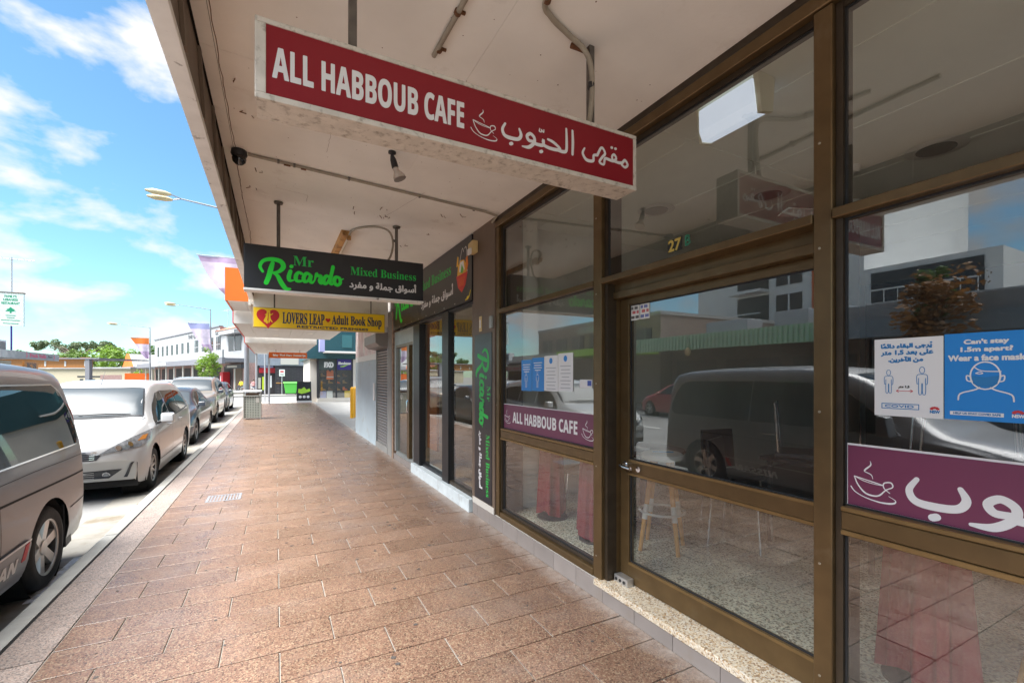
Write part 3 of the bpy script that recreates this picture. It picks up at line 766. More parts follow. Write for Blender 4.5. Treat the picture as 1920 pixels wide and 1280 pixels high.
hd_ = [[(0.5 + 0.27 * math.cos(t * math.pi / 8), 0.62 + 0.34 * math.sin(t * math.pi / 8), .016) for t in range(-4, 13)],
       [(0.5 + 0.27 * math.cos(t * math.pi / 8), 0.62 + 0.34 * math.sin(t * math.pi / 8), .016) for t in range(12, 21)],
       [(0.0, 0.0, .016), (0.04, 0.16, .016), (0.30, 0.26, .016), (0.40, 0.32, .016)], [(1.0, 0.0, .016), (0.96, 0.16, .016), (0.70, 0.26, .016), (0.60, 0.32, .016)],
       [(0.30, 0.84, .012), (0.44, 0.74, .012), (0.78, 0.72, .012)], [(0.22, 0.60, .014), (0.16, 0.62, .014), (0.17, 0.50, .014), (0.25, 0.47, .014)], [(0.78, 0.60, .014), (0.84, 0.62, .014), (0.83, 0.50, .014), (0.75, 0.47, .014)],
       [(0.33, 0.68, .010), (0.40, 0.71, .010), (0.46, 0.68, .010), (0.40, 0.66, .010), (0.33, 0.68, .010)]]
stroke(hd_, (pX, 0.690, 1.520), UW, VW, 0.135, 0.135, samples=4).build('face_drawing', 'poster_white', po)
mk = MB().poly([(pX - 0.0004, 0.690 - 0.135 * a, 1.520 + 0.135 * b) for (a, b) in ((0.26, 0.62), (0.50, 0.58), (0.74, 0.62), (0.72, 0.42), (0.62, 0.34), (0.38, 0.34), (0.28, 0.42))])
mk.build('mask_drawing', 'poster_ink_blue', po)
MB().quad((pX, 0.712, 1.467), (pX, 0.578, 1.467), (pX, 0.578, 1.480), (pX, 0.712, 1.480)).build('caption_box', 'poster_white', po)
letters('HELP US STAY COVID SAFE', (pX - 0.0004, 0.703, 1.4705), UW, VW, 0.118, 0.0065, 0.0005).build('lettering', 'poster_ink_blue', po)
waratah(po, 0.560, 1.468, 'print_red', 'poster_white')
specs = [(3.865, 3.665, 1.466, 1.760, 'poster_blue', 'blue notice at the left end of the front window posters'),
         (3.660, 3.450, 1.470, 1.772, 'poster_blue', 'second blue notice with white drawing in the front window'),
         (3.445, 3.225, 1.476, 1.782, 'poster_white', 'white notice with a blue round mark in the front window'),
         (3.220, 3.005, 1.480, 1.794, 'poster_white', 'white notice rightmost of the front window row'),
         (2.915, 2.757, 1.512, 1.578, 'poster_white', 'small white card with a flag beside the front window posters')]
for i_, (a, b, z0, z1, m_, lb) in enumerate(specs):
    po = poster(lb, a, b, z0, z1, m_)
    ink = 'poster_white' if m_ == 'poster_blue' else 'poster_grey'
    q = MB()
    if i_ < 4:
        for r_ in range(7 if i_ in (2, 3) else 4):
            z_ = z1 - 0.05 - r_ * (0.03 if i_ > 1 else 0.022) - (0.06 if i_ > 1 else 0)
            w_ = (a - b) * (0.72, 0.6, 0.68, 0.5)[r_ % 4]
            yc = (a + b) / 2
            q.quad((pX, yc + w_ / 2, z_), (pX, yc - w_ / 2, z_), (pX, yc - w_ / 2, z_ + 0.007), (pX, yc + w_ / 2, z_ + 0.007))
        q.build('print', ink, po)
        yc = (a + b) / 2
        if i_ < 2:
            ring_person((pX, yc + 0.045, z0 + 0.04), UW, VW, 0.075).build('figure_drawing', 'poster_white', po)
        else:
            MB().poly([(pX - 0.0003, yc + 0.026 * math.cos(t * math.pi / 8), z1 - 0.045 + 0.026 * math.sin(t * math.pi / 8)) for t in range(16)]).build('round_mark', 'poster_blue', po)
    else:
        MB().quad((pX, 2.815, 1.530), (pX, 2.765, 1.530), (pX, 2.765, 1.570), (pX, 2.815, 1.570)).build('flag_print', 'print_blue', po)

# ------------------------------------------------------------------ inside the cafe
mat('stool_white', (0.72, 0.74, 0.72), 0.4)
mat('beech', (0.60, 0.30, 0.07), 0.45, var=0.15, vscale=14, stretch=(3, 3, 0.5))
st = thing('bar_stool', 'white round bar stool with angled timber legs inside the glass door', 'stool', (2.93, 2.86, 0.141))
sx_, sy_ = 2.93, 2.86
MB().lathe([(0.0, 0.90), (0.16, 0.90), (0.175, 0.915), (0.17, 0.945), (0.15, 0.955), (0.0, 0.950)], (sx_, sy_, 0), 'z', 32).build('seat', 'stool_white', st, smooth=True)
for k in range(4):
    a = R(80 + 90 * k); ca, sa = math.cos(a), math.sin(a)
    lg = MB().tube([(sx_ + 0.09 * ca, sy_ + 0.09 * sa, 0.90), (sx_ + 0.215 * ca, sy_ + 0.215 * sa, 0.142)], [0.024, 0.017], 12).build('leg', 'beech', st, smooth=True)
    MB().tube([(sx_ + 0.1515 * ca, sy_ + 0.1515 * sa, 0.53), (sx_ + 0.1715 * ca, sy_ + 0.1715 * sa, 0.405)], [0.0235, 0.0225], 12).build('sleeve', 'stool_white', lg, smooth=True)
MB().tube([(sx_ + 0.185 * math.cos(t * math.pi / 14), sy_ + 0.185 * math.sin(t * math.pi / 14), 0.46) for t in range(29)], 0.011, 8).build('foot_ring', 'stool_white', st, smooth=True)
mat('table_red', (0.085, 0.012, 0.014), 0.25, coat=0.3)
rt = thing('round_table', 'round dark red pedestal table behind the white stool', 'table', (3.25, 3.42, 0.141))
MB().lathe([(0.0, 0.86), (0.385, 0.86), (0.40, 0.875), (0.39, 0.89), (0.0, 0.89)], (3.25, 3.42, 0), 'z', 40).build('top', 'table_red', rt, smooth=True)
MB().tube([(3.25, 3.42, 0.16), (3.25, 3.42, 0.86)], 0.035, 14).build('column', 'dark_plastic', rt, smooth=True)
m_ = MB()
for k in range(4):
    a = R(20 + 90 * k); m_.tube([(3.25, 3.42, 0.18), (3.25 + 0.28 * math.cos(a), 3.42 + 0.28 * math.sin(a), 0.157)], [0.024, 0.014], 8)
m_.build('foot', 'dark_plastic', rt, smooth=True)
mat('paper', (0.75, 0.77, 0.80), 0.6)
tag(MB().box(3.03, 3.22, 3.30, 3.50, 0.8905, 0.905).build('notepad', 'paper', None), 'white notepad lying on the round red table', 'notepad')
mat('pen_blue', (0.02, 0.30, 0.62), 0.4)
tag(MB().tube([(2.86, 2.90, 0.961), (3.0, 2.80, 0.961)], 0.005, 8).build('pen', 'pen_blue', None), 'blue pen lying on the white stool seat', 'pen')
bt = thing('sauce_bottle', 'cream squeeze bottle standing on the round red table', 'bottle', (3.28, 3.62, 0.89))
MB().lathe([(0.032, 0.8905), (0.034, 0.90), (0.034, 1.02), (0.02, 1.04)], (3.28, 3.62, 0), 'z', 20).build('body', 'sticker_white', bt, smooth=True)
MB().lathe([(0.022, 1.0405), (0.022, 1.06), (0.006, 1.075), (0.004, 1.105)], (3.28, 3.62, 0), 'z', 16).build('cap', 'sticker_white', bt, smooth=True)
mat('cloth_red', (0.22, 0.016, 0.025), 0.85, var=0.12, vscale=6, bump=0.15, bscale=25)
def draped(label, x, y, r, z1, seed, legs=True):
    t_ = thing('draped_table', label, 'table', (x, y, 0.141), 'tables under red cloth by the window')
    rr = random.Random(seed); n = 96; rings = 14; q = MB(); ph = [rr.uniform(0, 6.28) for _ in range(4)]
    for k in range(rings + 1):
        f_ = k / rings; z_ = z1 - (z1 - 0.20) * f_
        for i_ in range(n):
            a = 2 * math.pi * i_ / n
            w_ = (0.15 * math.sin(5 * a + ph[0]) + 0.12 * math.sin(9 * a + ph[1]) + 0.06 * math.sin(17 * a + ph[2] + f_)) * (0.25 + 0.9 * f_)
            rad = r * (0.88 + 0.16 * f_ + w_ * 0.9)
            zz_ = z_ + (0.03 * math.sin(3 * a + ph[3]) * f_)
            q.v.append((x + rad * math.cos(a), y + rad * math.sin(a), zz_))
    for k in range(rings):
        for i_ in range(n):
            j_ = (i_ + 1) % n; q.f.append((k * n + i_, k * n + j_, (k + 1) * n + j_, (k + 1) * n + i_))
    q.f.append(tuple(range(n)))
    q.build('cloth', 'cloth_red', t_, smooth=True, angle=80)
    MB().lathe([(0.16, 0.1415), (0.16, 0.155), (0.03, 0.17), (0.03, z1 - 0.03)], (x, y, 0), 'z', 16).build('pedestal', 'dark_plastic', t_, smooth=True)
draped('red cloth covered table at the far left of the front window', 2.56, 4.02, 0.125, 1.0, 3)
draped('red cloth covered table nearest the door in the front window', 2.56, 3.28, 0.155, 1.0, 5)
draped('tall red cloth covered table behind the right window', 2.74, 1.02, 0.15, 1.03, 9)
mat('chair_leather', (0.035, 0.02, 0.018), 0.4)
mat('chair_fabric', (0.34, 0.28, 0.23), 0.8, var=0.1)
def cafe_chair(label, x, y, rz, z=0.141, flip=False, m_='chair_leather', leg='chrome'):
    c_ = thing('cafe_chair', label, 'chair', (x, y, z), 'cafe chairs', rz=rz + 1e-6)
    s = -1 if flip else 1
    def Z(v): return v if not flip else 0.48 - v
    MB().box(-0.21, 0.21, -0.21, 0.21, min(Z(0.43), Z(0.48)), max(Z(0.43), Z(0.48))).build('seat', m_, c_, bevel=0.015, local=True)
    MB().prism([(-0.20, Z(0.50)), (-0.235, Z(0.90)), (-0.205, Z(0.90)), (-0.165, Z(0.50))], 'x', -0.20, 0.20).build('backrest', m_, c_, bevel=0.008, local=True)
    for (a, b) in ((-1, -1), (1, -1), (-1, 1), (1, 1)):
        MB().tube([(a * 0.18, b * 0.18, Z(0.43)), (a * 0.20, b * 0.21, Z(0.0))], 0.011, 8).build('leg', leg, c_, smooth=True, local=True)
    return c_
cafe_chair('cafe chair with pale fabric seat between the red covered tables', 3.0, 3.95, R(120), m_='chair_fabric')
cafe_chair('dark chair with chrome legs right of the stool', 3.62, 2.62, R(200))
cafe_chair('dark chair with chrome legs nearer the back of the cafe', 4.15, 3.1, R(170))
def cafe_table(label, x, y, w_, d_):
    t_ = thing('cafe_table', label, 'table', (x, y, 0.141), 'cafe tables')
    MB().box(x - w_ / 2, x + w_ / 2, y - d_ / 2, y + d_ / 2, 0.86, 0.895).build('top', 'chair_leather', t_, bevel=0.006)
    for (a, b) in ((-1, -1), (1, -1), (-1, 1), (1, 1)):
        MB().tube([(x + a * (w_ / 2 - 0.06), y + b * (d_ / 2 - 0.06), 0.142), (x + a * (w_ / 2 - 0.06), y + b * (d_ / 2 - 0.06), 0.86)], 0.022, 8).build('leg', 'dark_plastic', t_, smooth=True)
cafe_table('dark table with upturned chairs beyond the door', 4.3, 2.15, 0.9, 0.9)
cafe_table('dark table with upturned chairs farther back', 5.6, 1.2, 0.9, 0.9)
cafe_chair('upturned chair left on the near dark table', 4.13, 2.38, R(30), 0.895, True)
cafe_chair('upturned chair right on the near dark table', 4.5, 1.92, R(210), 0.895, True)
cafe_chair('upturned chair on the far dark table', 5.6, 1.25, R(100), 0.895, True)
st2 = thing('bar_stool', 'timber legged stool behind the lower right window', 'stool', (3.25, 0.62, 0.141))
MB().lathe([(0.0, 0.90), (0.16, 0.90), (0.175, 0.915), (0.17, 0.945), (0.0, 0.950)], (3.25, 0.62, 0), 'z', 28).build('seat', 'stool_white', st2, smooth=True)
for k in range(4):
    a = R(30 + 90 * k); ca, sa = math.cos(a), math.sin(a)
    MB().tube([(3.25 + 0.09 * ca, 0.62 + 0.09 * sa, 0.90), (3.25 + 0.215 * ca, 0.62 + 0.215 * sa, 0.142)], [0.019, 0.013], 10).build('leg', 'beech', st2, smooth=True)
# emergency light under the ceiling, lit
el = thing('emergency_light', 'white box emergency light glowing behind the glass above the door', 'light', (2.5, 1.9, 3.36))
mat('light_body', (0.72, 0.68, 0.5), 0.5)
m_, t_, p_ = base_mat('light_diffuser')
p_.inputs['Base Color'].default_value = (0.7, 0.74, 0.8, 1); p_.inputs['Emission Color'].default_value = (0.72, 0.82, 1, 1); p_.inputs['Emission Strength'].default_value = 0.11
MB().prism([(2.46, 3.364), (2.62, 3.364), (2.60, 3.16), (2.50, 3.14)], 'y', 1.67, 1.70).build('end_cap', 'light_body', el)
MB().prism([(2.46, 3.364), (2.62, 3.364), (2.60, 3.16), (2.50, 3.14)], 'y', 2.09, 2.11).build('end_cap', 'light_body', el)
MB().prism([(2.50, 3.364), (2.63, 3.364), (2.61, 3.30), (2.50, 3.30)], 'y', 1.701, 2.089).build('housing', 'light_body', el)
MB().prism([(2.465, 3.345), (2.505, 3.295), (2.595, 3.295), (2.59, 3.16), (2.50, 3.145), (2.468, 3.20)], 'y', 1.701, 2.089).build('diffuser', 'light_diffuser', el, bevel=0.01)
mat('fan_white', (0.7, 0.7, 0.68), 0.5)
cf = thing('ceiling_fan', 'white ceiling fan stem seen through the right window', 'fan', (4.3, 2.09, 3.36))
MB().lathe([(0.0, 3.08), (0.06, 3.08), (0.09, 3.05), (0.09, 2.95), (0.05, 2.91), (0.0, 2.91)], (4.3, 2.09, 0), 'z', 20).build('motor', 'fan_white', cf, smooth=True)
MB().lathe([(0.0, 3.364), (0.075, 3.364), (0.06, 3.31), (0.015, 3.30), (0.015, 3.08)], (4.3, 2.09, 0), 'z', 16).build('stem', 'fan_white', cf, smooth=True)
for k in range(3):
    a = R(40 + 120 * k); ca, sa = math.cos(a), math.sin(a)
    q = MB().box(0.09, 0.62, -0.06, 0.06, -0.004, 0.004)
    q.xf(Matrix.Translation((4.3, 2.09, 2.96)) @ Matrix.Rotation(a, 4, 'Z') @ Matrix.Rotation(R(10), 4, 'X')).build('blade', 'fan_white', cf)

ct = thing('counter', 'dark timber counter along the back of the cafe', 'counter', (8, 1.5, 0.14))
bx('front', 'chair_leather', ct, 7.6, 8.2, -0.8, 3.2, 0.141, 1.15); bx('top', 'table_red', ct, 7.5, 8.3, -0.9, 3.3, 1.152, 1.20)
# ------------------------------------------------------------------ awning over the footpath
def CZ(x): return 3.29 + 0.057 * (2.07 - x)          # underside of the awning lining
aw = thing('street_awning', 'long awning lined with stained cream sheets over the footpath', 'awning', (0.8, 3, 3.3))
AY0, AY1 = -4.0, 9.48
ys = [AY0, -1.9, 0.55, 3.0, 5.42, 7.85, AY1]
for i_ in range(len(ys) - 1):
    a, b = ys[i_] + 0.0012, ys[i_ + 1] - 0.0012
    for (xa, xb) in ((-0.372, -0.301), (-0.298, 1.0), (1.0015, 2.10)):
        q = MB(); zt = 0.008
        q.prism([(xa, CZ(xa)), (xb, CZ(xb)), (xb, CZ(xb) + zt), (xa, CZ(xa) + zt)], 'y', a, b)
        q.build('lining_sheet', 'ceiling_paint', aw)
MB().prism([(-0.42, CZ(-0.42) + 0.012), (2.10, CZ(2.1) + 0.012), (2.10, 3.54), (-0.42, 3.70)], 'y', AY0, AY1).build('roof_deck', 'black_gap', aw)
# fascia: outer board, battens, white bottom lip
MB().prism([(-0.425, 3.03), (-0.362, 3.03), (-0.385, 3.425), (-0.425, 3.78)], 'y', AY0, AY1).build('fascia_board', 'fascia_brown', aw)
y = AY0 + 0.2
while y < AY1:
    MB().prism([(-0.3615, 3.03), (-0.345, 3.03), (-0.368, 3.42), (-0.3845, 3.425)], 'y', y, y + 0.045).build('batten', 'fascia_brown', aw)
    y += 0.62
lip = MB().prism([(-0.430, 2.992), (-0.354, 2.992), (-0.354, 3.028), (-0.430, 3.05)], 'y', AY0, AY1).build('fascia_lip', 'lip_white', aw, bevel=0.004)
bx('end_panel', 'ceiling_paint', aw, -0.36, 2.05, AY1 + 0.002, AY1 + 0.03, 2.62, 3.70)
for k in range(4):
    x = 0.10 + k * 0.58
    bx('panel_batten', 'ceiling_paint', aw, x, x + 0.035, AY1 - 0.012, AY1 + 0.0015, 2.70, CZ(x) - 0.003)
# rusty screw stubs and fly spots on the lining
rs = MB(); rg = random.Random(3)
def stub(x, y, s):
    z = CZ(x)
    rs.tube([(x, y, z + 0.002), (x + rg.uniform(-1, 1) * s, y + rg.uniform(-1, 1) * s, z - s * 0.9), (x + rg.uniform(-1, 1) * s * 1.6, y + rg.uniform(-1, 1) * s * 1.6, z - s * 1.0)], s * 0.18, 5)
for (x, y) in ((-0.22, 3.25), (-0.20, 3.62), (-0.16, 4.55), (-0.22, 5.0), (0.72, 4.95), (0.98, 4.80), (0.75, 5.1), (1.55, 4.62), (1.72, 4.5), (1.62, 5.3), (1.45, 6.0), (1.50, 5.9), (1.40, 3.3), (1.0, 5.05), (1.05, 5.0)):
    stub(x, y, 0.02)
    if rg.random() < 0.6: stub(x + 0.05, y + 0.03, 0.014)
for k in range(230):
    x, y = rg.uniform(-0.3, 2.0), rg.uniform(1.3, 8)
    s = rg.uniform(0.0018, 0.0042)
    z = CZ(x) - 0.0006
    rs.poly([(x + s * rg.uniform(0.6, 1.5) * math.cos(-t * math.pi / 3), y + s * rg.uniform(0.6, 1.5) * math.sin(-t * math.pi / 3), z - 0.057 * 0) for t in range(6)])
stuff(rs.build('rusty_stubs', 'rust', aw))
# wandering cracks in the lining
ck = MB(); rg = random.Random(5)
def crack(pts, wdt):
    P = []
    for k in range(len(pts) - 1):
        n_ = 14
        for j_ in range(n_):
            t = j_ / n_; P.append((pts[k][0] * (1 - t) + pts[k + 1][0] * t + rg.uniform(-1, 1) * 0.004, pts[k][1] * (1 - t) + pts[k + 1][1] * t + rg.uniform(-1, 1) * 0.004))
    P.append(pts[-1])
    for k in range(len(P) - 1):
        a, b = P[k], P[k + 1]; dx_, dy_ = b[0] - a[0], b[1] - a[1]; l = math.hypot(dx_, dy_); nx_, ny_ = -dy_ / l * wdt, dx_ / l * wdt
        ck.quad(*[(p[0], p[1], CZ(p[0]) - 0.0009) for p in ((a[0] - nx_, a[1] - ny_), (a[0] + nx_, a[1] + ny_), (b[0] + nx_, b[1] + ny_), (b[0] - nx_, b[1] - ny_))])
crack([(-0.285, 2.2), (-0.29, 3.2), (-0.286, 4.2), (-0.30, 5.4), (-0.285, 6.6), (-0.31, 7.4)], 0.0022)
crack([(0.15, 3.55), (0.36, 3.55), (0.36, 3.9)], 0.0008)
crack([(1.25, 4.2), (1.05, 5.1)], 0.0009)
crack([(0.0, 4.9), (0.28, 4.92), (0.28, 5.1)], 0.0009)
stuff(ck.build('hairline_cracks', 'rust', aw))
mat('soot', (0.30, 0.25, 0.21), 0.9)

# ------------------------------------------------------------------ conduits, camera, lamps under the awning
def cz(x, d): return CZ(x) - d
cd = thing('conduit_run', 'straight grey conduit clipped across the awning lining to the pilaster', 'conduit', (0.9, 4.26, 3.3))
MB().tube([(-0.20, 4.27, cz(-0.2, 0.014)), (0.6, 4.265, cz(0.6, 0.014)), (1.9, 4.255, cz(1.9, 0.014)), (2.03, 4.25, cz(2.03, 0.03)), (2.048, 4.40, cz(2.05, 0.05))], 0.0125, 10).build('pipe', 'conduit_grey', cd, smooth=True)
for x in (0.02, 0.14, 0.58, 1.22, 1.78):
    MB().tube([(x - 0.008, 4.266, cz(x, 0.014)), (x + 0.008, 4.266, cz(x, 0.014))], 0.017, 10).build('clip', 'steel_post', cd, smooth=True)
for (x, w_) in ((0.06, 0.05), (0.19, 0.04)):
    MB().tube([(x, 4.262, cz(x, 0.03)), (x + w_, 4.262, cz(x, 0.032))], 0.008, 8).build('cable_loop', 'rust', cd)
sc_ = thing('security_camera', 'black dome camera under the awning edge at the conduit end', 'camera', (-0.27, 4.27, 3.42))
MB().lathe([(0.0, 0.0), (0.055, 0.0), (0.06, -0.03), (0.05, -0.05)], (-0.262, 4.27, cz(-0.27, 0.001)), 'z', 20).build('base', 'dark_plastic', sc_, smooth=True)
mat('gloss_black', (0.012, 0.012, 0.014), 0.12, coat=0.5)
MB().lathe([(0.045, 0.0), (0.052, -0.02), (0.046, -0.045), (0.026, -0.065), (0.0, -0.072)], (-0.262, 4.27, cz(-0.27, 0.048)), 'z', 20).build('dome', 'gloss_black', sc_, smooth=True)
sp_ = thing('spotlight', 'small black and clear spotlight hanging from the awning lining', 'spotlight', (0.81, 3.6, 3.36))
mat('lamp_glass', (0.62, 0.58, 0.54), 0.15, metal=0.6)
MB().lathe([(0.0, 0.0), (0.03, 0.0), (0.03, -0.012), (0.012, -0.02), (0.012, -0.03)], (0.81, 3.60, cz(0.81, 0.0005)), 'z', 16).build('base', 'dark_plastic', sp_, smooth=True)
pa, pb, pc = Vector((0.81, 3.60, cz(0.81, 0.03))), Vector((0.835, 3.60, cz(0.81, 0.12))), Vector((0.87, 3.59, cz(0.81, 0.205)))
MB().tube([pa, pa.lerp(pb, 0.35), pb], [0.014, 0.024, 0.027], 14).build('holder', 'dark_plastic', sp_, smooth=True)
MB().tube([pb, pb.lerp(pc, 0.3), pb.lerp(pc, 0.8), pc], [0.022, 0.026, 0.048, 0.050], 18).build('lamp', 'lamp_glass', sp_, smooth=True)
bt_ = thing('batten_light', 'rusted fluorescent batten under the awning behind the black sign', 'light', (0.76, 6.4, 3.33))
mat('rust_paint', (0.55, 0.30, 0.10), 0.7, dirt=(0.25, 0.11, 0.03), dscale=9, dlo=0.45, dhi=0.62, bump=0.2, bscale=60)
mat('old_white', (0.70, 0.63, 0.52), 0.6, dirt=(0.35, 0.2, 0.08), dscale=8, dlo=0.5, dhi=0.7)
MB().prism([(0.70, cz(0.7, 0.002)), (0.82, cz(0.82, 0.002)), (0.80, cz(0.8, 0.06)), (0.72, cz(0.72, 0.06))], 'y', 5.80, 7.0).build('housing', 'rust_paint', bt_)
MB().tube([(0.785, 5.83, cz(0.78, 0.078)), (0.785, 6.97, cz(0.78, 0.078))], 0.016, 10).build('tube_lamp', 'old_white', bt_, smooth=True)
MB().box(0.765, 0.81, 5.79, 5.83, cz(0.78, 0.105), cz(0.78, 0.061)).build('lampholder', 'rust_paint', bt_)
# curved flexible conduit from the batten to the sign post
fc = thing('flexible_conduit', 'curved grey conduit from the rusted batten to the sign post', 'conduit', (1.0, 5.5, 3.3))
pts = catmull([(0.79, 5.79, cz(0.79, 0.05)), (0.81, 5.70, cz(0.8, 0.02)), (0.90, 5.52, cz(0.9, 0.016)), (1.05, 5.38, cz(1.05, 0.02)), (1.16, 5.31, cz(1.16, 0.07)), (1.20, 5.285, cz(1.2, 0.20)), (1.17, 5.28, cz(1.2, 0.36)), (1.12, 5.28, 2.91)], 6)
MB().tube(pts, 0.012, 10).build('pipe', 'conduit_grey', fc, smooth=True)
MB().tube([(1.198, 5.285, cz(1.2, 0.175)), (1.222, 5.295, cz(1.2, 0.172))], 0.016, 8).build('clip', 'steel_post', fc)
pA = thing('power_conduit', 'conduit with rusty saddles dropping to the left part of the red sign', 'conduit', (0.77, 2.0, 3.36))
MB().tube([(0.80, 1.2, cz(0.8, 0.014)), (0.778, 2.05, cz(0.78, 0.014)), (0.772, 2.2, cz(0.78, 0.016)), (0.765, 2.4, cz(0.78, 0.014))], 0.0135, 10).build('pipe', 'conduit_grey', pA, smooth=True)
for y in (2.06, 2.34):
    MB().tube([(0.776, y - 0.009, cz(0.78, 0.015)), (0.776, y + 0.009, cz(0.78, 0.015))], 0.018, 10).box(0.79, 0.815, y - 0.007, y + 0.007, cz(0.8, 0.012), cz(0.8, 0.0005)).build('saddle', 'rust', pA)
pB = thing('power_conduit', 'bent conduit looping over the hook to the right post of the red sign', 'conduit', (1.3, 1.9, 3.35))
pts = catmull([(1.02, 1.45, cz(1.02, 0.014)), (1.10, 1.78, cz(1.1, 0.014)), (1.17, 1.85, cz(1.17, 0.015)), (1.30, 1.895, cz(1.3, 0.018)), (1.41, 1.905, cz(1.4, 0.05)), (1.45, 1.90, cz(1.45, 0.14)), (1.448, 1.895, cz(1.45, 0.30)), (1.42, 1.89, 2.86)], 7)
MB().tube(pts, 0.0135, 10).build('pipe', 'conduit_grey', pB, smooth=True)
MB().tube([(1.105, 1.77, cz(1.1, 0.015)), (1.112, 1.79, cz(1.1, 0.015))], 0.018, 10).build('saddle', 'rust', pB)
MB().tube([(1.440, 1.890, cz(1.45, 0.22)), (1.455, 1.915, cz(1.45, 0.222))], 0.017, 8).build('tie', 'dark_plastic', pB)
MB().tube(catmull([(1.36, 1.955, cz(1.4, 0.01)), (1.40, 1.93, cz(1.4, 0.03)), (1.45, 1.935, cz(1.45, 0.025)), (1.50, 1.96, cz(1.5, 0.005))], 4), 0.014, 8).build('hook', 'rust', pB, smooth=True)

# ------------------------------------------------------------------ red cafe sign
mat('sign_red', (0.235, 0.012, 0.020), 0.42, var=0.05, vscale=4, spec=0.3)
mat('sign_frame', (0.60, 0.56, 0.50), 0.6, var=0.1, vscale=18, dirt=(0.22, 0.19, 0.15), dscale=26, dlo=0.52, dhi=0.72, bump=0.15, bscale=120)
mat('sign_white', (0.72, 0.72, 0.73), 0.5)
UX, UZ = (1, 0, 0), (0, 0, 1)
rsn = thing('hanging_sign', 'dark red box sign with white cafe name and arabic under awning', 'sign', (0.82, 1.92, 2.59), 'signs hanging under the awnings')
sx0, sx1, sz0, sz1, sY = -0.066, 1.706, 2.590, 2.880, 1.85
MB().box(sx0 + 0.004, sx1 - 0.004, sY + 0.004, sY + 0.15, sz0 + 0.002, sz1 - 0.002).build('box', 'sign_frame', rsn)
fw = 0.022
for (a, b, c_, d_) in ((sx0, sx1, sz0, sz0 + fw), (sx0, sx1, sz1 - fw * 0.8, sz1)):
    bx('edge_frame', 'sign_frame', rsn, a, b, sY - 0.005, sY + 0.012, c_, d_, bevel=0.003)
for (a, b) in ((sx0, sx0 + 0.035), (sx1 - 0.02, sx1)):
    bx('edge_frame', 'sign_frame', rsn, a, b, sY - 0.004, sY + 0.011, sz0 + fw + 0.0005, sz1 - fw * 0.8 - 0.0005, bevel=0.003)
face = MB().box(sx0 + 0.035, sx1 - 0.02, sY + 0.0005, sY + 0.0035, sz0 + fw, sz1 - fw * 0.8).build('face', 'sign_red', rsn)
letters(alt('ALL HABBOUB CAFE', SANSB), (-0.010, sY - 0.0004, 2.676), UX, UZ, 0.735, 0.112, 0.0018).build('lettering', 'sign_white', face)
cup((0.758, sY - 0.0004, 2.653), UX, UZ, 0.128).build('cup_drawing', 'sign_white', face)
hb = habboub((0.912, sY - 0.0004, 2.660), UX, UZ, 0.228, None, 0.180)
hb.build('lettering', 'sign_white', face)
maqha((1.358, sY - 0.0004, 2.668), UX, UZ, 0.226, None, 0.172).build('lettering', 'sign_white', face)
for x in (0.275, 1.462):
    bx('hanger', 'steel_post', rsn, x - 0.015, x + 0.015, sY + 0.06, sY + 0.09, 2.879, CZ(x) - 0.001)

# ------------------------------------------------------------------ black grocery sign
mat('sign_black', (0.016, 0.016, 0.020), 0.32, var=0.1, vscale=2)
mat('green_ink', (0.012, 0.80, 0.040), 0.45)
mat('green_dark_ink', (0.01, 0.52, 0.07), 0.45)
def ricardo(o, u, v, s, mb=None, sy=None):
    """brush script of the shop's name; x 0..1, y 0..0.42"""
    B, T = .030, .013
    ps = [[(0.03, 0.24, .016), (0.0, 0.31, .020), (0.04, 0.39, .022), (0.14, 0.42, .026), (0.24, 0.40, .030), (0.27, 0.33, .030), (0.22, 0.26, .022), (0.15, 0.235, .014)],
          [(0.145, 0.37, .024), (0.125, 0.29, .030), (0.10, 0.18, .030), (0.07, 0.09, .028)],
          [(0.15, 0.235, .014), (0.20, 0.20, .024), (0.25, 0.10, .030), (0.30, 0.03, .026), (0.35, 0.03, .014)],
          [(0.355, 0.28, .024), (0.335, 0.20, .026), (0.345, 0.15, .022), (0.39, 0.155, .010)], [(0.365, 0.345, .024), (0.368, 0.348, .024)],
          [(0.49, 0.26, .020), (0.45, 0.27, .020), (0.42, 0.22, .026), (0.425, 0.16, .024), (0.47, 0.15, .018), (0.51, 0.17, .010)],
          [(0.60, 0.25, .018), (0.55, 0.27, .022), (0.515, 0.21, .026), (0.525, 0.155, .024), (0.57, 0.17, .018), (0.605, 0.25, .022), (0.595, 0.17, .024), (0.62, 0.145, .018), (0.65, 0.18, .010)],
          [(0.65, 0.18, .010), (0.675, 0.28, .020), (0.685, 0.25, .020), (0.73, 0.25, .022), (0.715, 0.18, .026), (0.735, 0.145, .018), (0.77, 0.17, .010)],
          [(0.845, 0.24, .018), (0.80, 0.26, .022), (0.765, 0.20, .026), (0.775, 0.15, .024), (0.81, 0.16, .018), (0.855, 0.26, .022), (0.885, 0.40, .024)],
          [(0.86, 0.27, .024), (0.845, 0.18, .024), (0.865, 0.145, .018), (0.89, 0.16, .010)],
          [(0.96, 0.255, .018), (0.915, 0.25, .024), (0.90, 0.18, .026), (0.94, 0.14, .022), (0.98, 0.18, .022), (0.97, 0.25, .020), (0.985, 0.225, .010), (1.02, 0.24, .008)]]
    return stroke(ps, o, u, v, s, sy or s, mb, samples=6)
bs = thing('hanging_sign', 'black box sign with green brush lettering for a mixed business', 'sign', (0.62, 5.3, 2.48), 'signs hanging under the awnings')
bY = 5.22
MB().box(-0.280, 1.536, bY, bY + 0.14, 2.485, 2.925).build('box', 'sign_black', bs, bevel=0.003)
MB().box(-0.284, 1.540, bY - 0.006, bY + 0.146, 2.462, 2.4845).build('bottom_trim', 'lip_white', bs, bevel=0.003)
fY = bY - 0.0012
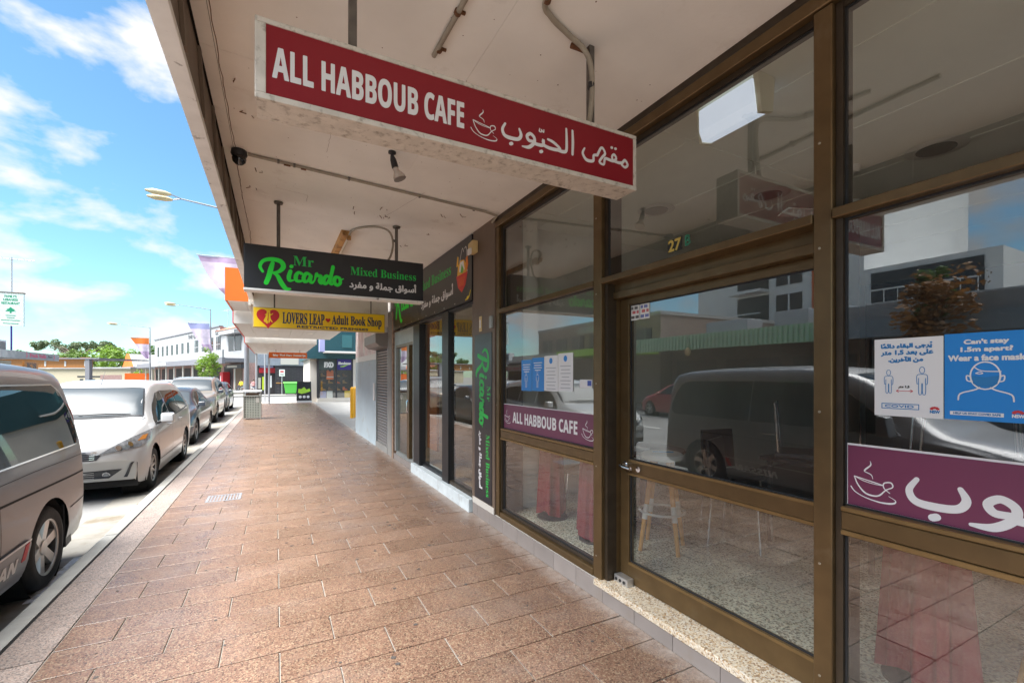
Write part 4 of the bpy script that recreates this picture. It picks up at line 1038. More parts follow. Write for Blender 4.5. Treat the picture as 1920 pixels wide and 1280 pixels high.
ricardo((-0.140, fY, 2.482), UX, UZ, 0.775, None, 0.735).build('lettering', 'green_ink', bs)
letters(alt('Mr', SERIF), (0.160, fY, 2.752), UX, UZ, 0.195, 0.098, 0.0).build('lettering', 'green_dark_ink', bs)
letters(alt('Mixed Business', SERIF), (0.725, fY, 2.712), UX, UZ, 0.725, 0.090, 0.0).build('lettering', 'green_dark_ink', bs)
letters(arabic('أسواق جملة و مفرد'), (0.715, fY, 2.555), UX, UZ, 0.735, 0.112, 0.004).build('lettering', 'sign_white', bs)
for x in (0.025, 1.24):
    MB().tube([(x, bY + 0.07, 2.922), (x, bY + 0.07, CZ(x) - 0.002)], 0.018, 10).build('hanger', 'steel_post', bs, smooth=True)
    MB().lathe([(0.0, 0), (0.045, 0), (0.04, -0.018), (0.0, -0.018)], (x, bY + 0.07, CZ(x) - 0.0035), 'z', 16).build('flange', 'steel_post', bs, smooth=True)
# ------------------------------------------------------------------ yellow sign
mat('sign_yellow', (0.95, 0.62, 0.010), 0.4)
mat('sign_yellow_edge', (0.55, 0.42, 0.18), 0.5)
mat('heart_red', (0.55, 0.012, 0.02), 0.4)
mat('navy_ink', (0.015, 0.03, 0.10), 0.5)
ys_ = thing('hanging_sign', 'yellow box sign with red heart and dancing couple for book shop', 'sign', (0.75, 9.2, 2.47), 'signs hanging under the awnings')
yY = 9.15
MB().box(-0.356, 1.920, yY, yY + 0.13, 2.466, 2.828).build('box', 'sign_yellow_edge', ys_, bevel=0.004)
MB().box(-0.340, 1.905, yY - 0.004, yY - 0.0005, 2.480, 2.815).build('face', 'sign_yellow', ys_)
yf = yY - 0.0052
def heart(o, s, m_, par, nm='heart'):
    q = []
    for k in range(40):
        t = 2 * math.pi * k / 40
        q.append((o[0] + s * 0.5 * (16 * math.sin(t) ** 3) / 16, o[1], o[2] + s * 0.47 * (13 * math.cos(t) - 5 * math.cos(2 * t) - 2 * math.cos(3 * t) - math.cos(4 * t)) / 14))
    MB().poly(q[::-1]).build(nm, m_, par)
heart((-0.12, yf, 2.648), 0.36, 'heart_red', ys_)
dn = [[(-0.015, 0.10, .018), (-0.013, 0.10, .018)], [(0.03, 0.105, .018), (0.032, 0.105, .018)], [(-0.02, 0.07, .016), (-0.03, 0.0, .026), (-0.06, -0.08, .036)], [(0.03, 0.07, .02), (0.03, 0.0, .02), (0.02, -0.11, .014)],
      [(0.03, 0.0, .016), (0.055, -0.06, .014), (0.09, -0.10, .010)], [(0.03, 0.06, .012), (0.07, 0.05, .010), (0.10, 0.075, .008)], [(-0.02, 0.06, .012), (-0.06, 0.045, .010)], [(-0.05, -0.08, .014), (-0.035, -0.13, .010)], [(-0.02, -0.08, .014), (-0.01, -0.13, .010)]]
stroke(dn, (-0.12, yf - 0.0006, 2.658), UX, UZ, 0.72, 0.85, samples=4).build('dancers', 'sign_yellow', ys_)
letters(alt('LOVERS LEAP', SERIF), (0.111, yf, 2.556), UX, UZ, 0.695, 0.205, 0.003).build('lettering', 'navy_ink', ys_)
heart((0.868, yf, 2.655), 0.09, 'heart_red', ys_)
letters(alt('Adult Book Shop', SERIF), (0.934, yf, 2.536), UX, UZ, 0.915, 0.222, 0.003).build('lettering', 'navy_ink', ys_)
letters('RESTRICTED PREMISES', (0.345, yf, 2.492), UX, UZ, 1.25, 0.040, 0.003).build('lettering', 'navy_ink', ys_)
for x in (-0.02, 1.66):
    MB().tube([(x, yY + 0.06, 2.826), (x, yY + 0.06, CZ(x) - 0.002)], 0.012, 8).build('hanger', 'steel_post', ys_)
# ------------------------------------------------------------------ grocery next door
gro = thing('grocery_building', 'grocery shop with black fascia sign and dark framed glazing', 'building', (2.07, 7.0, 0))
mat('black_frame', (0.018, 0.018, 0.020), 0.4, metal=0.3)
mat('alu_grey', (0.34, 0.36, 0.35), 0.45, metal=0.5, var=0.1)
mat('step_pale', (0.58, 0.64, 0.66), 0.6, var=0.1, vscale=6, dirt=(0.35, 0.36, 0.35), dscale=4)
mat('brown_wall', (0.20, 0.15, 0.115), 0.6, var=0.15, vscale=4)
bx('step', 'step_pale', gro, 2.020, 2.30, 5.00, 7.60, -0.004, 0.150, bevel=0.006)
bx('plinth', 'plinth_tile', gro, 2.062, 2.30, 7.605, 9.02, -0.004, 0.10)
bx('sill_frame', 'bronze_dark', gro, 2.09, 2.20, 5.00, 5.90, 0.151, 0.20)
bx('sill_frame', 'black_frame', gro, 2.12, 2.20, 6.10, 7.30, 0.151, 0.19)
bx('sill_frame', 'alu_grey', gro, 2.09, 2.18, 7.62, 8.93, 0.101, 0.16)
for (a, b, m_, zt) in ((4.962, 5.015, 'pilaster_brown', 2.46), (5.86, 6.12, 'black_frame', 2.49), (7.26, 7.62, 'black_frame', 2.46), (7.622, 7.66, 'alu_grey', 2.46), (7.90, 8.05, 'bronze', 2.20), (8.90, 8.98, 'alu_grey', 2.46)):
    bx('post', m_, gro, 2.07, 2.18, a, b, 0.152 if b < 7.6 else 0.161, zt, bevel=0.004)
bx('door_head', 'alu_grey', gro, 2.075, 2.16, 7.665, 8.895, 2.205, 2.46)
bx('door_rail', 'bronze', gro, 2.072, 2.14, 7.665, 8.895, 2.155, 2.203)
def gpane(y0, y1, z0, z1, m_='shop_glass_bronze', x=2.115):
    return MB().quad((x, y1, z0), (x, y0, z0), (x, y0, z1), (x, y1, z1)).build('glass_pane', m_, gro)
gpane(5.017, 5.858, 0.20, 2.46); gpane(6.122, 7.258, 0.19, 2.46, x=2.16); gpane(8.052, 8.898, 0.16, 2.155); gpane(7.662, 7.898, 0.16, 2.155)
bx('head_frame', 'black_frame', gro, 2.085, 2.18, 5.017, 7.258, 2.465, 2.50)
MB().tube([(2.045, 7.86, 1.20), (2.02, 7.86, 1.16), (2.02, 7.86, 1.02), (2.045, 7.86, 0.98)], 0.012, 8).build('door_handle', 'chrome', gro, smooth=True)
fa = bx('fascia_sign', 'sign_black', gro, 2.045, 2.10, 4.966, 8.98, 2.505, 3.278)
fx = 2.0435
mat('bolt_white', (0.7, 0.7, 0.7), 0.4)
ricardo((fx, 8.85, 2.58), UW, VW, 1.62).build('lettering', 'green_ink', fa)
letters(alt('Mixed Business', SERIF), (fx, 7.18, 2.94), UW, VW, 1.50, 0.15).build('lettering', 'green_dark_ink', fa)
letters(arabic('أسواق جملة و مفرد'), (fx, 7.05, 2.64), UW, VW, 1.45, 0.17, 0.006).build('lettering', 'sign_white', fa)
bq = MB()
for k in range(9):
    y_ = 5.1 + k * 0.42
    bx('bolt', 'bolt_white', fa, fx - 0.003, fx, y_, y_ + 0.014, 2.525, 2.539)
# shopping basket picture: red basket with produce
mat('basket_red', (0.62, 0.03, 0.025), 0.45)
mat('produce_yellow', (0.75, 0.42, 0.03), 0.5); mat('produce_green', (0.12, 0.42, 0.05), 0.5); mat('produce_white', (0.75, 0.75, 0.72), 0.5); mat('produce_orange', (0.75, 0.22, 0.02), 0.5)
pc_ = (5.28, 2.68)
def fpoly(pts, m_, nm, lift): MB().poly([(fx - lift, pc_[0] - a * 0.95, pc_[1] + b * 0.78) for (a, b) in pts][::-1]).build(nm, m_, fa)
fpoly([(-0.20, 0.24), (0.20, 0.24), (0.13, 0.05), (0.0, -0.05), (-0.14, 0.05)], 'basket_red', 'basket_picture', 0.0010)
fpoly([(-0.17, 0.242), (-0.14, 0.40), (-0.05, 0.47), (0.08, 0.45), (0.15, 0.36), (0.17, 0.242)], 'produce_yellow', 'produce_picture', 0.0006)
fpoly([(-0.10, 0.30), (-0.06, 0.44), (0.06, 0.44), (0.10, 0.30), (0.0, 0.26)], 'produce_white', 'produce_picture', 0.0014)
fpoly([(-0.05, 0.27), (0.0, 0.40), (0.07, 0.30), (0.03, 0.25)], 'produce_green', 'produce_picture', 0.0018)
fpoly([(0.12, 0.25), (0.14, 0.46), (0.20, 0.48), (0.22, 0.34), (0.18, 0.25)], 'produce_orange', 'produce_picture', 0.0012)
fpoly([(-0.20, 0.40), (-0.16, 0.56), (-0.12, 0.54), (-0.13, 0.40)], 'produce_yellow', 'produce_picture', 0.0008)
stroke([[(-0.18, 0.20, .006), (0.0, 0.62, .006), (0.06, 0.58, .006)], [(0.19, 0.22, .006), (0.16, 0.60, .006), (0.10, 0.62, .006)]], (fx - 0.0004, pc_[0], pc_[1]), UW, VW, 0.95, 0.78).build('basket_picture', 'produce_white', fa)
for k in range(5):
    stroke([[(-0.11 + 0.05 * k, 0.19, .006), (-0.08 + 0.035 * k, 0.06, .006)]], (fx - 0.0020, pc_[0], pc_[1]), UW, VW, 0.95, 0.78).build('basket_picture', 'produce_orange', fa)
mat('yellow_rope', (0.75, 0.55, 0.03), 0.6)
stroke([[(0.0, 0.0, .010), (0.10, 0.015, .010), (0.16, 0.09, .008)], [(0.05, 0.02, .010), (0.09, 0.03, .010)]], (fx - 0.004, 5.15, 2.53), UW, VW, 1, 1).build('sign_flourish', 'yellow_rope', fa)
# shell and inside
bx('upper_wall', 'concrete_pale', gro, 2.10, 2.30, 4.96, 9.02, 3.56, 7.4)
bx('side_wall', 'wall_offwhite', gro, 2.30, 9.0, 4.955, 5.00, 0.0, 7.4)
bx('side_wall', 'wall_offwhite', gro, 2.20, 9.0, 9.00, 9.05, 0.0, 7.4)
bx('rear_wall', 'brown_wall', gro, 8.8, 9.0, 5.005, 8.995, 0.0, 7.4)
bx('floor', 'terrazzo_step', gro, 2.305, 8.79, 5.005, 8.995, 0.0, 0.15)
bx('ceiling', 'wall_offwhite', gro, 2.185, 8.79, 5.005, 8.995, 2.9, 3.0)
bx('roof', 'concrete_pale', gro, 2.10, 9.0, 4.96, 9.05, 7.405, 7.6)
mat('timber_orange', (0.42, 0.17, 0.04), 0.5, var=0.15, vscale=8, stretch=(4, 4, 0.4))
bx('timber_panel', 'timber_orange', gro, 2.20, 2.24, 6.75, 7.24, 0.45, 2.46)
bx('shelving', 'brown_wall', gro, 4.0, 4.5, 5.4, 8.5, 0.152, 2.1)
# vertical banner on the pilaster
vb = tag(MB().box(2.0525, 2.0575, 4.425, 4.895, 0.215, 2.080).build('pilaster_banner', 'sign_black', None), 'tall black banner with sideways green lettering on the pilaster', 'banner')
mat('banner_gloss', (0.02, 0.022, 0.03), 0.25)
vx = 2.0518
DU, DV = (0, 0, -1), (0, -1, 0)
ricardo((vx, 4.865, 1.90), DU, DV, 0.84).build('lettering', 'green_dark_ink', vb)
letters(alt('Mr', SERIF), (vx, 4.545, 1.50), DU, DV, 0.17, 0.085).build('lettering', 'green_dark_ink', vb)
letters(alt('Mixed Business', SERIF), (vx, 4.575, 0.965), DU, DV, 0.68, 0.095).build('lettering', 'green_dark_ink', vb)
letters(arabic('أسواق جملة و مفرد'), (vx, 4.775, 0.985), DU, DV, 0.64, 0.10, 0.005).build('lettering', 'sign_white', vb)
# small fittings on the pilaster
mat('alarm_cream', (0.66, 0.50, 0.24), 0.5)
ab = thing('alarm_sensor', 'cream sensor box at the top of the brown pilaster', 'sensor', (2.05, 4.88, 3.05))
MB().prism([(4.80, 3.02), (4.94, 3.02), (4.94, 3.14), (4.80, 3.16)], 'x', 1.985, 2.0565).build('body', 'alarm_cream', ab, bevel=0.012)
MB().prism([(4.815, 3.00), (4.91, 3.00), (4.91, 3.07), (4.815, 3.07)], 'x', 1.965, 1.9845).build('lens', 'sticker_white', ab, bevel=0.006)
sw = thing('key_switch', 'small cream switch plate above the pilaster banner', 'switch', (2.05, 4.70, 2.15))
bx('plate', 'alarm_cream', sw, 2.050, 2.0575, 4.69, 4.76, 2.11, 2.28, bevel=0.003)
bx('rocker', 'sticker_white', sw, 2.046, 2.0495, 4.71, 4.74, 2.15, 2.24)
jb = tag(bx('junction_box', 'alu_grey', None, 2.03, 2.0575, 4.39, 4.45, 2.12, 2.25, bevel=0.006), 'little grey box with cable on the pilaster edge', 'junction box')

# ------------------------------------------------------------------ book shop with roller shutter, pale blue wall
bk = thing('bookshop_building', 'book shop with grey roller shutter and pale blue painted wall', 'building', (2.07, 11.4, 0))
mat('blue_wall', (0.44, 0.52, 0.56), 0.7, var=0.08, vscale=1.5, dirt=(0.36, 0.38, 0.37), dscale=3, bump=0.1, bscale=40)
mat('pink_ads', (0.66, 0.52, 0.52), 0.6, var=0.25, vscale=2.2, dirt=(0.75, 0.72, 0.70), dscale=1.8, dlo=0.45, dhi=0.6)
mat('ads_white', (0.74, 0.74, 0.72), 0.6)
mat('shutter_grey', (0.24, 0.22, 0.21), 0.45, metal=0.3)
mat('brick_edge', (0.30, 0.20, 0.14), 0.8, var=0.3, vscale=14, bump=0.4, bscale=20)
bx('brick_pier', 'brick_edge', bk, 2.055, 2.35, 9.055, 9.16, 0.0, 2.9)
bx('pier', 'concrete_pale', bk, 2.05, 2.35, 9.165, 9.52, 0.0, 2.9)
z = 0.13
while z < 2.16:
    MB().prism([(2.100, z), (2.078, z + 0.012), (2.070, z + 0.03), (2.078, z + 0.048), (2.100, z + 0.060)], 'y', 9.535, 10.735).build('slat', 'shutter_grey', bk)
    z += 0.062
bx('shutter_track', 'alu_grey', bk, 2.05, 2.13, 9.522, 9.550, 0.10, 2.199)
bx('shutter_track', 'alu_grey', bk, 2.05, 2.13, 10.72, 10.76, 0.10, 2.199)
MB().prism([(2.10, 2.20), (1.88, 2.23), (1.80, 2.30), (1.80, 2.48), (2.10, 2.52)], 'y', 9.50, 10.80).build('shutter_box', 'shutter_grey', bk, bevel=0.01)
bx('threshold', 'concrete_pale', bk, 2.045, 2.30, 9.525, 10.76, -0.003, 0.128)
w1 = bx('wall', 'blue_wall', bk, 2.055, 2.40, 10.765, 13.78, -0.004, 2.00)
bx('advert_panel', 'ads_white', bk, 2.052, 2.40, 10.765, 13.77, 2.003, 2.14)
bx('advert_panel', 'pink_ads', bk, 2.054, 2.40, 10.81, 13.77, 2.143, 2.90)
bx('upper_wall', 'concrete_pale', bk, 2.10, 2.40, 9.03, 13.78, 2.95, 6.8)
bx('side_wall', 'concrete_pale', bk, 2.405, 9.0, 13.50, 13.775, -0.004, 6.8)
bx('side_wall', 'concrete_pale', bk, 2.36, 9.0, 9.06, 9.30, 0.0, 6.8)
bx('rear_wall', 'concrete_pale', bk, 9.0, 9.2, 9.06, 13.78, 0.0, 6.8)
bx('roof', 'concrete_pale', bk, 2.10, 9.2, 9.06, 13.78, 6.805, 7.0)
nt_ = tag(bx('intercom_panel', 'sticker_white', None, 2.02, 2.0535, 10.83, 10.98, 1.05, 1.45, bevel=0.006), 'white panel fixed to the pale blue wall by the shutter', 'panel')
bka = thing('bookshop_awning', 'cream lined awning past the yellow sign', 'awning', (0.8, 11.4, 2.9))
mat('soffit_cream', (0.66, 0.61, 0.54), 0.7, var=0.05, vscale=1.5)
mat('soffit_white', (0.70, 0.68, 0.64), 0.7, var=0.05)
mat('orange_paint', (0.80, 0.14, 0.008), 0.45)
mat('red_paint', (0.62, 0.03, 0.015), 0.45)
mat('downlight', (0.85, 0.82, 0.72), 0.4)
bx('soffit', 'soffit_cream', bka, -0.40, 2.05, 9.515, 13.28, 2.92, 2.98)
bx('fascia', 'soffit_cream', bka, -0.44, -0.402, 9.515, 13.28, 2.90, 3.5)
for y in (10.6, 12.2):
    MB().lathe([(0.0, 0), (0.09, 0), (0.075, -0.012), (0.0, -0.012)], (0.6, y, 2.9185), 'z', 20).build('downlight', 'downlight', bka)
def stepped_awning(name, label, y0, y1, x0, x1, z, fz, m_end, m_edge):
    a_ = thing(name, label, 'awning', ((x0 + x1) / 2, (y0 + y1) / 2, z), 'stepped awnings down the street')
    n_ = 8
    for k in range(n_):                       # lining boards
        xa = x0 + 0.03 + (x1 - x0 - 0.03) * k / n_; xb = x0 + 0.03 + (x1 - x0 - 0.03) * (k + 1) / n_
        bx('lining_board', 'soffit_white', a_, xa + 0.004, xb - 0.004, y0 + 0.03, y1, z, z + 0.03)
    bx('deck', 'soffit_cream', a_, x0 + 0.03, x1, y0 + 0.031, y1, z + 0.031, z + 0.12)
    bx('fascia', m_edge, a_, x0, x0 + 0.028, y0, y1, z - 0.02, fz)
    bx('end_board', m_end, a_, x0 + 0.029, x1, y0, y0 + 0.028, z - 0.02, fz)
    for (fx_, fy_) in ((0.35, 0.3), (0.35, 0.75), (0.7, 0.5)):
        MB().lathe([(0.0, 0), (0.11, 0), (0.09, -0.014), (0.0, -0.014)], (x0 + (x1 - x0) * fx_, y0 + (y1 - y0) * fy_, z - 0.001), 'z', 18).build('downlight', 'downlight', a_)
    return a_
stepped_awning('stepped_awning', 'tall awning with bright orange end box above the kerb', 13.3, 15.45, -1.12, 2.05, 3.52, 4.32, 'orange_paint', 'orange_paint')
stepped_awning('stepped_awning', 'white awning with red edge just past the orange one', 15.5, 20.9, -1.12, 2.05, 3.18, 3.62, 'soffit_white', 'red_paint')
stepped_awning('stepped_awning', 'lowest white awning with red edge before the corner shop', 21.0, 31.0, -1.12, 1.55, 2.98, 3.55, 'soffit_white', 'red_paint')
# posts of the far awning
mat('galv', (0.42, 0.43, 0.45), 0.5, metal=0.5)
for (x, y) in ((-1.0, 30.4), (-0.35, 30.4)):
    t_ = tag(MB().tube([(x, y, 0.0), (x, y, 2.955)], 0.05, 12).build('awning_post', 'galv', None, smooth=True), 'slim grey post carrying the lowest awning, ' + ('kerb side one' if x < -0.7 else 'inner one'), 'post', 'awning posts')
# ------------------------------------------------------------------ hanging orange sign far down
os_ = thing('hanging_sign', 'orange sign for safety and work wear hanging far down', 'sign', (0.5, 26, 2.54), 'signs hanging under the awnings')
mat('sign_orange', (0.72, 0.13, 0.01), 0.45)
bx('face', 'sign_orange', os_, -0.31, 1.45, 26.0, 26.06, 2.545, 2.84)
letters('Safety · Work Wears · Footwear Spe', (-0.13, 25.996, 2.62), UX, UZ, 1.5, 0.13, 0.006).build('lettering', 'sticker_white', os_)
for x in (0.0, 1.1): bx('hanger', 'steel_post', os_, x, x + 0.02, 26.02, 26.04, 2.84, 2.978)
# ------------------------------------------------------------------ corner work-wear shop, teal
tl = thing('corner_shop', 'teal fronted work wear shop with display windows on the corner', 'building', (3.5, 32, 0))
mat('teal', (0.012, 0.065, 0.078), 0.5, var=0.06)
mat('teal_light', (0.03, 0.12, 0.13), 0.5)
mat('lilac', (0.32, 0.33, 0.55), 0.5)
mat('shop_frame', (0.03, 0.03, 0.035), 0.5)
mat('shop_dark', (0.03, 0.035, 0.035), 0.6)
mat('fxd_panel', (0.05, 0.07, 0.065), 0.4)
mat('purple_panel', (0.045, 0.03, 0.22), 0.4)
mat('lime', (0.42, 0.75, 0.05), 0.5)
yw = 31.6
bx('base', 'soffit_cream', tl, 2.35, 8.9, yw, yw + 0.3, -0.004, 0.22)
bx('wall', 'soffit_cream', tl, 4.55, 8.9, yw, yw + 0.3, 0.222, 2.75)
bx('wall', 'soffit_cream', tl, 1.95, 2.35, yw + 0.305, yw + 8, -0.004, 2.75)
bx('upper_wall', 'teal', tl, 1.70, 8.9, yw - 0.25, yw + 8, 2.752, 5.2)
bx('canopy', 'teal', tl, 2.70, 6.5, yw - 1.3, yw - 0.255, 3.20, 4.25)
bx('canopy_trim', 'soffit_white', tl, 2.68, 6.52, yw - 1.32, yw - 0.256, 3.10, 3.197)
bx('canopy_panel', 'teal_light', tl, 3.7, 4.3, yw - 1.34, yw - 1.303, 3.42, 4.22)
bx('lilac_sign', 'lilac', tl, 2.40, 2.695, yw - 1.3, yw - 0.6, 3.15, 4.15)
bx('interior_back', 'shop_dark', tl, 2.40, 8.8, yw + 2.2, yw + 2.3, 0.0, 2.75)
bx('interior_floor', 'concrete_pale', tl, 2.36, 8.8, yw + 0.31, yw + 2.19, 0.0, 0.2)
for (a, b) in ((2.36, 2.46), (3.46, 3.56), (4.45, 4.545)): bx('post', 'shop_frame', tl, a, b, yw, yw + 0.08, 0.223, 2.75)
for k in range(3): bx('side_post', 'shop_frame', tl, 2.352, 2.40, yw + 0.5 + k * 0.6, yw + 0.6 + k * 0.6, 0.2, 2.74)
for (a, b) in ((2.462, 3.458), (3.562, 4.448)):
    MB().quad((a, yw + 0.05, 0.225), (b, yw + 0.05, 0.225), (b, yw + 0.05, 2.05), (a, yw + 0.05, 2.05)).build('glass_pane', 'shop_glass', tl)
bx('sign_panel', 'fxd_panel', tl, 2.462, 3.458, yw + 0.03, yw + 0.06, 2.052, 2.745)
letters('FXD', (2.80, yw + 0.026, 2.22), UX, UZ, 0.52, 0.30, 0.03).build('lettering', 'sticker_white', tl)
bx('sign_panel', 'purple_panel', tl, 3.562, 4.448, yw + 0.03, yw + 0.06, 2.052, 2.745)
letters('Blundstone', (3.62, yw + 0.026, 2.40), UX, UZ, 0.76, 0.17, 0.012, slant=0.2).build('lettering', 'sticker_white', tl)
stroke([[(0, 0, .03), (0.4, 0.05, .06), (1, 0.3, .01)]], (3.75, yw + 0.026, 2.26), UX, UZ, 0.55, 0.55).build('swoosh', 'lime', tl)
mat('boot_tan', (0.42, 0.22, 0.06), 0.6); mat('boot_brown', (0.16, 0.08, 0.04), 0.6); mat('vest_orange', (0.85, 0.16, 0.02), 0.6); mat('vest_lime', (0.6, 0.75, 0.03), 0.6); mat('box_white', (0.7, 0.72, 0.72), 0.6)
sh = thing('display_shelf', 'stepped display of boots inside the corner shop window', 'shelf', (3.4, yw + 0.9, 0.2))
for k, z_ in enumerate((0.7, 1.15, 1.6)): bx('board', 'shop_frame', sh, 2.55, 4.4, yw + 0.45 + 0.1 * k, yw + 0.75 + 0.1 * k, z_ - 0.03, z_)
bx('back', 'shop_frame', sh, 2.55, 4.4, yw + 0.98, yw + 1.0, 0.201, 2.0)
def boot(x, y, z, m_, lb):
    q = MB().prism([(x, z), (x + 0.30, z), (x + 0.31, z + 0.05), (x + 0.2, z + 0.11), (x + 0.12, z + 0.13), (x + 0.12, z + 0.22), (x, z + 0.22)], 'y', y, y + 0.11)
    tag(q.build('work_boot', m_, None, bevel=0.012), lb, 'boot', 'boots in the corner shop window')
i_ = 0
for (z_, row) in ((0.7, 'lowest'), (1.15, 'middle'), (1.6, 'top')):
    k0 = (0.7, 1.15, 1.6).index(z_)
    for j_ in range(4):
        boot(2.62 + j_ * 0.45, yw + 0.53 + 0.1 * k0, z_, ('boot_tan', 'boot_brown', 'boot_tan', 'vest_orange')[(j_ + k0) % 4], 'boot on the %s window shelf, %s from left' % (row, ('first', 'second', 'third', 'fourth')[j_]))
def vest(x, z, m_, lb):
    t_ = thing('safety_vest', lb, 'vest', (x, yw + 0.35, z), 'vests in the corner shop window')
    MB().prism([(x, z), (x + 0.42, z), (x + 0.42, z + 0.55), (x + 0.33, z + 0.62), (x + 0.21, z + 0.5), (x + 0.09, z + 0.62), (x, z + 0.55)], 'y', yw + 0.33, yw + 0.40).build('body', m_, t_, bevel=0.01)
    bx('stripe', 'box_white', t_, x - 0.002, x + 0.422, yw + 0.325, yw + 0.3295, z + 0.14, z + 0.19)
vest(2.95, 1.42, 'vest_orange', 'orange safety vest hung in the corner shop window')
for (x, m_, lb) in ((2.56, 'lilac', 'pale blue card leaning low in the corner shop window'), (2.95, 'box_white', 'white boxes card low in the left display window'), (4.05, 'sign_yellow', 'yellow warning card low in the right display window')):
    tag(bx('display_card', m_, None, x, x + 0.36, yw + 0.30, yw + 0.32, 0.225, 0.66), lb, 'card', 'cards in the corner shop window')
# yellow bollards in the forecourt
mat('bollard_yellow', (0.85, 0.42, 0.01), 0.45, dirt=(0.4, 0.2, 0.03), dscale=6, dlo=0.62, dhi=0.8)
names = ['yellow bollard left of the pair beside the blue wall', 'yellow bollard right of the pair beside the blue wall', 'yellow bollard third along the forecourt', 'yellow bollard farthest along the forecourt']
for k, (x, y) in enumerate(((2.63, 18.5), (2.80, 18.9), (3.3, 16.6), (3.5, 21.2))):
    b_ = MB().lathe([(0.0, -0.001), (0.075, -0.001), (0.075, 1.12), (0.065, 1.17), (0.03, 1.20), (0.0, 1.205)], (x, y, 0), 'z', 20).build('bollard', 'bollard_yellow', None, smooth=True)
    tag(b_, names[k], 'bollard', 'yellow bollards')
# ------------------------------------------------------------------ vehicles
def interp(tab, y):
    if y <= tab[0][0]: return tab[0][1]
    if y >= tab[-1][0]: return tab[-1][1]
    for k in range(len(tab) - 1):
        a, b = tab[k], tab[k + 1]
        if a[0] <= y <= b[0]:
            def sl(i):
                if i <= 0 or i >= len(tab) - 1:
                    j = min(max(i, 0), len(tab) - 2); return (tab[j + 1][1] - tab[j][1]) / (tab[j + 1][0] - tab[j][0])
                d0 = (tab[i][1] - tab[i - 1][1]) / (tab[i][0] - tab[i - 1][0]); d1 = (tab[i + 1][1] - tab[i][1]) / (tab[i + 1][0] - tab[i][0])
                return 0.0 if d0 * d1 <= 0 else 2 * d0 * d1 / (d0 + d1)
            h_ = b[0] - a[0]; t = (y - a[0]) / h_; m0, m1 = sl(k) * h_, sl(k + 1) * h_
            return (2*t**3 - 3*t*t + 1) * a[1] + (t**3 - 2*t*t + t) * m0 + (-2*t**3 + 3*t*t) * b[1] + (t**3 - t*t) * m1
def car_surface(S):
    """S: dict with L, W, top, belt, bot, wplan, roofr, arches, kf, kr; returns verts, faces of the painted shell"""
    L, W = S['L'], S['W']
    ys = set()
    n = 84
    for i in range(n + 1):
        t = i / n; ys.add(round(L * (0.5 - 0.5 * math.cos(math.pi * t)) * 0.55 + L * t * 0.45, 4))
    for y_ in (0.004, 0.010, 0.02, 0.035, L - 0.004, L - 0.010, L - 0.02, L - 0.035): ys.add(round(y_, 4))
    for (yc, zc, ra) in S['arches']:
        for k in range(17): ys.add(round(yc + ra * math.cos(math.pi * k / 16), 4))
        ys.add(round(yc - ra - 0.006, 4)); ys.add(round(yc + ra + 0.006, 4))
    ys = sorted(ys); out = [ys[0]]
    for y_ in ys[1:]:
        if y_ - out[-1] > 0.0035: out.append(y_)
    ys = out
    NV = 15; NR = 14
    rows = []
    for y in ys:
        top = interp(S['top'], y); bot = interp(S['bot'], y); belt = min(interp(S['belt'], y), top - 0.02)
        bot = min(bot, interp(S['bot'], L / 2) + 0.06); belt = max(belt, bot + 0.02)
        hw = W / 2 * interp(S['wplan'], y)
        zb = bot
        for (yc, zc, ra) in S['arches']:
            if abs(y - yc) < ra: zb = max(zb, zc + math.sqrt(max(ra * ra - (y - yc) ** 2, 0)))
        zb = min(zb, belt - 0.01)
        crease = S.get('crease', 0.5)
        def side(z):
            t = (z - bot) / max(belt - bot, 1e-4)
            return hw * interp([(0, S.get('w_bot', 0.955)), (0.18, 0.988), (crease, 1.0), (0.82, 0.985), (1, S.get('w_belt', 0.962))], t)
        pts = []
        for k in range(NV):
            z = zb + (belt - zb) * k / (NV - 1); pts.append((side(z), z))
        g = min(max((top - belt) / 0.42, 0), 1); g = g * g * (3 - 2 * g)
        xs = side(belt)
        rr = S['roofr'] * hw
        ex = xs * (1 - g) * 0.93 + rr * g; ez = belt + (top - belt) * (0.62 * (1 - g) + 0.86 * g)
        ctrl = [(xs, belt), (xs * 0.5 + ex * 0.5 + 0.012 * g, belt * 0.5 + ez * 0.5), (ex, ez), (ex * 0.86, ez + (top - ez) * 0.66), (ex * 0.5, ez + (top - ez) * 0.93), (0, top)]
        cur = catmull(ctrl, 3)
        pts += cur[1:]
        yo = []
        for (x, z) in pts:
            q = abs(x) / (W / 2)
            f_ = max(0.0, 1 - y / S.get('ff', 0.9)); r_ = max(0.0, 1 - (L - y) / S.get('rf', 0.7))
            yo.append((x, y + S['kf'] * q ** 2.6 * f_ * f_ - S['kr'] * q ** 2.6 * r_ * r_, z))
        rows.append([(-p[0], p[1], p[2]) for p in yo] + [p for p in yo[:-1]][::-1])
    m = len(rows[0]); V = [p for r_ in rows for p in r_]; F = []
    for i in range(len(rows) - 1):
        for k in range(m - 1): F.append((i * m + k, i * m + k + 1, (i + 1) * m + k + 1, (i + 1) * m + k))
    for e in (0, len(rows) - 1): F.append(tuple(range(e * m, e * m + m)))
    return V, F
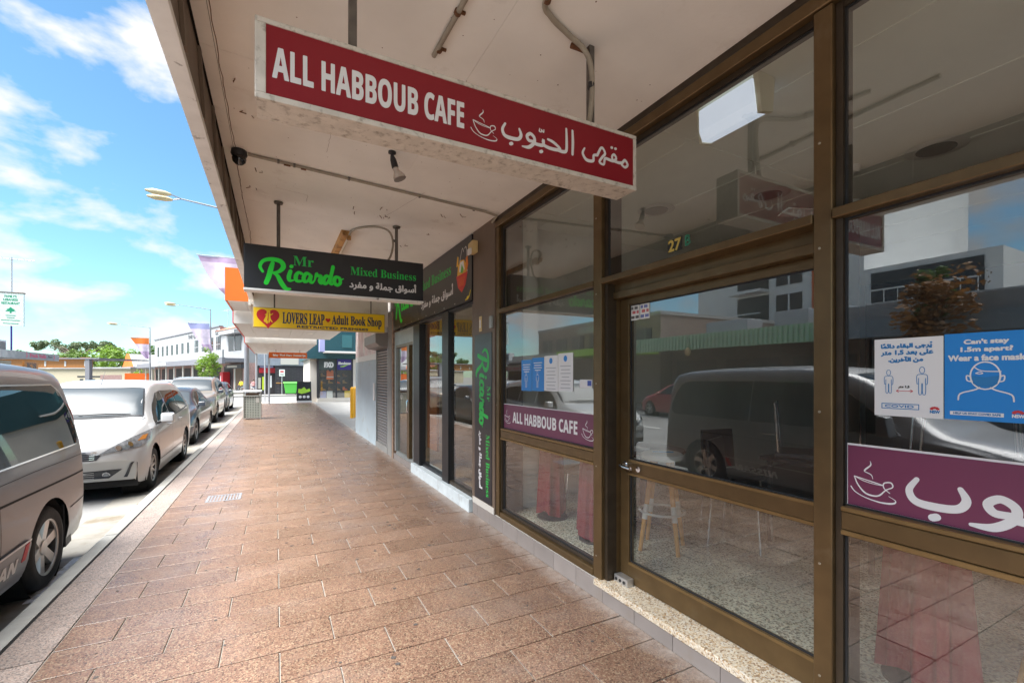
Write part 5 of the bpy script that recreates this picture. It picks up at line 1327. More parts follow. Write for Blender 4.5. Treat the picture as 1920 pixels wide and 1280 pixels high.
class Car:
    def __init__(self, name, label, cat, S, paint, loc, rz=0.0, group='cars parked along the kerb'):
        self.S = S; self.root = thing(name, label, cat, loc, group, rz=rz + 1e-7)
        V, F = car_surface(S); q = MB(); q.v = V; q.f = F
        self.body = q.build('body', paint, self.root, smooth=True, local=True, angle=50)
        self.bvh = BVHTree.FromPolygons([Vector(v) for v in V], F)
        L, W = S['L'], S['W']
        MB().box(-W / 2 + 0.10, W / 2 - 0.10, 0.30, L - 0.25, S['ground'] + 0.02, S['ground'] + 0.35).build('underbody', 'black_gap', self.root, local=True)
        for (yc, zc, ra) in S['arches']:
            for s in (-1, 1):
                w_ = MB().lathe([(ra + 0.004, 0.0), (ra + 0.004, 0.30), (0.0, 0.30)], (0, 0, 0), 'x', 24, cap=False)
                M = Matrix.Translation((s * (W / 2 - 0.045), yc, zc)) @ Matrix.Scale(-s, 4, (1, 0, 0))
                w_.v = [tuple(M @ Vector(p)) for p in w_.v if True]
                w_.build('wheel_well', 'black_gap', self.root, local=True)
    def hit(self, axis, a, b):
        S = self.S
        if axis == 'side': o, d = Vector((3, a, b)), Vector((-1, 0, 0))
        elif axis == 'front': o, d = Vector((a, -2, b)), Vector((0, 1, 0))
        elif axis == 'rear': o, d = Vector((a, S['L'] + 2, b)), Vector((0, -1, 0))
        else: o, d = Vector((a, b, 5)), Vector((0, 0, -1))
        h_ = self.bvh.ray_cast(o, d)
        if h_[0] is None:
            h_ = self.bvh.find_nearest(o + d * 2.1)
        n_ = h_[1]
        if n_.dot(d) > 0: n_ = -n_
        return h_[0], n_
    def patch(self, axis, poly, name, m_, off=0.004, parent=None, grid=0.05, mirror=False, smooth=True, thick=True):
        bm = bmesh.new()
        vs = [bm.verts.new((p[0], p[1], 0)) for p in poly]; bm.faces.new(vs)
        x0, x1 = min(p[0] for p in poly), max(p[0] for p in poly); y0, y1 = min(p[1] for p in poly), max(p[1] for p in poly)
        for (lo, hi, ax) in ((x0, x1, 0), (y0, y1, 1)):
            n_ = int((hi - lo) / grid)
            for k in range(1, n_ + 1):
                c_ = lo + (hi - lo) * k / (n_ + 1); co = [0, 0, 0]; no = [0, 0, 0]; co[ax] = c_; no[ax] = 1
                bmesh.ops.bisect_plane(bm, geom=bm.verts[:] + bm.edges[:] + bm.faces[:], plane_co=co, plane_no=no)
        bm.verts.ensure_lookup_table(); bm.verts.index_update()
        P = []; E = [tuple(v.index for v in f.verts) for f in bm.faces]
        bd = [(e.verts[0].index, e.verts[1].index) for e in bm.edges if len(e.link_faces) == 1]
        for v in bm.verts:
            p, n_ = self.hit(axis, v.co.x, v.co.y); P.append((p, n_))
        bm.free()
        q = MB(); q.v = [tuple(p + n_ * off) for (p, n_) in P]; q.f = list(E)
        if thick:
            nv = len(P); q.v += [tuple(p - n_ * 0.004) for (p, n_) in P]
            for (a, b) in bd: q.f.append((a, b, nv + b, nv + a))
        par = parent or self.root
        o = q.build(name, m_, par, smooth=smooth, local=True, angle=45)
        if mirror:
            q2 = MB(); q2.v = [(-v[0], v[1], v[2]) for v in q.v]; q2.f = [f[::-1] for f in q.f]
            q2.build(name, m_, par, smooth=smooth, local=True, angle=45)
        return o
    def line(self, axis, pts, name, m_='car_seam', w=0.006, off=0.0025, parent=None, mirror=False, closed=False):
        P = []
        seq = pts + ([pts[0]] if closed else [])
        for k in range(len(seq) - 1):
            a, b = seq[k], seq[k + 1]; n_ = max(1, int(math.hypot(b[0] - a[0], b[1] - a[1]) / 0.05))
            for j_ in range(n_): P.append((a[0] + (b[0] - a[0]) * j_ / n_, a[1] + (b[1] - a[1]) * j_ / n_))
        P.append(seq[-1])
        q = MB(); C = [self.hit(axis, *p) for p in P]
        for k in range(len(P)):
            t = (C[min(k + 1, len(P) - 1)][0] - C[max(k - 1, 0)][0])
            t = t.normalized() if t.length > 1e-6 else Vector((0, 1, 0))
            s_ = t.cross(C[k][1]).normalized() * w / 2
            q.v += [tuple(C[k][0] + s_ + C[k][1] * off), tuple(C[k][0] - s_ + C[k][1] * off)]
            if k: q.f.append((2 * k - 2, 2 * k - 1, 2 * k + 1, 2 * k))
        o = q.build(name, m_, parent or self.root, local=True)
        if mirror:
            q2 = MB(); q2.v = [(-v[0], v[1], v[2]) for v in q.v]; q2.f = [f[::-1] for f in q.f]; q2.build(name, m_, parent or self.root, local=True)
        return o
    def wheels(self, r, rim_r, width, spokes, style='six', rim_m='rim_alloy', inset=0.012):
        W = self.S['W']; first = None
        for (yc, zc, ra) in self.S['arches']:
            for s in (1, -1):
                x = s * (W / 2 * 0.985 - inset)
                if first is None:
                    prof = [(rim_r - 0.012, 0.0), (rim_r + 0.004, 0.0), (rim_r + 0.03, 0.008), (r - 0.035, 0.004), (r - 0.012, -0.018), (r, -0.045), (r, -width + 0.04), (r - 0.02, -width + 0.005), (rim_r, -width)]
                    ty = MB().lathe(prof, (0, 0, 0), 'x', 40, cap=False).build('tyre', 'tyre_rubber', None, smooth=True)
                    rm = MB().lathe([(rim_r - 0.004, -0.002), (rim_r - 0.012, -0.006), (rim_r - 0.030, -0.022), (rim_r - 0.036, -0.10), (rim_r * 0.5, -0.12), (0.0, -0.12)], (0, 0, 0), 'x', 40, cap=False).build('barrel', 'rim_dark', None, smooth=True)
                    sp = MB()
                    for k in range(spokes):
                        a = 2 * math.pi * k / spokes
                        if style == 'six': w0, w1 = 0.034, 0.040
                        elif style == 'thin': w0, w1 = 0.020, 0.014
                        else: w0, w1 = 0.030, 0.024
                        pl = [(0.03, -w0), (rim_r - 0.022, -w1), (rim_r - 0.022, w1), (0.03, w0)]
                        q = MB()
                        fr = [(-0.030, p[0], p[1]) if p[0] < 0.1 else (-0.016, p[0], p[1]) for p in pl]; bk_ = [(p[0] - 0.03, p[1], p[2] * 1.25) for p in fr]
                        q.v = fr + bk_; q.f = [(0, 1, 2, 3), (7, 6, 5, 4), (0, 4, 5, 1), (1, 5, 6, 2), (2, 6, 7, 3), (3, 7, 4, 0)]
                        q.xf(Matrix.Rotation(a, 4, 'X')); sp.add(q)
                    sp.lathe([(0.062, -0.05), (0.062, -0.026), (0.055, -0.020), (0.0, -0.018)], (0, 0, 0), 'x', 24)
                    sp.lathe([(rim_r - 0.026, -0.03), (rim_r - 0.024, -0.008), (rim_r - 0.006, -0.001), (rim_r - 0.004, -0.012)], (0, 0, 0), 'x', 40, cap=False)
                    so = sp.build('rim', rim_m, None, smooth=True, angle=30)
                    first = (ty.data, rm.data, so.data)
                    for o in (ty, rm, so): bpy.data.objects.remove(o)
                wo_ = bpy.data.objects.new('wheel', None); COL.objects.link(wo_); wo_.parent = self.root; wo_.empty_display_size = 0.1
                wo_.location = (x, yc, zc); wo_.rotation_euler = (0, 0, 0 if s > 0 else math.pi)
                for nm, me in zip(('tyre', 'barrel', 'rim'), first):
                    o = bpy.data.objects.new(nm, me); COL.objects.link(o); o.parent = wo_
                    o.rotation_euler = (yc * 1.7, 0, 0)
mat('tyre_rubber', (0.022, 0.021, 0.020), 0.75, var=0.2, vscale=20, bump=0.2, bscale=60)
mat('rim_alloy', (0.56, 0.54, 0.51), 0.32, metal=0.7, var=0.1, vscale=12)
mat('rim_dark', (0.06, 0.055, 0.05), 0.5, metal=0.5)
mat('car_seam', (0.012, 0.012, 0.012), 0.7)
mat('car_trim', (0.02, 0.02, 0.021), 0.45)
mat('car_chrome', (0.75, 0.75, 0.76), 0.12, metal=1.0)
m_, t_, p_ = base_mat('car_glass')
p_.inputs['Base Color'].default_value = (0.012, 0.015, 0.016, 1); p_.inputs['Roughness'].default_value = 0.02; p_.inputs['Specular IOR Level'].default_value = 0.5; p_.inputs['IOR'].default_value = 1.5
m_, t_, p_ = base_mat('windscreen_glass')
p_.inputs['Base Color'].default_value = (0.05, 0.06, 0.066, 1); p_.inputs['Roughness'].default_value = 0.28; p_.inputs['Specular IOR Level'].default_value = 0.4; p_.inputs['IOR'].default_value = 1.5
def paint(name, col, metal=0.0, rough=0.3, dirt=None, coat=0.8):
    m = mat(name, col, rough, metal=metal, var=0.03, vscale=2, coat=coat, dirt=dirt, dscale=2.2, dlo=0.55, dhi=0.9)
    return m
paint('paint_silver', (0.215, 0.215, 0.225), 0.6, 0.36, (0.18, 0.165, 0.155), 0.3)
paint('paint_white', (0.48, 0.48, 0.475), 0.0, 0.3)
paint('paint_black', (0.035, 0.037, 0.042), 0.4, 0.3)
paint('paint_beige', (0.34, 0.29, 0.23), 0.5, 0.32)
paint('paint_charcoal', (0.06, 0.065, 0.07), 0.5, 0.3)
paint('paint_red', (0.35, 0.02, 0.02), 0.1, 0.3)
mat('lamp_clear', (0.30, 0.32, 0.34), 0.1, metal=0.5, var=0.35, vscale=24)
mat('lamp_amber', (0.45, 0.17, 0.03), 0.2, coat=0.5)
mat('lamp_red', (0.40, 0.01, 0.012), 0.2, coat=0.5)
mat('grille_dark', (0.03, 0.032, 0.038), 0.4)
mat('roof_red', (0.46, 0.10, 0.11), 0.25, coat=0.6)
mat('plate_white', (0.75, 0.75, 0.72), 0.4)
mat('stripe_silver', (0.62, 0.62, 0.63), 0.3, metal=0.5)

RZ = -0.128                                   # road surface beside the kerb
def rest(S, r):                               # arches from wheel positions
    S['arches'] = [(yc, r, r + S.get('gap', 0.055)) for yc in S['axles']]; S.setdefault('ground', 0.16)
    return S
# ---- silver van
SV = rest(dict(L=4.80, W=1.80, axles=(0.92, 3.87), roofr=0.80, kf=0.30, kr=0.12, crease=0.45, w_belt=0.965, ff=1.0, rf=0.4,
     top=[(0, 0.62), (0.02, 0.78), (0.06, 0.90), (0.20, 1.00), (0.55, 1.08), (0.85, 1.14), (1.25, 1.46), (1.62, 1.74), (1.95, 1.84), (2.6, 1.885), (3.6, 1.875), (4.3, 1.84), (4.58, 1.80), (4.68, 1.72), (4.73, 1.50), (4.76, 1.20), (4.785, 0.9), (4.80, 0.60)],
     belt=[(0, 0.60), (0.1, 0.80), (0.5, 0.98), (1.2, 1.06), (2.5, 1.08), (4.0, 1.10), (4.7, 1.10), (4.8, 0.56)],
     bot=[(0, 0.34), (0.1, 0.25), (0.5, 0.23), (2.4, 0.24), (4.4, 0.26), (4.7, 0.28), (4.8, 0.42)],
     wplan=[(0, 0.90), (0.1, 0.95), (0.4, 0.985), (1.0, 1.0), (4.2, 1.0), (4.65, 0.985), (4.8, 0.95)]), 0.335)
van = Car('parked_van', 'silver grey people mover van parked nearest with dark windows', 'van', SV, 'paint_silver', (-2.535, 1.20, RZ))
van.wheels(0.335, 0.235, 0.215, 6, 'six')
belt_z = 1.075
w_rear = [(3.12, 1.085), (4.50, 1.10), (4.57, 1.16), (4.575, 1.26), (4.52, 1.44), (4.42, 1.60), (4.30, 1.655), (3.12, 1.665)]
w_mid = [(1.98, 1.08), (3.09, 1.085), (3.09, 1.665), (2.10, 1.64), (1.98, 1.60)]
w_front = [(1.20, 1.10), (1.95, 1.08), (1.95, 1.60), (1.70, 1.52), (1.30, 1.20)]
for nm, pl in (('rear_quarter_window', w_rear), ('sliding_door_window', w_mid), ('front_window', w_front)):
    van.patch('side', pl, nm, 'car_glass', 0.003, mirror=True)
    van.line('side', pl, 'window_seal', 'car_chrome' if nm != 'x' else 'car_trim', 0.012, 0.0045, closed=True, mirror=True)
van.patch('top', [(-0.66, 1.30), (0.66, 1.30), (0.60, 1.72), (-0.60, 1.72)], 'windscreen', 'car_glass', 0.004)
van.patch('front', [(-0.62, 0.72), (0.62, 0.72), (0.55, 0.90), (-0.55, 0.90)], 'grille', 'car_chrome', 0.006)
van.patch('front', [(0.56, 0.66), (0.82, 0.70), (0.84, 0.90), (0.60, 0.88)], 'headlight', 'lamp_clear', 0.006, mirror=True)
van.patch('rear', [(-0.62, 1.14), (0.62, 1.14), (0.56, 1.62), (-0.56, 1.62)], 'rear_window', 'car_glass', 0.004)
van.patch('rear', [(0.66, 0.95), (0.84, 0.95), (0.78, 1.5), (0.68, 1.5)], 'tail_lamp', 'lamp_red', 0.006, mirror=True)
van.line('side', [(3.08, 0.30), (3.09, 1.08)], 'door_seam', mirror=True)
van.line('side', [(1.95, 0.30), (1.95, 1.07)], 'door_seam', mirror=True)
van.line('side', [(1.15, 0.75), (1.18, 1.05)], 'door_seam', mirror=True)
van.line('side', [(3.10, 0.985), (3.60, 0.995), (4.70, 0.99)], 'body_crease', 'car_seam', 0.004, mirror=True)
van.line('side', [(1.2, 0.80), (2.4, 0.83), (3.10, 0.845), (4.76, 0.83)], 'slide_rail', 'car_seam', 0.016, mirror=True)
van.line('side', [(1.2, 0.825), (3.08, 0.865)], 'waist_line', 'stripe_silver', 0.006, mirror=True)
van.line('side', [(4.25, 0.56), (4.78, 0.60)], 'bumper_seam', 'car_seam', 0.009, mirror=True)
for k, (y_, z_) in enumerate(((2.9, 0.93), (1.9, 0.93))):
    h_ = van.hit('side', y_ - 0.1, z_)[0]
    for s in (1, -1):
        MB().tube([(s * (h_.x - 0.01), y_ - 0.20, z_), (s * (h_.x + 0.030), y_ - 0.17, z_), (s * (h_.x + 0.030), y_ - 0.03, z_), (s * (h_.x - 0.01), y_, z_)], 0.012, 8).build('door_handle', 'car_chrome', van.root, smooth=True, local=True)
# side skirt with lettering
sk = van.patch('side', [(1.34, 0.235), (3.40, 0.235), (3.46, 0.30), (3.50, 0.48), (3.49, 0.51), (1.34, 0.45)], 'side_skirt', 'paint_silver', 0.012, mirror=True)
van.line('side', [(1.36, 0.455), (3.49, 0.513)], 'skirt_stripe', 'stripe_silver', 0.014, 0.016, mirror=True)
van.patch('side', [(3.36, 0.385), (3.42, 0.385), (3.47, 0.50), (3.41, 0.495)], 'red_block', 'print_red', 0.015)
hx = van.hit('side', 3.0, 0.40)[0].x
lt = letters(alt('NISSAN', SANSB), (0, 0, 0), (1, 0, 0), (0, 1, 0), 0.62, 0.085, 0.004, slant=0.25)
def on_van(p): 
    y_, z_ = 2.66 + p[0], 0.335 + p[1] + p[0] * 0.02
    h_, n_ = van.hit('side', y_, z_); return tuple(h_ + n_ * (0.0145 + p[2]))
lt.v = [on_van(p) for p in lt.v]
lt.build('lettering', 'banner_white', van.root, local=True)
# mud flap behind the rear wheel, mirrors, roof rails, wiper
MB().prism([(4.262, 0.20), (4.40, 0.22), (4.36, 0.50), (4.23, 0.60)], 'x', 0.70, 0.865).build('mud_flap', 'car_trim', van.root, bevel=0.01, local=True)
for s in (1, -1):
    mr_ = MB().prism([(1.20, 1.08), (1.34, 1.08), (1.34, 1.32), (1.24, 1.30)], 'x', 0.0, 0.16); mr_.v = [(s * (0.90 + p[0]), p[1], p[2]) for p in mr_.v]
    mr_.build('wing_mirror', 'paint_silver', van.root, bevel=0.03, seg=3, local=True)
van.line('top', [(0.60, 2.2), (0.60, 4.2)], 'roof_rail', 'car_trim', 0.02, 0.004, mirror=True)

# ---- white people mover
SM = rest(dict(L=4.59, W=1.81, axles=(0.88, 3.61), roofr=0.72, kf=0.40, kr=0.16, crease=0.45, w_belt=0.955, w_bot=0.965, ff=1.2, rf=0.6,
     top=[(0, 0.58), (0.012, 0.70), (0.05, 0.78), (0.15, 0.85), (0.45, 0.97), (0.80, 1.055), (1.02, 1.10), (1.35, 1.33), (1.68, 1.53), (1.95, 1.62), (2.5, 1.675), (3.2, 1.67), (3.9, 1.63), (4.25, 1.58), (4.38, 1.46), (4.47, 1.22), (4.53, 0.95), (4.59, 0.58)],
     belt=[(0, 0.54), (0.1, 0.66), (0.5, 0.80), (1.0, 0.93), (2.0, 1.00), (3.3, 1.06), (4.4, 1.10), (4.59, 0.55)],
     bot=[(0, 0.36), (0.03, 0.27), (0.12, 0.215), (0.5, 0.20), (2.2, 0.22), (4.2, 0.24), (4.5, 0.27), (4.59, 0.42)],
     wplan=[(0, 0.88), (0.1, 0.93), (0.45, 0.98), (0.9, 1.0), (3.8, 1.0), (4.4, 0.97), (4.59, 0.91)]), 0.325)
mpv = Car('parked_car', 'white people mover facing us behind the silver van', 'car', SM, 'paint_white', (-2.56, 7.94, RZ))
mpv.wheels(0.325, 0.215, 0.205, 10, 'thin')
mpv.patch('top', [(-0.70, 1.12), (-0.35, 1.06), (0, 1.04), (0.35, 1.06), (0.70, 1.12), (0.66, 1.35), (0.585, 1.76), (0.3, 1.71), (0, 1.70), (-0.3, 1.71), (-0.585, 1.76), (-0.66, 1.35)], 'windscreen', 'windscreen_glass', 0.004)
mpv.line('top', [(-0.70, 1.12), (-0.35, 1.06), (0, 1.04), (0.35, 1.06), (0.70, 1.12), (0.66, 1.35), (0.585, 1.76), (0.3, 1.71), (0, 1.70), (-0.3, 1.71), (-0.585, 1.76), (-0.66, 1.35)], 'window_seal', 'car_trim', 0.022, 0.006, closed=True)
mpv.patch('top', [(-0.71, 1.085), (-0.35, 1.015), (0, 0.99), (0.35, 1.015), (0.71, 1.085), (0.70, 1.11), (0.35, 1.05), (0, 1.03), (-0.35, 1.05), (-0.70, 1.11)], 'cowl', 'car_trim', 0.005)
for (a, b) in (((-0.62, 1.10), (-0.02, 1.10)), ((-0.05, 1.09), (0.55, 1.11))):
    pa, na = mpv.hit('top', *a); pb, nb_ = mpv.hit('top', *b)
    MB().tube([tuple(pa + na * 0.02), tuple((pa + pb) / 2 + na * 0.03), tuple(pb + nb_ * 0.016)], [0.008, 0.012, 0.006], 6).build('wiper', 'car_trim', mpv.root, local=True)
fw_ = [(1.18, 0.985), (1.42, 1.0), (2.20, 1.03), (2.20, 1.48), (1.92, 1.45), (1.55, 1.27), (1.25, 1.05)]
mw = [(2.26, 1.035), (3.08, 1.065), (3.08, 1.47), (2.26, 1.48)]
rw_ = [(3.13, 1.07), (3.95, 1.12), (4.14, 1.25), (4.10, 1.38), (3.95, 1.43), (3.13, 1.47)]
for nm, pl in (('front_window', fw_), ('middle_window', mw), ('rear_side_window', rw_)): mpv.patch('side', pl, nm, 'car_glass', 0.004, mirror=True)
mpv.line('side', [(1.18, 0.97), (2.2, 1.015), (3.1, 1.05), (4.0, 1.11)], 'window_strip', 'car_trim', 0.02, 0.005, mirror=True)
for s_ in ([(2.23, 0.25), (2.23, 1.5)], [(3.10, 0.55), (3.10, 1.5)], [(1.22, 0.30), (1.16, 0.62), (1.17, 0.97)]): mpv.line('side', s_, 'door_seam', mirror=True)
mpv.line('side', [(1.2, 0.40), (3.3, 0.44)], 'side_rub_strip', 'car_trim', 0.012, mirror=True)
hl = [(0.42, 0.665), (0.50, 0.68), (0.82, 0.72), (0.865, 0.80), (0.855, 0.93), (0.80, 0.90), (0.62, 0.80)]
mpv.patch('front', hl, 'headlight', 'lamp_clear', 0.008, mirror=True)
mpv.patch('front', [(0.775, 0.80), (0.835, 0.805), (0.84, 0.865), (0.80, 0.86)], 'indicator', 'lamp_amber', 0.010, mirror=True)
for (a, b) in ((0.62, 0.735), (0.72, 0.77)):
    h_, n_ = mpv.hit('front', a, b)
    for s in (1, -1):
        q = MB().tube([tuple(h_ + n_ * 0.004), tuple(h_ + n_ * 0.014)], 0.036, 16); q.v = [(s * v[0], v[1], v[2]) for v in q.v]; q.build('lamp_bowl', 'car_chrome', mpv.root, local=True)
mpv.patch('front', [(-0.42, 0.60), (0.42, 0.60), (0.46, 0.66), (0.30, 0.70), (-0.30, 0.70), (-0.46, 0.66)], 'grille', 'grille_dark', 0.005)
for k in range(3): mpv.line('front', [(-0.40, 0.62 + 0.025 * k), (0.40, 0.62 + 0.025 * k)], 'grille_bar', 'car_chrome', 0.008, 0.009)
mpv.line('front', [(-0.42, 0.71), (0, 0.715), (0.42, 0.71)], 'bonnet_trim', 'car_chrome', 0.016, 0.008)
mpv.patch('front', [(-0.50, 0.32), (0.50, 0.32), (0.64, 0.43), (0.40, 0.425), (-0.40, 0.425), (-0.64, 0.43)], 'lower_grille', 'grille_dark', 0.006)
for k in range(4): mpv.line('front', [(-0.34, 0.332 + 0.026 * k), (0.34, 0.332 + 0.026 * k)], 'grille_bar', 'paint_white', 0.009, 0.012)
mpv.patch('front', [(0.66, 0.32), (0.70, 0.32), (0.775, 0.53), (0.745, 0.52)], 'bumper_vent', 'grille_dark', 0.006, mirror=True)
h_, n_ = mpv.hit('front', 0.47, 0.375)
for s in (1, -1):
    q = MB().tube([tuple(h_ + n_ * 0.006), tuple(h_ + n_ * 0.022)], 0.045, 20); q.v = [(s * v[0], v[1], v[2]) for v in q.v]; q.build('fog_lamp', 'car_chrome', mpv.root, local=True)
    q = MB().tube([tuple(h_ + n_ * 0.0225), tuple(h_ + n_ * 0.026)], 0.032, 16); q.v = [(s * v[0], v[1], v[2]) for v in q.v]; q.build('fog_lens', 'lamp_clear', mpv.root, local=True)
mpv.line('top', [(0.36, 0.16), (0.52, 0.40), (0.68, 0.85), (0.735, 1.10)], 'bonnet_seam', 'car_seam', 0.007, mirror=True)
mpv.line('front', [(0.86, 0.66), (0.90, 0.62)], 'bumper_seam', mirror=True)
h_, n_ = mpv.hit('top', 0.0, 0.72); MB().tube([tuple(h_), tuple(h_ + n_ * 0.006)], 0.014, 10).build('washer_jet', 'car_trim', mpv.root, local=True)
pa, na = mpv.hit('top', 0.0, 1.86); MB().tube([tuple(pa), tuple(pa + Vector((0.0, 0.20, 0.22)))], [0.006, 0.003], 6).build('aerial', 'car_trim', mpv.root, local=True)
for s in (1, -1):
    q = MB().prism([(1.26, 0.985), (1.40, 0.98), (1.43, 1.08), (1.38, 1.14), (1.27, 1.13)], 'x', 0.02, 0.20); q.v = [(s * (0.875 + v[0]), v[1] - 0.12 * v[0], v[2]) for v in q.v]
    mo = q.build('wing_mirror', 'paint_white', mpv.root, bevel=0.03, seg=3, smooth=True, local=True, angle=60)
    q = MB().tube([(s * 0.84, 1.30, 0.98), (s * 0.92, 1.33, 1.01)], 0.022, 8).build('mirror_stalk', 'car_trim', mpv.root, local=True)
    for (y_, z_) in ((2.10, 0.90), (3.02, 0.93)):
        hx_ = mpv.hit('side', y_ - 0.08, z_)[0].x
        MB().tube([(s * (hx_ - 0.01), y_ - 0.17, z_), (s * (hx_ + 0.028), y_ - 0.14, z_), (s * (hx_ + 0.028), y_ - 0.04, z_), (s * (hx_ - 0.01), y_ - 0.01, z_)], 0.011, 8).build('door_handle', 'paint_white', mpv.root, smooth=True, local=True)
mpv.patch('rear', [(-0.56, 1.08), (0.56, 1.08), (0.50, 1.46), (-0.50, 1.46)], 'rear_window', 'car_glass', 0.004)
mpv.patch('rear', [(0.62, 0.75), (0.84, 0.75), (0.80, 1.05), (0.66, 1.05)], 'tail_lamp', 'lamp_red', 0.006, mirror=True)

def common(c, spec):
    """glazing and lamps shared by the cars seen small"""
    c.patch('top', spec['ws'], 'windscreen', spec.get('wsm', 'windscreen_glass'), 0.004)
    c.line('top', spec['ws'], 'window_seal', 'car_trim', 0.02, 0.005, closed=True)
    for nm, pl in spec['side']: c.patch('side', pl, nm, 'car_glass', 0.004, mirror=True)
    c.patch('front', spec['hl'], 'headlight', 'lamp_clear', 0.008, mirror=True)
    c.patch('front', spec['gr'], 'grille', 'grille_dark', 0.006)
    c.patch('front', spec['lg'], 'lower_grille', 'grille_dark', 0.006)
    c.patch('front', [(-0.26, 0.40), (0.26, 0.40), (0.26, 0.50), (-0.26, 0.50)], 'number_plate', 'plate_white', 0.014)
    c.patch('rear', spec['rw'], 'rear_window', 'car_glass', 0.004)
    c.patch('rear', spec['tl'], 'tail_lamp', 'lamp_red', 0.006, mirror=True)
    for s_ in spec['seams']: c.line('side', s_, 'door_seam', mirror=True)
    my, mz = spec['mirror']
    hx_ = c.hit('side', my, mz)[0].x
    for s in (1, -1):
        q = MB().prism([(my - 0.06, mz - 0.05), (my + 0.07, mz - 0.06), (my + 0.08, mz + 0.06), (my - 0.02, mz + 0.08)], 'x', 0.03, 0.20); q.v = [(s * (hx_ + v[0]), v[1] - 0.1 * v[0], v[2]) for v in q.v]
        q.build('wing_mirror', spec['paint'], c.root, bevel=0.025, seg=2, smooth=True, local=True, angle=60)
        MB().tube([(s * (hx_ - 0.03), my + 0.01, mz - 0.02), (s * (hx_ + 0.05), my, mz - 0.02)], 0.02, 8).build('mirror_stalk', 'car_trim', c.root, local=True)
# ---- black sedan
SS = rest(dict(L=4.75, W=1.80, axles=(0.86, 3.60), roofr=0.70, kf=0.36, kr=0.22, crease=0.5, w_belt=0.94, ff=1.1, rf=0.8,
     top=[(0, 0.52), (0.012, 0.64), (0.06, 0.72), (0.25, 0.79), (0.8, 0.88), (1.32, 0.955), (1.75, 1.19), (2.1, 1.36), (2.45, 1.425), (3.0, 1.42), (3.45, 1.33), (3.85, 1.12), (4.05, 1.04), (4.5, 1.01), (4.68, 0.95), (4.72, 0.8), (4.75, 0.55)],
     belt=[(0, 0.48), (0.1, 0.60), (0.6, 0.76), (1.3, 0.88), (2.5, 0.91), (3.8, 0.95), (4.6, 0.88), (4.75, 0.5)],
     bot=[(0, 0.34), (0.03, 0.25), (0.3, 0.19), (2.3, 0.20), (4.3, 0.22), (4.65, 0.28), (4.75, 0.40)],
     wplan=[(0, 0.84), (0.1, 0.91), (0.45, 0.97), (0.9, 1.0), (3.8, 1.0), (4.5, 0.95), (4.75, 0.86)]), 0.315)
sed = Car('parked_car', 'glossy black sedan with round headlights behind the white people mover', 'car', SS, 'paint_black', (-2.71, 13.50, RZ))
sed.wheels(0.315, 0.215, 0.205, 5, 'five')
common(sed, dict(paint='paint_black', ws=[(-0.66, 1.36), (0, 1.28), (0.66, 1.36), (0.56, 1.98), (0, 2.02), (-0.56, 1.98)],
    side=[('front_window', [(1.55, 0.94), (2.50, 0.955), (2.50, 1.33), (2.22, 1.30), (1.85, 1.14)]), ('rear_side_window', [(2.56, 0.955), (3.45, 0.985), (3.62, 1.06), (3.30, 1.26), (2.56, 1.33)])],
    hl=[(0.58 + 0.13 * math.cos(t * math.pi / 8), 0.66 + 0.085 * math.sin(t * math.pi / 8)) for t in range(16)], gr=[(-0.30, 0.55), (0.30, 0.55), (0.34, 0.70), (-0.34, 0.70)], lg=[(-0.6, 0.27), (0.6, 0.27), (0.55, 0.37), (-0.55, 0.37)],
    rw=[(-0.5, 1.06), (0.5, 1.06), (0.45, 1.30), (-0.45, 1.30)], tl=[(0.55, 0.72), (0.80, 0.72), (0.78, 0.88), (0.58, 0.90)], seams=[[(2.53, 0.28), (2.53, 0.95)], [(1.42, 0.3), (1.38, 0.88)]], mirror=(1.62, 0.97)))
sed.line('side', [(0.30, 0.48), (0.5, 0.49), (0.53, 0.49)], 'bumper_trim', 'car_chrome', 0.016, 0.006, mirror=True)
sed.line('front', [(-0.72, 0.50), (0.72, 0.50)], 'bumper_trim', 'car_chrome', 0.016, 0.010)
# ---- beige four wheel drive
SU = rest(dict(L=4.65, W=1.85, axles=(0.90, 3.61), roofr=0.74, kf=0.32, kr=0.16, crease=0.5, w_belt=0.955, ff=1.0, rf=0.6,
     top=[(0, 0.70), (0.012, 0.86), (0.06, 0.95), (0.25, 1.02), (0.7, 1.10), (1.12, 1.16), (1.5, 1.42), (1.85, 1.62), (2.2, 1.70), (2.9, 1.73), (3.7, 1.71), (4.2, 1.66), (4.36, 1.55), (4.48, 1.25), (4.60, 0.95), (4.65, 0.6)],
     belt=[(0, 0.66), (0.1, 0.80), (0.6, 0.97), (1.2, 1.06), (2.5, 1.09), (4.2, 1.15), (4.65, 0.57)],
     bot=[(0, 0.46), (0.03, 0.36), (0.3, 0.28), (2.3, 0.28), (4.3, 0.30), (4.55, 0.36), (4.65, 0.48)],
     wplan=[(0, 0.88), (0.1, 0.93), (0.45, 0.98), (0.9, 1.0), (3.8, 1.0), (4.4, 0.97), (4.65, 0.90)]), 0.36)
suv = Car('parked_car', 'champagne beige four wheel drive behind the black sedan', 'car', SU, 'paint_beige', (-2.90, 19.85, RZ))
suv.wheels(0.36, 0.23, 0.22, 5, 'five')
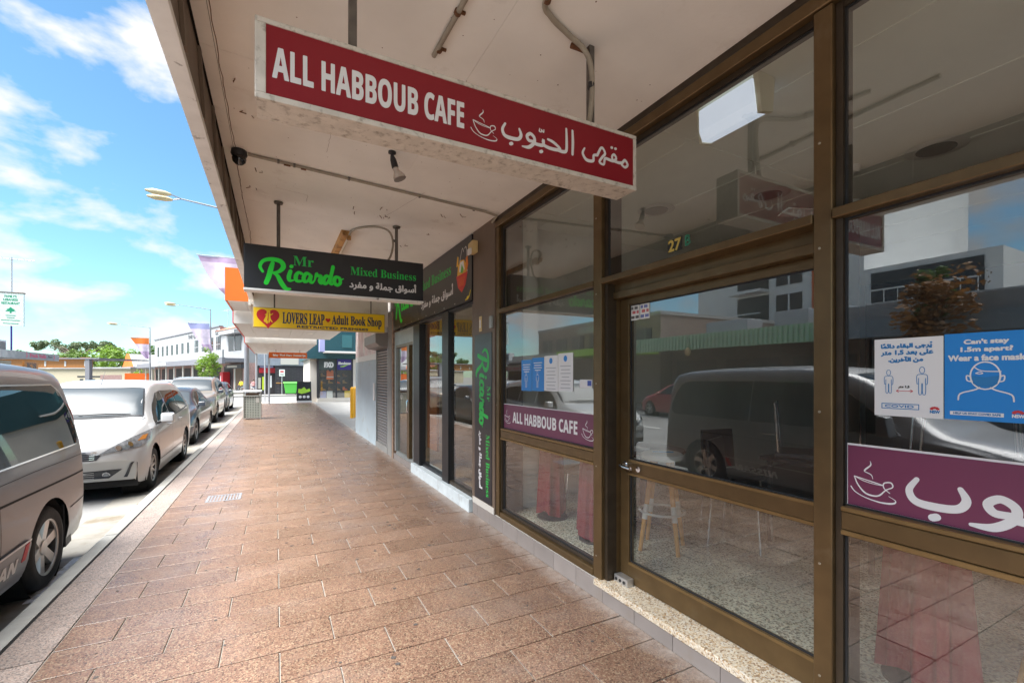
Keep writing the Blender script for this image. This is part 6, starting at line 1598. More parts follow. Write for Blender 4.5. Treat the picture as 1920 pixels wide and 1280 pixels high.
common(suv, dict(paint='paint_black', ws=[(-0.70, 1.22), (0, 1.14), (0.70, 1.22), (0.60, 1.84), (0, 1.86), (-0.60, 1.84)],
    side=[('front_window', [(1.45, 1.11), (2.35, 1.13), (2.35, 1.55), (2.0, 1.52), (1.65, 1.32)]), ('middle_window', [(2.42, 1.13), (3.25, 1.16), (3.25, 1.55), (2.42, 1.56)]), ('rear_side_window', [(3.31, 1.17), (4.05, 1.24), (4.05, 1.45), (3.85, 1.52), (3.31, 1.55)])],
    hl=[(0.50, 0.80), (0.86, 0.84), (0.88, 0.96), (0.80, 1.0), (0.58, 0.93)], gr=[(-0.42, 0.72), (0.42, 0.72), (0.40, 0.90), (-0.40, 0.90)], lg=[(-0.7, 0.46), (0.7, 0.46), (0.6, 0.58), (-0.6, 0.58)],
    rw=[(-0.55, 1.2), (0.55, 1.2), (0.5, 1.52), (-0.5, 1.52)], tl=[(0.66, 0.9), (0.86, 0.9), (0.82, 1.3), (0.70, 1.3)], seams=[[(2.38, 0.4), (2.38, 1.12)], [(1.36, 0.45), (1.33, 1.08)]], mirror=(1.55, 1.14)))
suv.line('top', [(0.62, 2.1), (0.62, 4.1)], 'roof_rail', 'car_chrome', 0.03, 0.03, mirror=True)
# ---- small dark hatch and others, one shell
SH = rest(dict(L=4.20, W=1.76, axles=(0.80, 3.35), roofr=0.72, kf=0.34, kr=0.14, crease=0.5, w_belt=0.95, ff=1.0, rf=0.6,
     top=[(0, 0.52), (0.012, 0.66), (0.06, 0.75), (0.3, 0.84), (0.9, 0.97), (1.35, 1.22), (1.75, 1.40), (2.1, 1.47), (2.8, 1.475), (3.5, 1.42), (3.85, 1.30), (4.05, 1.02), (4.15, 0.85), (4.20, 0.55)],
     belt=[(0, 0.48), (0.1, 0.62), (0.6, 0.80), (1.2, 0.91), (2.5, 0.95), (3.8, 1.0), (4.2, 0.5)],
     bot=[(0, 0.34), (0.03, 0.25), (0.3, 0.19), (2.1, 0.20), (3.9, 0.22), (4.1, 0.28), (4.2, 0.40)],
     wplan=[(0, 0.86), (0.1, 0.92), (0.45, 0.98), (0.9, 1.0), (3.5, 1.0), (4.0, 0.96), (4.2, 0.88)]), 0.31)
HS = dict(ws=[(-0.66, 1.02), (0, 0.94), (0.66, 1.02), (0.57, 1.62), (0, 1.64), (-0.57, 1.62)],
    side=[('front_window', [(1.25, 0.97), (2.15, 0.985), (2.15, 1.37), (1.85, 1.34), (1.45, 1.12)]), ('rear_side_window', [(2.21, 0.985), (3.05, 1.01), (3.40, 1.12), (3.25, 1.30), (2.21, 1.37)])],
    hl=[(0.46, 0.64), (0.78, 0.66), (0.82, 0.78), (0.60, 0.74)], gr=[(-0.35, 0.58), (0.35, 0.58), (0.38, 0.68), (-0.38, 0.68)], lg=[(-0.6, 0.28), (0.6, 0.28), (0.55, 0.38), (-0.55, 0.38)],
    rw=[(-0.5, 1.04), (0.5, 1.04), (0.45, 1.32), (-0.45, 1.32)], tl=[(0.60, 0.76), (0.82, 0.76), (0.78, 0.98), (0.64, 0.98)], seams=[[(2.18, 0.3), (2.18, 0.97)], [(1.2, 0.35), (1.16, 0.92)]], mirror=(1.36, 1.0))
def hatch(label, pm, x, y, rz=0.0, group='cars parked along the kerb', z=RZ):
    c = Car('parked_car', label, 'car', SH, pm, (x, y, z), rz, group)
    c.wheels(0.31, 0.21, 0.2, 5, 'five'); common(c, dict(HS, paint=pm)); return c
hatch('small dark hatchback farthest along the kerb', 'paint_charcoal', -2.96, 26.1)
hatch('white hatchback out in the far roadway', 'paint_white', -7.2, 40.5, 0.0, 'cars on the far roadway')
hatch('grey hatchback crossing beyond the intersection', 'paint_charcoal', -8.6, 37.2, R(20), 'cars on the far roadway')
hatch('white car parked on the opposite kerb before the nail shop', 'paint_white', -11.2, 33.2, math.pi, 'cars on the opposite kerb')
hatch('red car parked on the opposite kerb', 'paint_red', -11.2, 16.0, math.pi, 'cars on the opposite kerb')
# ------------------------------------------------------------------ background buildings
mat('white_render', (0.335, 0.338, 0.34), 0.8, var=0.04, vscale=0.6, dirt=(0.60, 0.60, 0.58), dscale=0.5)
mat('grey_fascia', (0.17, 0.17, 0.19), 0.6, var=0.06)
mat('window_dark', (0.03, 0.033, 0.04), 0.15)
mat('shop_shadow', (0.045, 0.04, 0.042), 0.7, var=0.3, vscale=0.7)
mat('terracotta', (0.46, 0.17, 0.10), 0.8, var=0.25, vscale=4, bump=0.3, bscale=12)
mat('sign_pale', (0.5, 0.48, 0.43), 0.6)
mat('pink_brick', (0.42, 0.27, 0.24), 0.85, var=0.15, vscale=6)
mat('brown_door', (0.13, 0.085, 0.055), 0.7, var=0.1)
mat('dark_grey_sign', (0.06, 0.06, 0.07), 0.5)
def lbx(name, m_, par, *a, **k): return bx(name, m_, par, *a, local=True, **k)
# hotel: local x to the right along its front (towards us), y into the building
HX, HY, HA = -3.3, 63.7, math.atan2(-0.93, 0.37)      # near corner, direction of local +x is towards the near corner
ho = thing('hotel_building', 'long white two storey corner hotel with dark slot windows', 'building', (HX, HY, 0), rz=HA)
# local +x points back towards us from the far end: facade spans x -45..0; street side is local -y
lbx('lower_wall', 'pink_brick', ho, -45, 0, 0.0, 12, -0.15, 3.3)
lbx('upper_wall', 'white_render', ho, -45, -9.0, 0.0, 12, 3.302, 8.3)
lbx('parapet_cap', 'grey_fascia', ho, -45.1, -8.9, -0.12, 0.4, 8.302, 8.45)
lbx('corner_wall', 'white_render', ho, -8.998, 0, 0.0, 12, 3.302, 7.6)
lbx('parapet', 'white_render', ho, -45, 0.6, -2.6, -2.4, 3.85, 4.75)
lbx('awning_fascia', 'grey_fascia', ho, -45, 0.6, -2.62, -2.3, 3.15, 3.848)
lbx('awning_roof', 'grey_fascia', ho, -45, 0.6, -2.298, -0.002, 3.35, 3.80)
for k in range(7):
    x = -42.5 + k * 3.1
    w_ = lbx('window', 'window_dark', ho, x, x + 0.8, -0.05, 0.02, 4.85, 6.9)
    lbx('frame', 'white_render', w_, x - 0.06, x - 0.002, -0.09, 0.0, 4.8, 6.95); lbx('sill', 'grey_fascia', w_, x - 0.1, x + 0.9, -0.12, 0.0, 4.72, 4.798)
for x in (-20.2, -16.8, -13.4, -10.4):
    w_ = lbx('window', 'window_dark', ho, x, x + 1.7, -0.05, 0.02, 4.85, 7.0)
    lbx('frame', 'white_render', w_, x + 0.80, x + 0.90, -0.09, -0.052, 4.85, 7.0); lbx('frame', 'white_render', w_, x + 0.002, x + 1.698, -0.085, -0.0521, 5.9, 5.98)
w_ = lbx('window', 'window_dark', ho, -5.6, -1.2, -0.05, 0.02, 4.9, 6.9); lbx('frame', 'white_render', w_, -3.5, -3.3, -0.09, -0.052, 4.9, 6.9)
MB().prism([(-6.2, 7.3), (-0.6, 7.3), (-0.6, 6.9), (-6.2, 6.9)], 'y', -1.0, -0.052).build('window_hood', 'white_render', ho, local=True)
q = MB(); q.v = [(-9.4, -0.6, 7.602), (0.5, -0.6, 7.602), (0.5, 12.4, 7.602), (-9.4, 12.4, 7.602), (-4.5, 5.0, 10.0), (-4.5, 8.0, 10.0)]; q.f = [(0, 1, 4), (1, 2, 5, 4), (2, 3, 5), (3, 0, 4, 5), (3, 2, 1, 0)]
q.build('tiled_roof', 'terracotta', ho, local=True)
lbx('cornice', 'white_render', ho, -9.3, 0.4, -0.5, -0.002, 7.40, 7.600)
letters('THE QUE', (-23.5, -0.06, 7.3), (1, 0, 0), (0, 0, 1), 5.2, 0.62, 0.03).build('lettering', 'dark_grey_sign', ho, local=True)
letters('EL', (-10.6, -0.06, 7.3), (1, 0, 0), (0, 0, 1), 1.3, 0.62, 0.03).build('lettering', 'dark_grey_sign', ho, local=True)
lbx('name_board', 'sign_pale', ho, -33.5, -24.5, -2.66, -2.622, 3.30, 3.75)
for k in range(9):
    x = -44 + k * 4.6
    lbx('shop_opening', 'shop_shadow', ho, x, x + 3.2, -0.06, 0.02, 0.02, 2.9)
    lbx('awning_post', 'sign_pale', ho, x - 0.7, x - 0.55, -2.3, -2.15, -0.1, 3.14)
lbx('roller_door', 'brown_door', ho, -2.9, -0.8, -0.08, -0.062, 0.02, 2.6)
lbx('pale_pier', 'sign_pale', ho, -3.4, -2.92, -0.12, -0.001, 0.0, 3.0)
lbx('shop_sign', 'dark_grey_sign', ho, -5.2, 0.2, -0.5, -0.2, 2.62, 3.12)
lbx('sign_print', 'sign_pale', ho, -4.6, -1.2, -0.52, -0.502, 2.74, 2.98)
q = MB().box(-46, 8, -4.6, 0.0, -0.18, -0.02); o = q.build('far_footpath', 'concrete_pale', None); o.location = (HX, HY, 0); o.rotation_euler = (0, 0, HA); struct(o)
for (x, lb) in ((-22.0, 'tall roof aerial above the middle of the white hotel'), (-4.0, 'roof aerial on the terracotta roof of the hotel')):
    a_ = thing('roof_aerial', lb, 'aerial', (HX, HY, 0), 'roof aerials', rz=HA)
    z0 = 8.3 if x < -10 else 9.3
    MB().tube([(x, 5, z0), (x, 5, z0 + 4.2)], 0.05, 6).build('mast', 'galv', a_, local=True)
    MB().tube([(x - 1.8, 5, z0 + 4.0), (x + 1.0, 5, z0 + 4.0)], 0.03, 5).build('boom', 'galv', a_, local=True)
    for k in range(6): MB().tube([(x - 1.6 + k * 0.45, 4.6, z0 + 4.0), (x - 1.6 + k * 0.45, 5.4, z0 + 4.0)], 0.02, 4).build('element', 'galv', a_, local=True)

# corner building across the side street: black brick wall, shopfront with red signs
cb = thing('black_brick_building', 'low building with painted black brick wall and red shop signs', 'building', (2, 47, 0))
mat('black_brick', (0.035, 0.033, 0.04), 0.7, var=0.15, vscale=3)
mat('black_mortar', (0.075, 0.07, 0.075), 0.9)
mat('grey_blue', (0.22, 0.25, 0.29), 0.7, var=0.1)
mat('shop_red', (0.55, 0.02, 0.03), 0.5)
struct(bx('side_footpath', 'concrete_pale', None, -3.5, 40, 44.5, 47.0, -0.19, -0.008))
bx('wall', 'black_mortar', cb, 0.02, 9.0, 47.0, 47.4, -0.01, 2.62)
q = MB()
for r_ in range(17):
    z = 0.02 + r_ * 0.152
    for k in range(14):
        x = 0.05 + k * 0.45 + (0.22 if r_ % 2 else 0)
        q.box(x, x + 0.435, 46.978, 47.002, z, z + 0.138)
stuff(q.build('brick_courses', 'black_brick', cb))
bx('ledge', 'boot_tan', cb, 0.02, 9.0, 46.93, 46.976, 0.98, 1.06)
bx('fascia', 'grey_blue', cb, -1.55, 9.0, 46.9, 47.4, 2.622, 3.6)
bx('fascia_sign', 'sign_pale', cb, 0.4, 1.9, 46.86, 46.898, 2.72, 3.3)
bx('upper_wall', 'white_render', cb, -1.55, 9.0, 47.0, 56, 3.602, 5.2)
bx('side_wall', 'sign_pale', cb, -1.55, 9.0, 47.9, 56, -0.01, 3.6)
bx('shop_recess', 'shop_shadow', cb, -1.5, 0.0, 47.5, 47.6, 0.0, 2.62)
for (x, w_, z0, z1, m_) in ((-1.35, 1.3, 1.95, 2.4, 'shop_red'), (-1.3, 1.1, 2.42, 2.6, 'lilac'), (-1.42, 0.22, 0.5, 1.5, 'sign_pale'), (-1.1, 0.25, 0.4, 1.6, 'vest_lime'), (-0.6, 0.28, 0.6, 1.7, 'box_white')):
    bx('shop_poster', m_, cb, x, x + w_, 47.44, 47.49, z0, z1)
for x in (-1.54, -0.05): bx('pier', 'shop_frame', cb, x, x + 0.14, 46.98, 47.12, -0.005, 2.62)
# green wheeled bin
gb = thing('wheelie_bin', 'lime green wheeled rubbish bin before the black brick wall', 'bin', (1.2, 45.6, 0), 'street furniture')
mat('bin_green', (0.10, 0.52, 0.07), 0.5)
q = MB(); q.v = [(0.78, 45.3, 0.12), (1.62, 45.3, 0.12), (1.62, 45.9, 0.12), (0.78, 45.9, 0.12), (0.64, 45.2, 1.02), (1.76, 45.2, 1.02), (1.76, 46.0, 1.02), (0.64, 46.0, 1.02)]
q.f = [(0, 3, 2, 1), (4, 5, 6, 7), (0, 1, 5, 4), (1, 2, 6, 5), (2, 3, 7, 6), (3, 0, 4, 7)]; q.build('tub', 'bin_green', gb, bevel=0.02)
MB().prism([(45.15, 1.03), (46.05, 1.03), (46.0, 1.14), (45.3, 1.10)], 'x', 0.60, 1.80).build('lid', 'bin_green', gb, bevel=0.02)
for x in (0.85, 1.55): MB().lathe([(0.0, 0), (0.09, 0), (0.09, 0.06), (0.0, 0.06)], (x, 45.9, 0.082), 'x', 12).build('wheel', 'car_trim', gb)
# sandwich board
af = thing('sandwich_board', 'black sandwich board with green food picture near the corner shop', 'sign', (1.7, 32.3, 0))
mat('board_black', (0.02, 0.02, 0.022), 0.4)
for s, y0 in ((1, 32.1), (-1, 32.6)):
    q = MB(); yb = y0; yt = 32.35
    q.v = [(1.28, yb, 0.02), (2.12, yb, 0.02), (2.10, yt - 0.02 * s, 1.30), (1.30, yt - 0.02 * s, 1.30)]; q.v += [(v[0], v[1] + 0.02 * s, v[2]) for v in q.v]
    q.f = [(0, 1, 2, 3), (7, 6, 5, 4), (0, 4, 5, 1), (1, 5, 6, 2), (2, 6, 7, 3), (3, 7, 4, 0)]; q.build('panel', 'board_black', af)
def onboard(x, z, lift=0.004): return (x, 32.1 + 0.25 * (z - 0.02) / 1.28 - lift - 0.012 * (z / 1.3), z)
def bpoly(pts, m_, nm): MB().poly([onboard(*p, 0.006) for p in pts]).build(nm, m_, af)
bpoly([(1.45, 1.14), (1.88, 1.14), (1.88, 1.24), (1.45, 1.24)], 'shop_red', 'banner_print')
bpoly([(1.36, 0.62), (1.55, 0.55), (1.80, 0.60), (2.06, 0.70), (2.0, 0.88), (1.84, 0.80), (1.70, 0.96), (1.55, 0.84), (1.38, 0.86)], 'lime', 'food_print')
for x in (1.48, 1.70, 1.92): bpoly([(x + 0.085 * math.cos(t * math.pi / 6), 0.36 + 0.085 * math.sin(t * math.pi / 6)) for t in range(12)], 'box_white', 'plate_print')
bx('foot_strip', 'box_white', af, 1.26, 2.14, 32.06, 32.095, 0.01, 0.12)
af.location = (1.56, 31.0, 0)
# litter bin enclosure on the footpath
lb_ = thing('litter_bin', 'grey green perforated litter bin enclosure with pale lid', 'litter bin', (-0.8, 19.95, 0), 'street furniture')
m_, t_, p_ = base_mat('perforated')
tcn = N(t_, 'ShaderNodeTexCoord'); bk2 = N(t_, 'ShaderNodeTexBrick'); bk2.offset = 0.0
bk2.inputs['Color1'].default_value = (0.05, 0.06, 0.055, 1); bk2.inputs['Color2'].default_value = (0.07, 0.08, 0.07, 1); bk2.inputs['Mortar'].default_value = (0.34, 0.36, 0.31, 1)
bk2.inputs['Scale'].default_value = 1.0; bk2.inputs['Mortar Size'].default_value = 0.018; bk2.inputs['Brick Width'].default_value = 0.085; bk2.inputs['Row Height'].default_value = 0.062
mp = N(t_, 'ShaderNodeMapping'); mp.inputs['Rotation'].default_value = (R(90), 0, 0)
t_.links.new(tcn.outputs['Object'], mp.inputs[0]); t_.links.new(mp.outputs[0], bk2.inputs['Vector']); t_.links.new(bk2.outputs[0], p_.inputs['Base Color']); p_.inputs['Roughness'].default_value = 0.55
mat('bin_frame', (0.40, 0.40, 0.36), 0.5, metal=0.4, var=0.1)
bx('panel', 'perforated', lb_, -1.05, -0.52, 19.72, 20.18, 0.05, 0.86)
for x in (-1.08, -0.52): bx('corner_post', 'bin_frame', lb_, x, x + 0.03, 19.69, 19.719, 0.0, 1.02); bx('corner_post', 'bin_frame', lb_, x, x + 0.03, 20.181, 20.21, 0.0, 1.02)
bx('rim', 'bin_frame', lb_, -1.09, -0.48, 19.68, 20.22, 0.862, 0.90)
bx('lid', 'box_white', lb_, -1.10, -0.47, 19.66, 20.24, 1.021, 1.085, bevel=0.01)
bx('inner_liner', 'boot_brown', lb_, -1.0, -0.57, 19.76, 20.14, 0.87, 0.98)
bx('notice_plate', 'sign_pale', lb_, -0.67, -0.56, 19.712, 19.7185, 0.62, 0.82)
# sign posts
def post_sign(name, label, x, y, h_, w_=0.45, sh_=0.6):
    t_ = thing(name, label, 'sign', (x, y, 0), 'parking signs')
    MB().tube([(x, y, 0), (x, y, h_)], 0.035, 8).build('post', 'galv', t_)
    bx('plate', 'sticker_white', t_, x - w_ / 2, x + w_ / 2, y - 0.06, y - 0.04, h_ - sh_, h_)
    bx('print', 'print_red', t_, x - 0.14, x + 0.14, y - 0.066, y - 0.0605, h_ - 0.26, h_ - 0.12)
    bx('arrow', 'print_black', t_, x - 0.15, x + 0.15, y - 0.066, y - 0.0605, h_ - 0.48, h_ - 0.42)
post_sign('parking_sign', 'white parking sign on a thin post before the black brick wall', 0.50, 46.0, 2.25)
tag(MB().tube([(-0.62, 33.1, 0), (-0.62, 33.1, 3.1)], 0.04, 8).build('sign_post', 'galv', None), 'bare thin grey post near the footpath corner', 'post')

# street light poles with banners
mat('pole_grey', (0.26, 0.27, 0.29), 0.5, metal=0.4, var=0.08)
mat('lamp_head', (0.42, 0.36, 0.22), 0.5)
mat('flag_purple', (0.42, 0.30, 0.44), 0.8, var=0.15, vscale=3)
mat('flag_mauve', (0.62, 0.52, 0.62), 0.8, var=0.15, vscale=3)
mat('flag_orange', (0.72, 0.18, 0.03), 0.8)
def street_light(label, x, y, h_, arm, z_tip, r=0.11, double=True):
    t_ = thing('street_light', label, 'street light', (x, y, 0), 'street lights')
    MB().tube([(x, y, -0.1), (x, y, h_ * 0.5), (x, y, h_)], [r, r * 0.8, r * 0.45], 12).build('pole', 'pole_grey', t_, smooth=True)
    tip = Vector((x - arm, y, z_tip))
    MB().tube([(x, y, h_ - 0.05), (x - arm * 0.66, y, h_ + (z_tip - h_) * 0.6)], [r * 0.45, r * 0.3], 8).build('arm', 'pole_grey', t_, smooth=True)
    e = Vector((x - arm * 0.66, y, h_ + (z_tip - h_) * 0.6))
    for dy_, dz_ in (((-0.16, 0.08), (0.16, -0.06)) if double else ((0, 0),)):
        a = e + Vector((-arm * 0.09, dy_ * 0.8, dz_))
        MB().tube([tuple(e), tuple(a)], r * 0.22, 6).build('bracket', 'pole_grey', t_)
        b = a + Vector((-arm * 0.24, dy_ * 0.2, 0.04))
        MB().tube([tuple(a), tuple(a.lerp(b, 0.25)), tuple(a.lerp(b, 0.7)), tuple(b)], [0.05, 0.11, 0.12, 0.04], 10).build('lamp_head', 'lamp_head', t_, smooth=True)
    return t_
def banner_flag(label, x, y, z1, pts, bands, rod):
    """cloth banner hung from a pole; pts outline in (x,z) from the pole top corner; each band is a coloured strip"""
    t_ = thing('street_banner', label, 'banner', (x, y, z1), 'street banners')
    for (m_, a, b) in bands:
        q = MB(); n = 10; nz = 6
        for i in range(nz + 1):
            f_ = a + (b - a) * i / nz
            xl = interp([(p[0], p[1]) for p in pts['left']], f_); xr = interp([(p[0], p[1]) for p in pts['right']], f_)
            for k in range(n + 1):
                g_ = k / n; xx = xl + (xr - xl) * g_
                q.v.append((x + xx, y + 0.12 * math.sin(g_ * 7 + f_ * 3) * (0.3 + f_), z1 - pts['h'] * f_ - pts.get('drop', 0) * g_))
        for i in range(nz):
            for k in range(n): q.f.append((i * (n + 1) + k, i * (n + 1) + k + 1, (i + 1) * (n + 1) + k + 1, (i + 1) * (n + 1) + k))
        nv = len(q.v); fs = list(q.f)
        q.v += [(v[0], v[1] + 0.006, v[2]) for v in q.v]; q.f += [tuple(nv + i_ for i_ in f__[::-1]) for f__ in fs]
        q.build('cloth', m_, t_, smooth=True)
    MB().tube([(x + rod[0], y, z1 + 0.03), (x + rod[1], y, z1 + 0.03)], 0.02, 6).build('rod', 'pole_grey', t_)
street_light('street light whose twin lamps show beside the awning lip', -1.20, 24.4, 9.15, 3.75, 9.55)
street_light('street light with mauve banner in front of the white hotel', -6.6, 62.0, 9.3, 4.3, 9.75)
street_light('street light with orange banner left of the white hotel', -17.4, 89.0, 9.3, 5.2, 9.75)
banner_flag('large purple banner beside the orange awning box', -1.2, 24.2, 6.95, dict(h=1.95, left=[(0, -1.85), (0.35, -1.55), (0.7, -1.1), (1, -0.5)], right=[(0, -0.1), (1, -0.1)]), [('flag_purple', 0, 0.12), ('flag_mauve', 0.12, 0.7), ('flag_purple', 0.7, 1.0)], (-1.9, 0))
banner_flag('mauve and white banner before the hotel name', -6.6, 61.8, 7.6, dict(h=3.1, left=[(0, -2.15), (0.4, -1.6), (0.8, -0.8), (1, -0.2)], right=[(0, -0.1), (0.7, 0.0), (1, 0.25)]), [('lilac', 0, 0.2), ('flag_mauve', 0.2, 0.75), ('flag_purple', 0.75, 1.0)], (-2.2, 0))
banner_flag('orange and purple banner farthest down the street', -17.4, 88.8, 7.6, dict(h=3.2, left=[(0, -2.4), (0.4, -1.6), (0.8, -1.0), (1, -0.5)], right=[(0, -0.1), (1, -0.1)]), [('flag_orange', 0, 0.3), ('flag_mauve', 0.3, 0.65), ('flag_purple', 0.65, 1.0)], (-2.5, 0))
# ------------------------------------------------------------------ trees
mat('bark', (0.16, 0.12, 0.09), 0.9, var=0.2, vscale=6)
def leafmat(name, col):
    m, t, p = base_mat(name)
    g = N(t, 'ShaderNodeNewGeometry'); nz = N(t, 'ShaderNodeTexNoise'); nz.inputs['Scale'].default_value = 0.9; nz.inputs['Detail'].default_value = 4
    t.links.new(g.outputs['Position'], nz.inputs['Vector'])
    mr = N(t, 'ShaderNodeMapRange'); mr.inputs[1].default_value = 0.3; mr.inputs[2].default_value = 0.7; mr.inputs[3].default_value = 0.6; mr.inputs[4].default_value = 1.4
    t.links.new(nz.outputs['Fac'], mr.inputs[0])
    vm = N(t, 'ShaderNodeVectorMath', operation='SCALE'); vm.inputs[0].default_value = col; t.links.new(mr.outputs[0], vm.inputs['Scale'])
    t.links.new(vm.outputs[0], p.inputs['Base Color']); p.inputs['Roughness'].default_value = 0.6
    p.inputs['Transmission Weight'].default_value = 0.0
    tl_ = N(t, 'ShaderNodeBsdfTranslucent'); t.links.new(vm.outputs[0], tl_.inputs[0])
    mx = N(t, 'ShaderNodeMixShader'); mx.inputs[0].default_value = 0.35
    out = [n for n in t.nodes if n.type == 'OUTPUT_MATERIAL'][0]
    t.links.new(p.outputs[0], mx.inputs[1]); t.links.new(tl_.outputs[0], mx.inputs[2]); t.links.new(mx.outputs[0], out.inputs[0])
leafmat('leaf_lime', (0.11, 0.19, 0.025)); leafmat('leaf_green', (0.07, 0.15, 0.025)); leafmat('leaf_grey', (0.13, 0.17, 0.08)); leafmat('leaf_bright', (0.17, 0.28, 0.03)); leafmat('leaf_rust', (0.24, 0.11, 0.03))
def tree(label, x, y, z0, h_, cz0, rx, rz_, leaf, n, ls, seed, clumps=16, flat=False, name='street_tree', group='trees behind the roofs', tr=0.12, cs=1.0):
    t_ = thing(name, label, 'tree', (x, y, z0), group)
    rr = random.Random(seed)
    C = []
    for k in range(clumps):
        a = rr.uniform(0, 6.283); u_ = rr.uniform(-1, 1); rad = rr.uniform(0.35, 0.85)
        if flat: u_ = abs(u_) * 0.7 + 0.1; rad = rr.uniform(0.7, 0.98)
        s_ = math.sqrt(1 - u_ * u_)
        C.append((x + rx * rad * s_ * math.cos(a), y + rx * rad * s_ * math.sin(a), cz0 + rz_ * rad * u_, rr.uniform(0.28, 0.5) * min(rx, rz_) * (0.7 if flat else 1.0) * cs))
    q = MB(); q.tube([(x, y, z0), (x + 0.1, y, (z0 + cz0) / 2), (x, y, cz0)], [tr, tr * 0.75, tr * 0.5], 8)
    for c_ in C[:10]:
        q.tube([(x, y, cz0 - rz_ * 0.5), ((x + c_[0]) / 2, (y + c_[1]) / 2, (cz0 - rz_ * 0.2 + c_[2]) / 2), c_[:3]], [tr * 0.5, tr * 0.3, tr * 0.1], 6)
    q.build('trunk', 'bark', t_)
    q = MB()
    for k in range(n):
        c_ = C[rr.randrange(clumps)]
        d = Vector((rr.gauss(0, 1), rr.gauss(0, 1), rr.gauss(0, 1))).normalized() * c_[3] * rr.uniform(0.55, 1.12)
        p = Vector(c_[:3]) + d
        nn = (d.normalized() + Vector((rr.gauss(0, .5), rr.gauss(0, .5), rr.gauss(0, .5)))).normalized()
        a = nn.cross(Vector((0, 0, 1)))
        a = a.normalized() if a.length > 1e-3 else Vector((1, 0, 0)); b = nn.cross(a)
        s_ = ls * rr.uniform(0.6, 1.3)
        q.quad(p - a * s_, p - b * s_ * 0.55, p + a * s_, p + b * s_ * 0.55)
    q.build('crown', leaf, t_)
tree('young lime green street tree in front of the hotel', -6.4, 58.5, -0.02, 4.4, 3.0, 1.25, 1.75, 'leaf_bright', 2300, 0.10, 21, 34, group='street trees', tr=0.08, cs=0.72)
def px2(px, d): r = (px - 960) / 853.0; return (d * (0.4609 + 0.8874 * r), d * (0.8874 - 0.4609 * r))
for (lb, px, d, zt, rx, rz_, leaf, n, seed, flat) in (
    ('spreading grey green tree behind the timber roof', 142, 118, 11.4, 9.0, 3.0, 'leaf_grey', 7000, 4, True),
    ('bright green tree under the spreading grey one', 140, 104, 8.2, 5.0, 3.6, 'leaf_lime', 3600, 5, False),
    ('lime green tree right of the timber roof', 215, 102, 9.0, 5.2, 3.8, 'leaf_bright', 4200, 6, False),
    ('darker tree behind the orange banner', 278, 112, 10.2, 3.4, 3.8, 'leaf_green', 2800, 7, False),
    ('small dark tree above the nail shop roof', 28, 130, 9.6, 3.0, 2.0, 'leaf_green', 1200, 8, False),
    ('small light tree before the orange hoarding', 260, 84, 2.9, 1.6, 1.4, 'leaf_bright', 1200, 9, False)):
    x, y = px2(px, d)
    tree(lb, x, y, -0.1, zt, zt - rz_ * 1.05, rx, rz_, leaf, n, 0.27 if d > 95 else 0.16, seed, 60 if flat else 40, flat, 'park_tree', tr=0.3, cs=0.9)
# ------------------------------------------------------------------ left side of the street, seen direct
nl = thing('nail_shop', 'nail shop with long white awning sign across the street', 'building', (-16, 36, 0))
struct(bx('opposite_footpath', 'concrete_pale', None, -16.0, -12.2, -60, 44.3, -0.19, 0.0))
mat('nail_pink', (0.62, 0.07, 0.16), 0.5)
bx('wall', 'sign_pale', nl, -22, -16.0, 32.9, 40.0, -0.01, 3.4)
bx('shop_window', 'window_dark', nl, -15.99, -15.95, 33.2, 39.6, 0.3, 2.3)
bx('awning_roof', 'white_render', nl, -15.998, -12.62, 32.9, 40.0, 2.72, 2.9)
bx('awning_fascia', 'white_render', nl, -12.62, -12.56, 32.9, 40.0, 2.60, 3.02)
UO = (0, 1, 0)
letters(alt('Fresh Nails', SERIF), (-12.555, 36.0, 2.72), UO, UZ, 2.1, 0.22, 0.01).build('lettering', 'nail_pink', nl)
letters('Spa', (-12.555, 38.4, 2.74), UO, UZ, 0.6, 0.16, 0.008).build('lettering', 'dark_grey_sign', nl)
for y_ in (35.6, 39.2): stroke([[(0, 0, .02), (0.10, 0.12, .05), (0.02, 0.30, .03)]], (-12.555, y_, 2.68), UO, UZ, 1, 1).build('leaf_mark', 'nail_pink', nl)
bx('hanging_board', 'sign_pale', nl, -14.6, -14.5, 34.0, 39.2, 2.1, 2.58)
letters(alt('Fresh Nails', SERIF), (-14.495, 34.3, 2.2), UO, UZ, 3.0, 0.26, 0.01).build('lettering', 'nail_pink', nl)
ks_ = tag(bx('shop_board', 'timber_orange', None, -14.4, -14.3, 40.3, 42.2, 2.05, 2.6), 'timber coloured board lettered KS beside the nail shop', 'sign')
letters(alt("K'S", SERIF), (-14.296, 40.6, 2.15), UO, UZ, 1.3, 0.34, 0.02).build('lettering', 'dark_grey_sign', ks_)
ac = thing('air_conditioner', 'white air conditioner unit on the nail shop awning roof', 'air conditioner', (-12.9, 33.6, 2.95))
bx('casing', 'box_white', ac, -13.3, -12.8, 33.3, 34.1, 2.902, 3.55, bevel=0.02); bx('grille', 'vent_dark', ac, -12.798, -12.78, 33.42, 33.98, 3.0, 3.45)
ps = thing('pylon_sign', 'tall green and white restaurant sign on a lattice mast', 'sign', (-13, 34, 2.9))
mat('sign_mint', (0.66, 0.74, 0.70), 0.5); mat('sign_green', (0.01, 0.28, 0.14), 0.5)
sgx, sgy = -13.05, 34.0
bx('panel', 'sign_mint', ps, sgx - 0.05, sgx + 0.95, sgy, sgy + 0.14, 4.32, 6.08)
bx('top_rail', 'brown_door', ps, sgx - 0.08, sgx + 0.98, sgy - 0.02, sgy + 0.16, 6.081, 6.13)
MB().tube([(sgx + 0.45, sgy + 0.07, 2.9), (sgx + 0.45, sgy + 0.07, 4.32)], 0.04, 8).build('mast', 'purple_panel', ps)
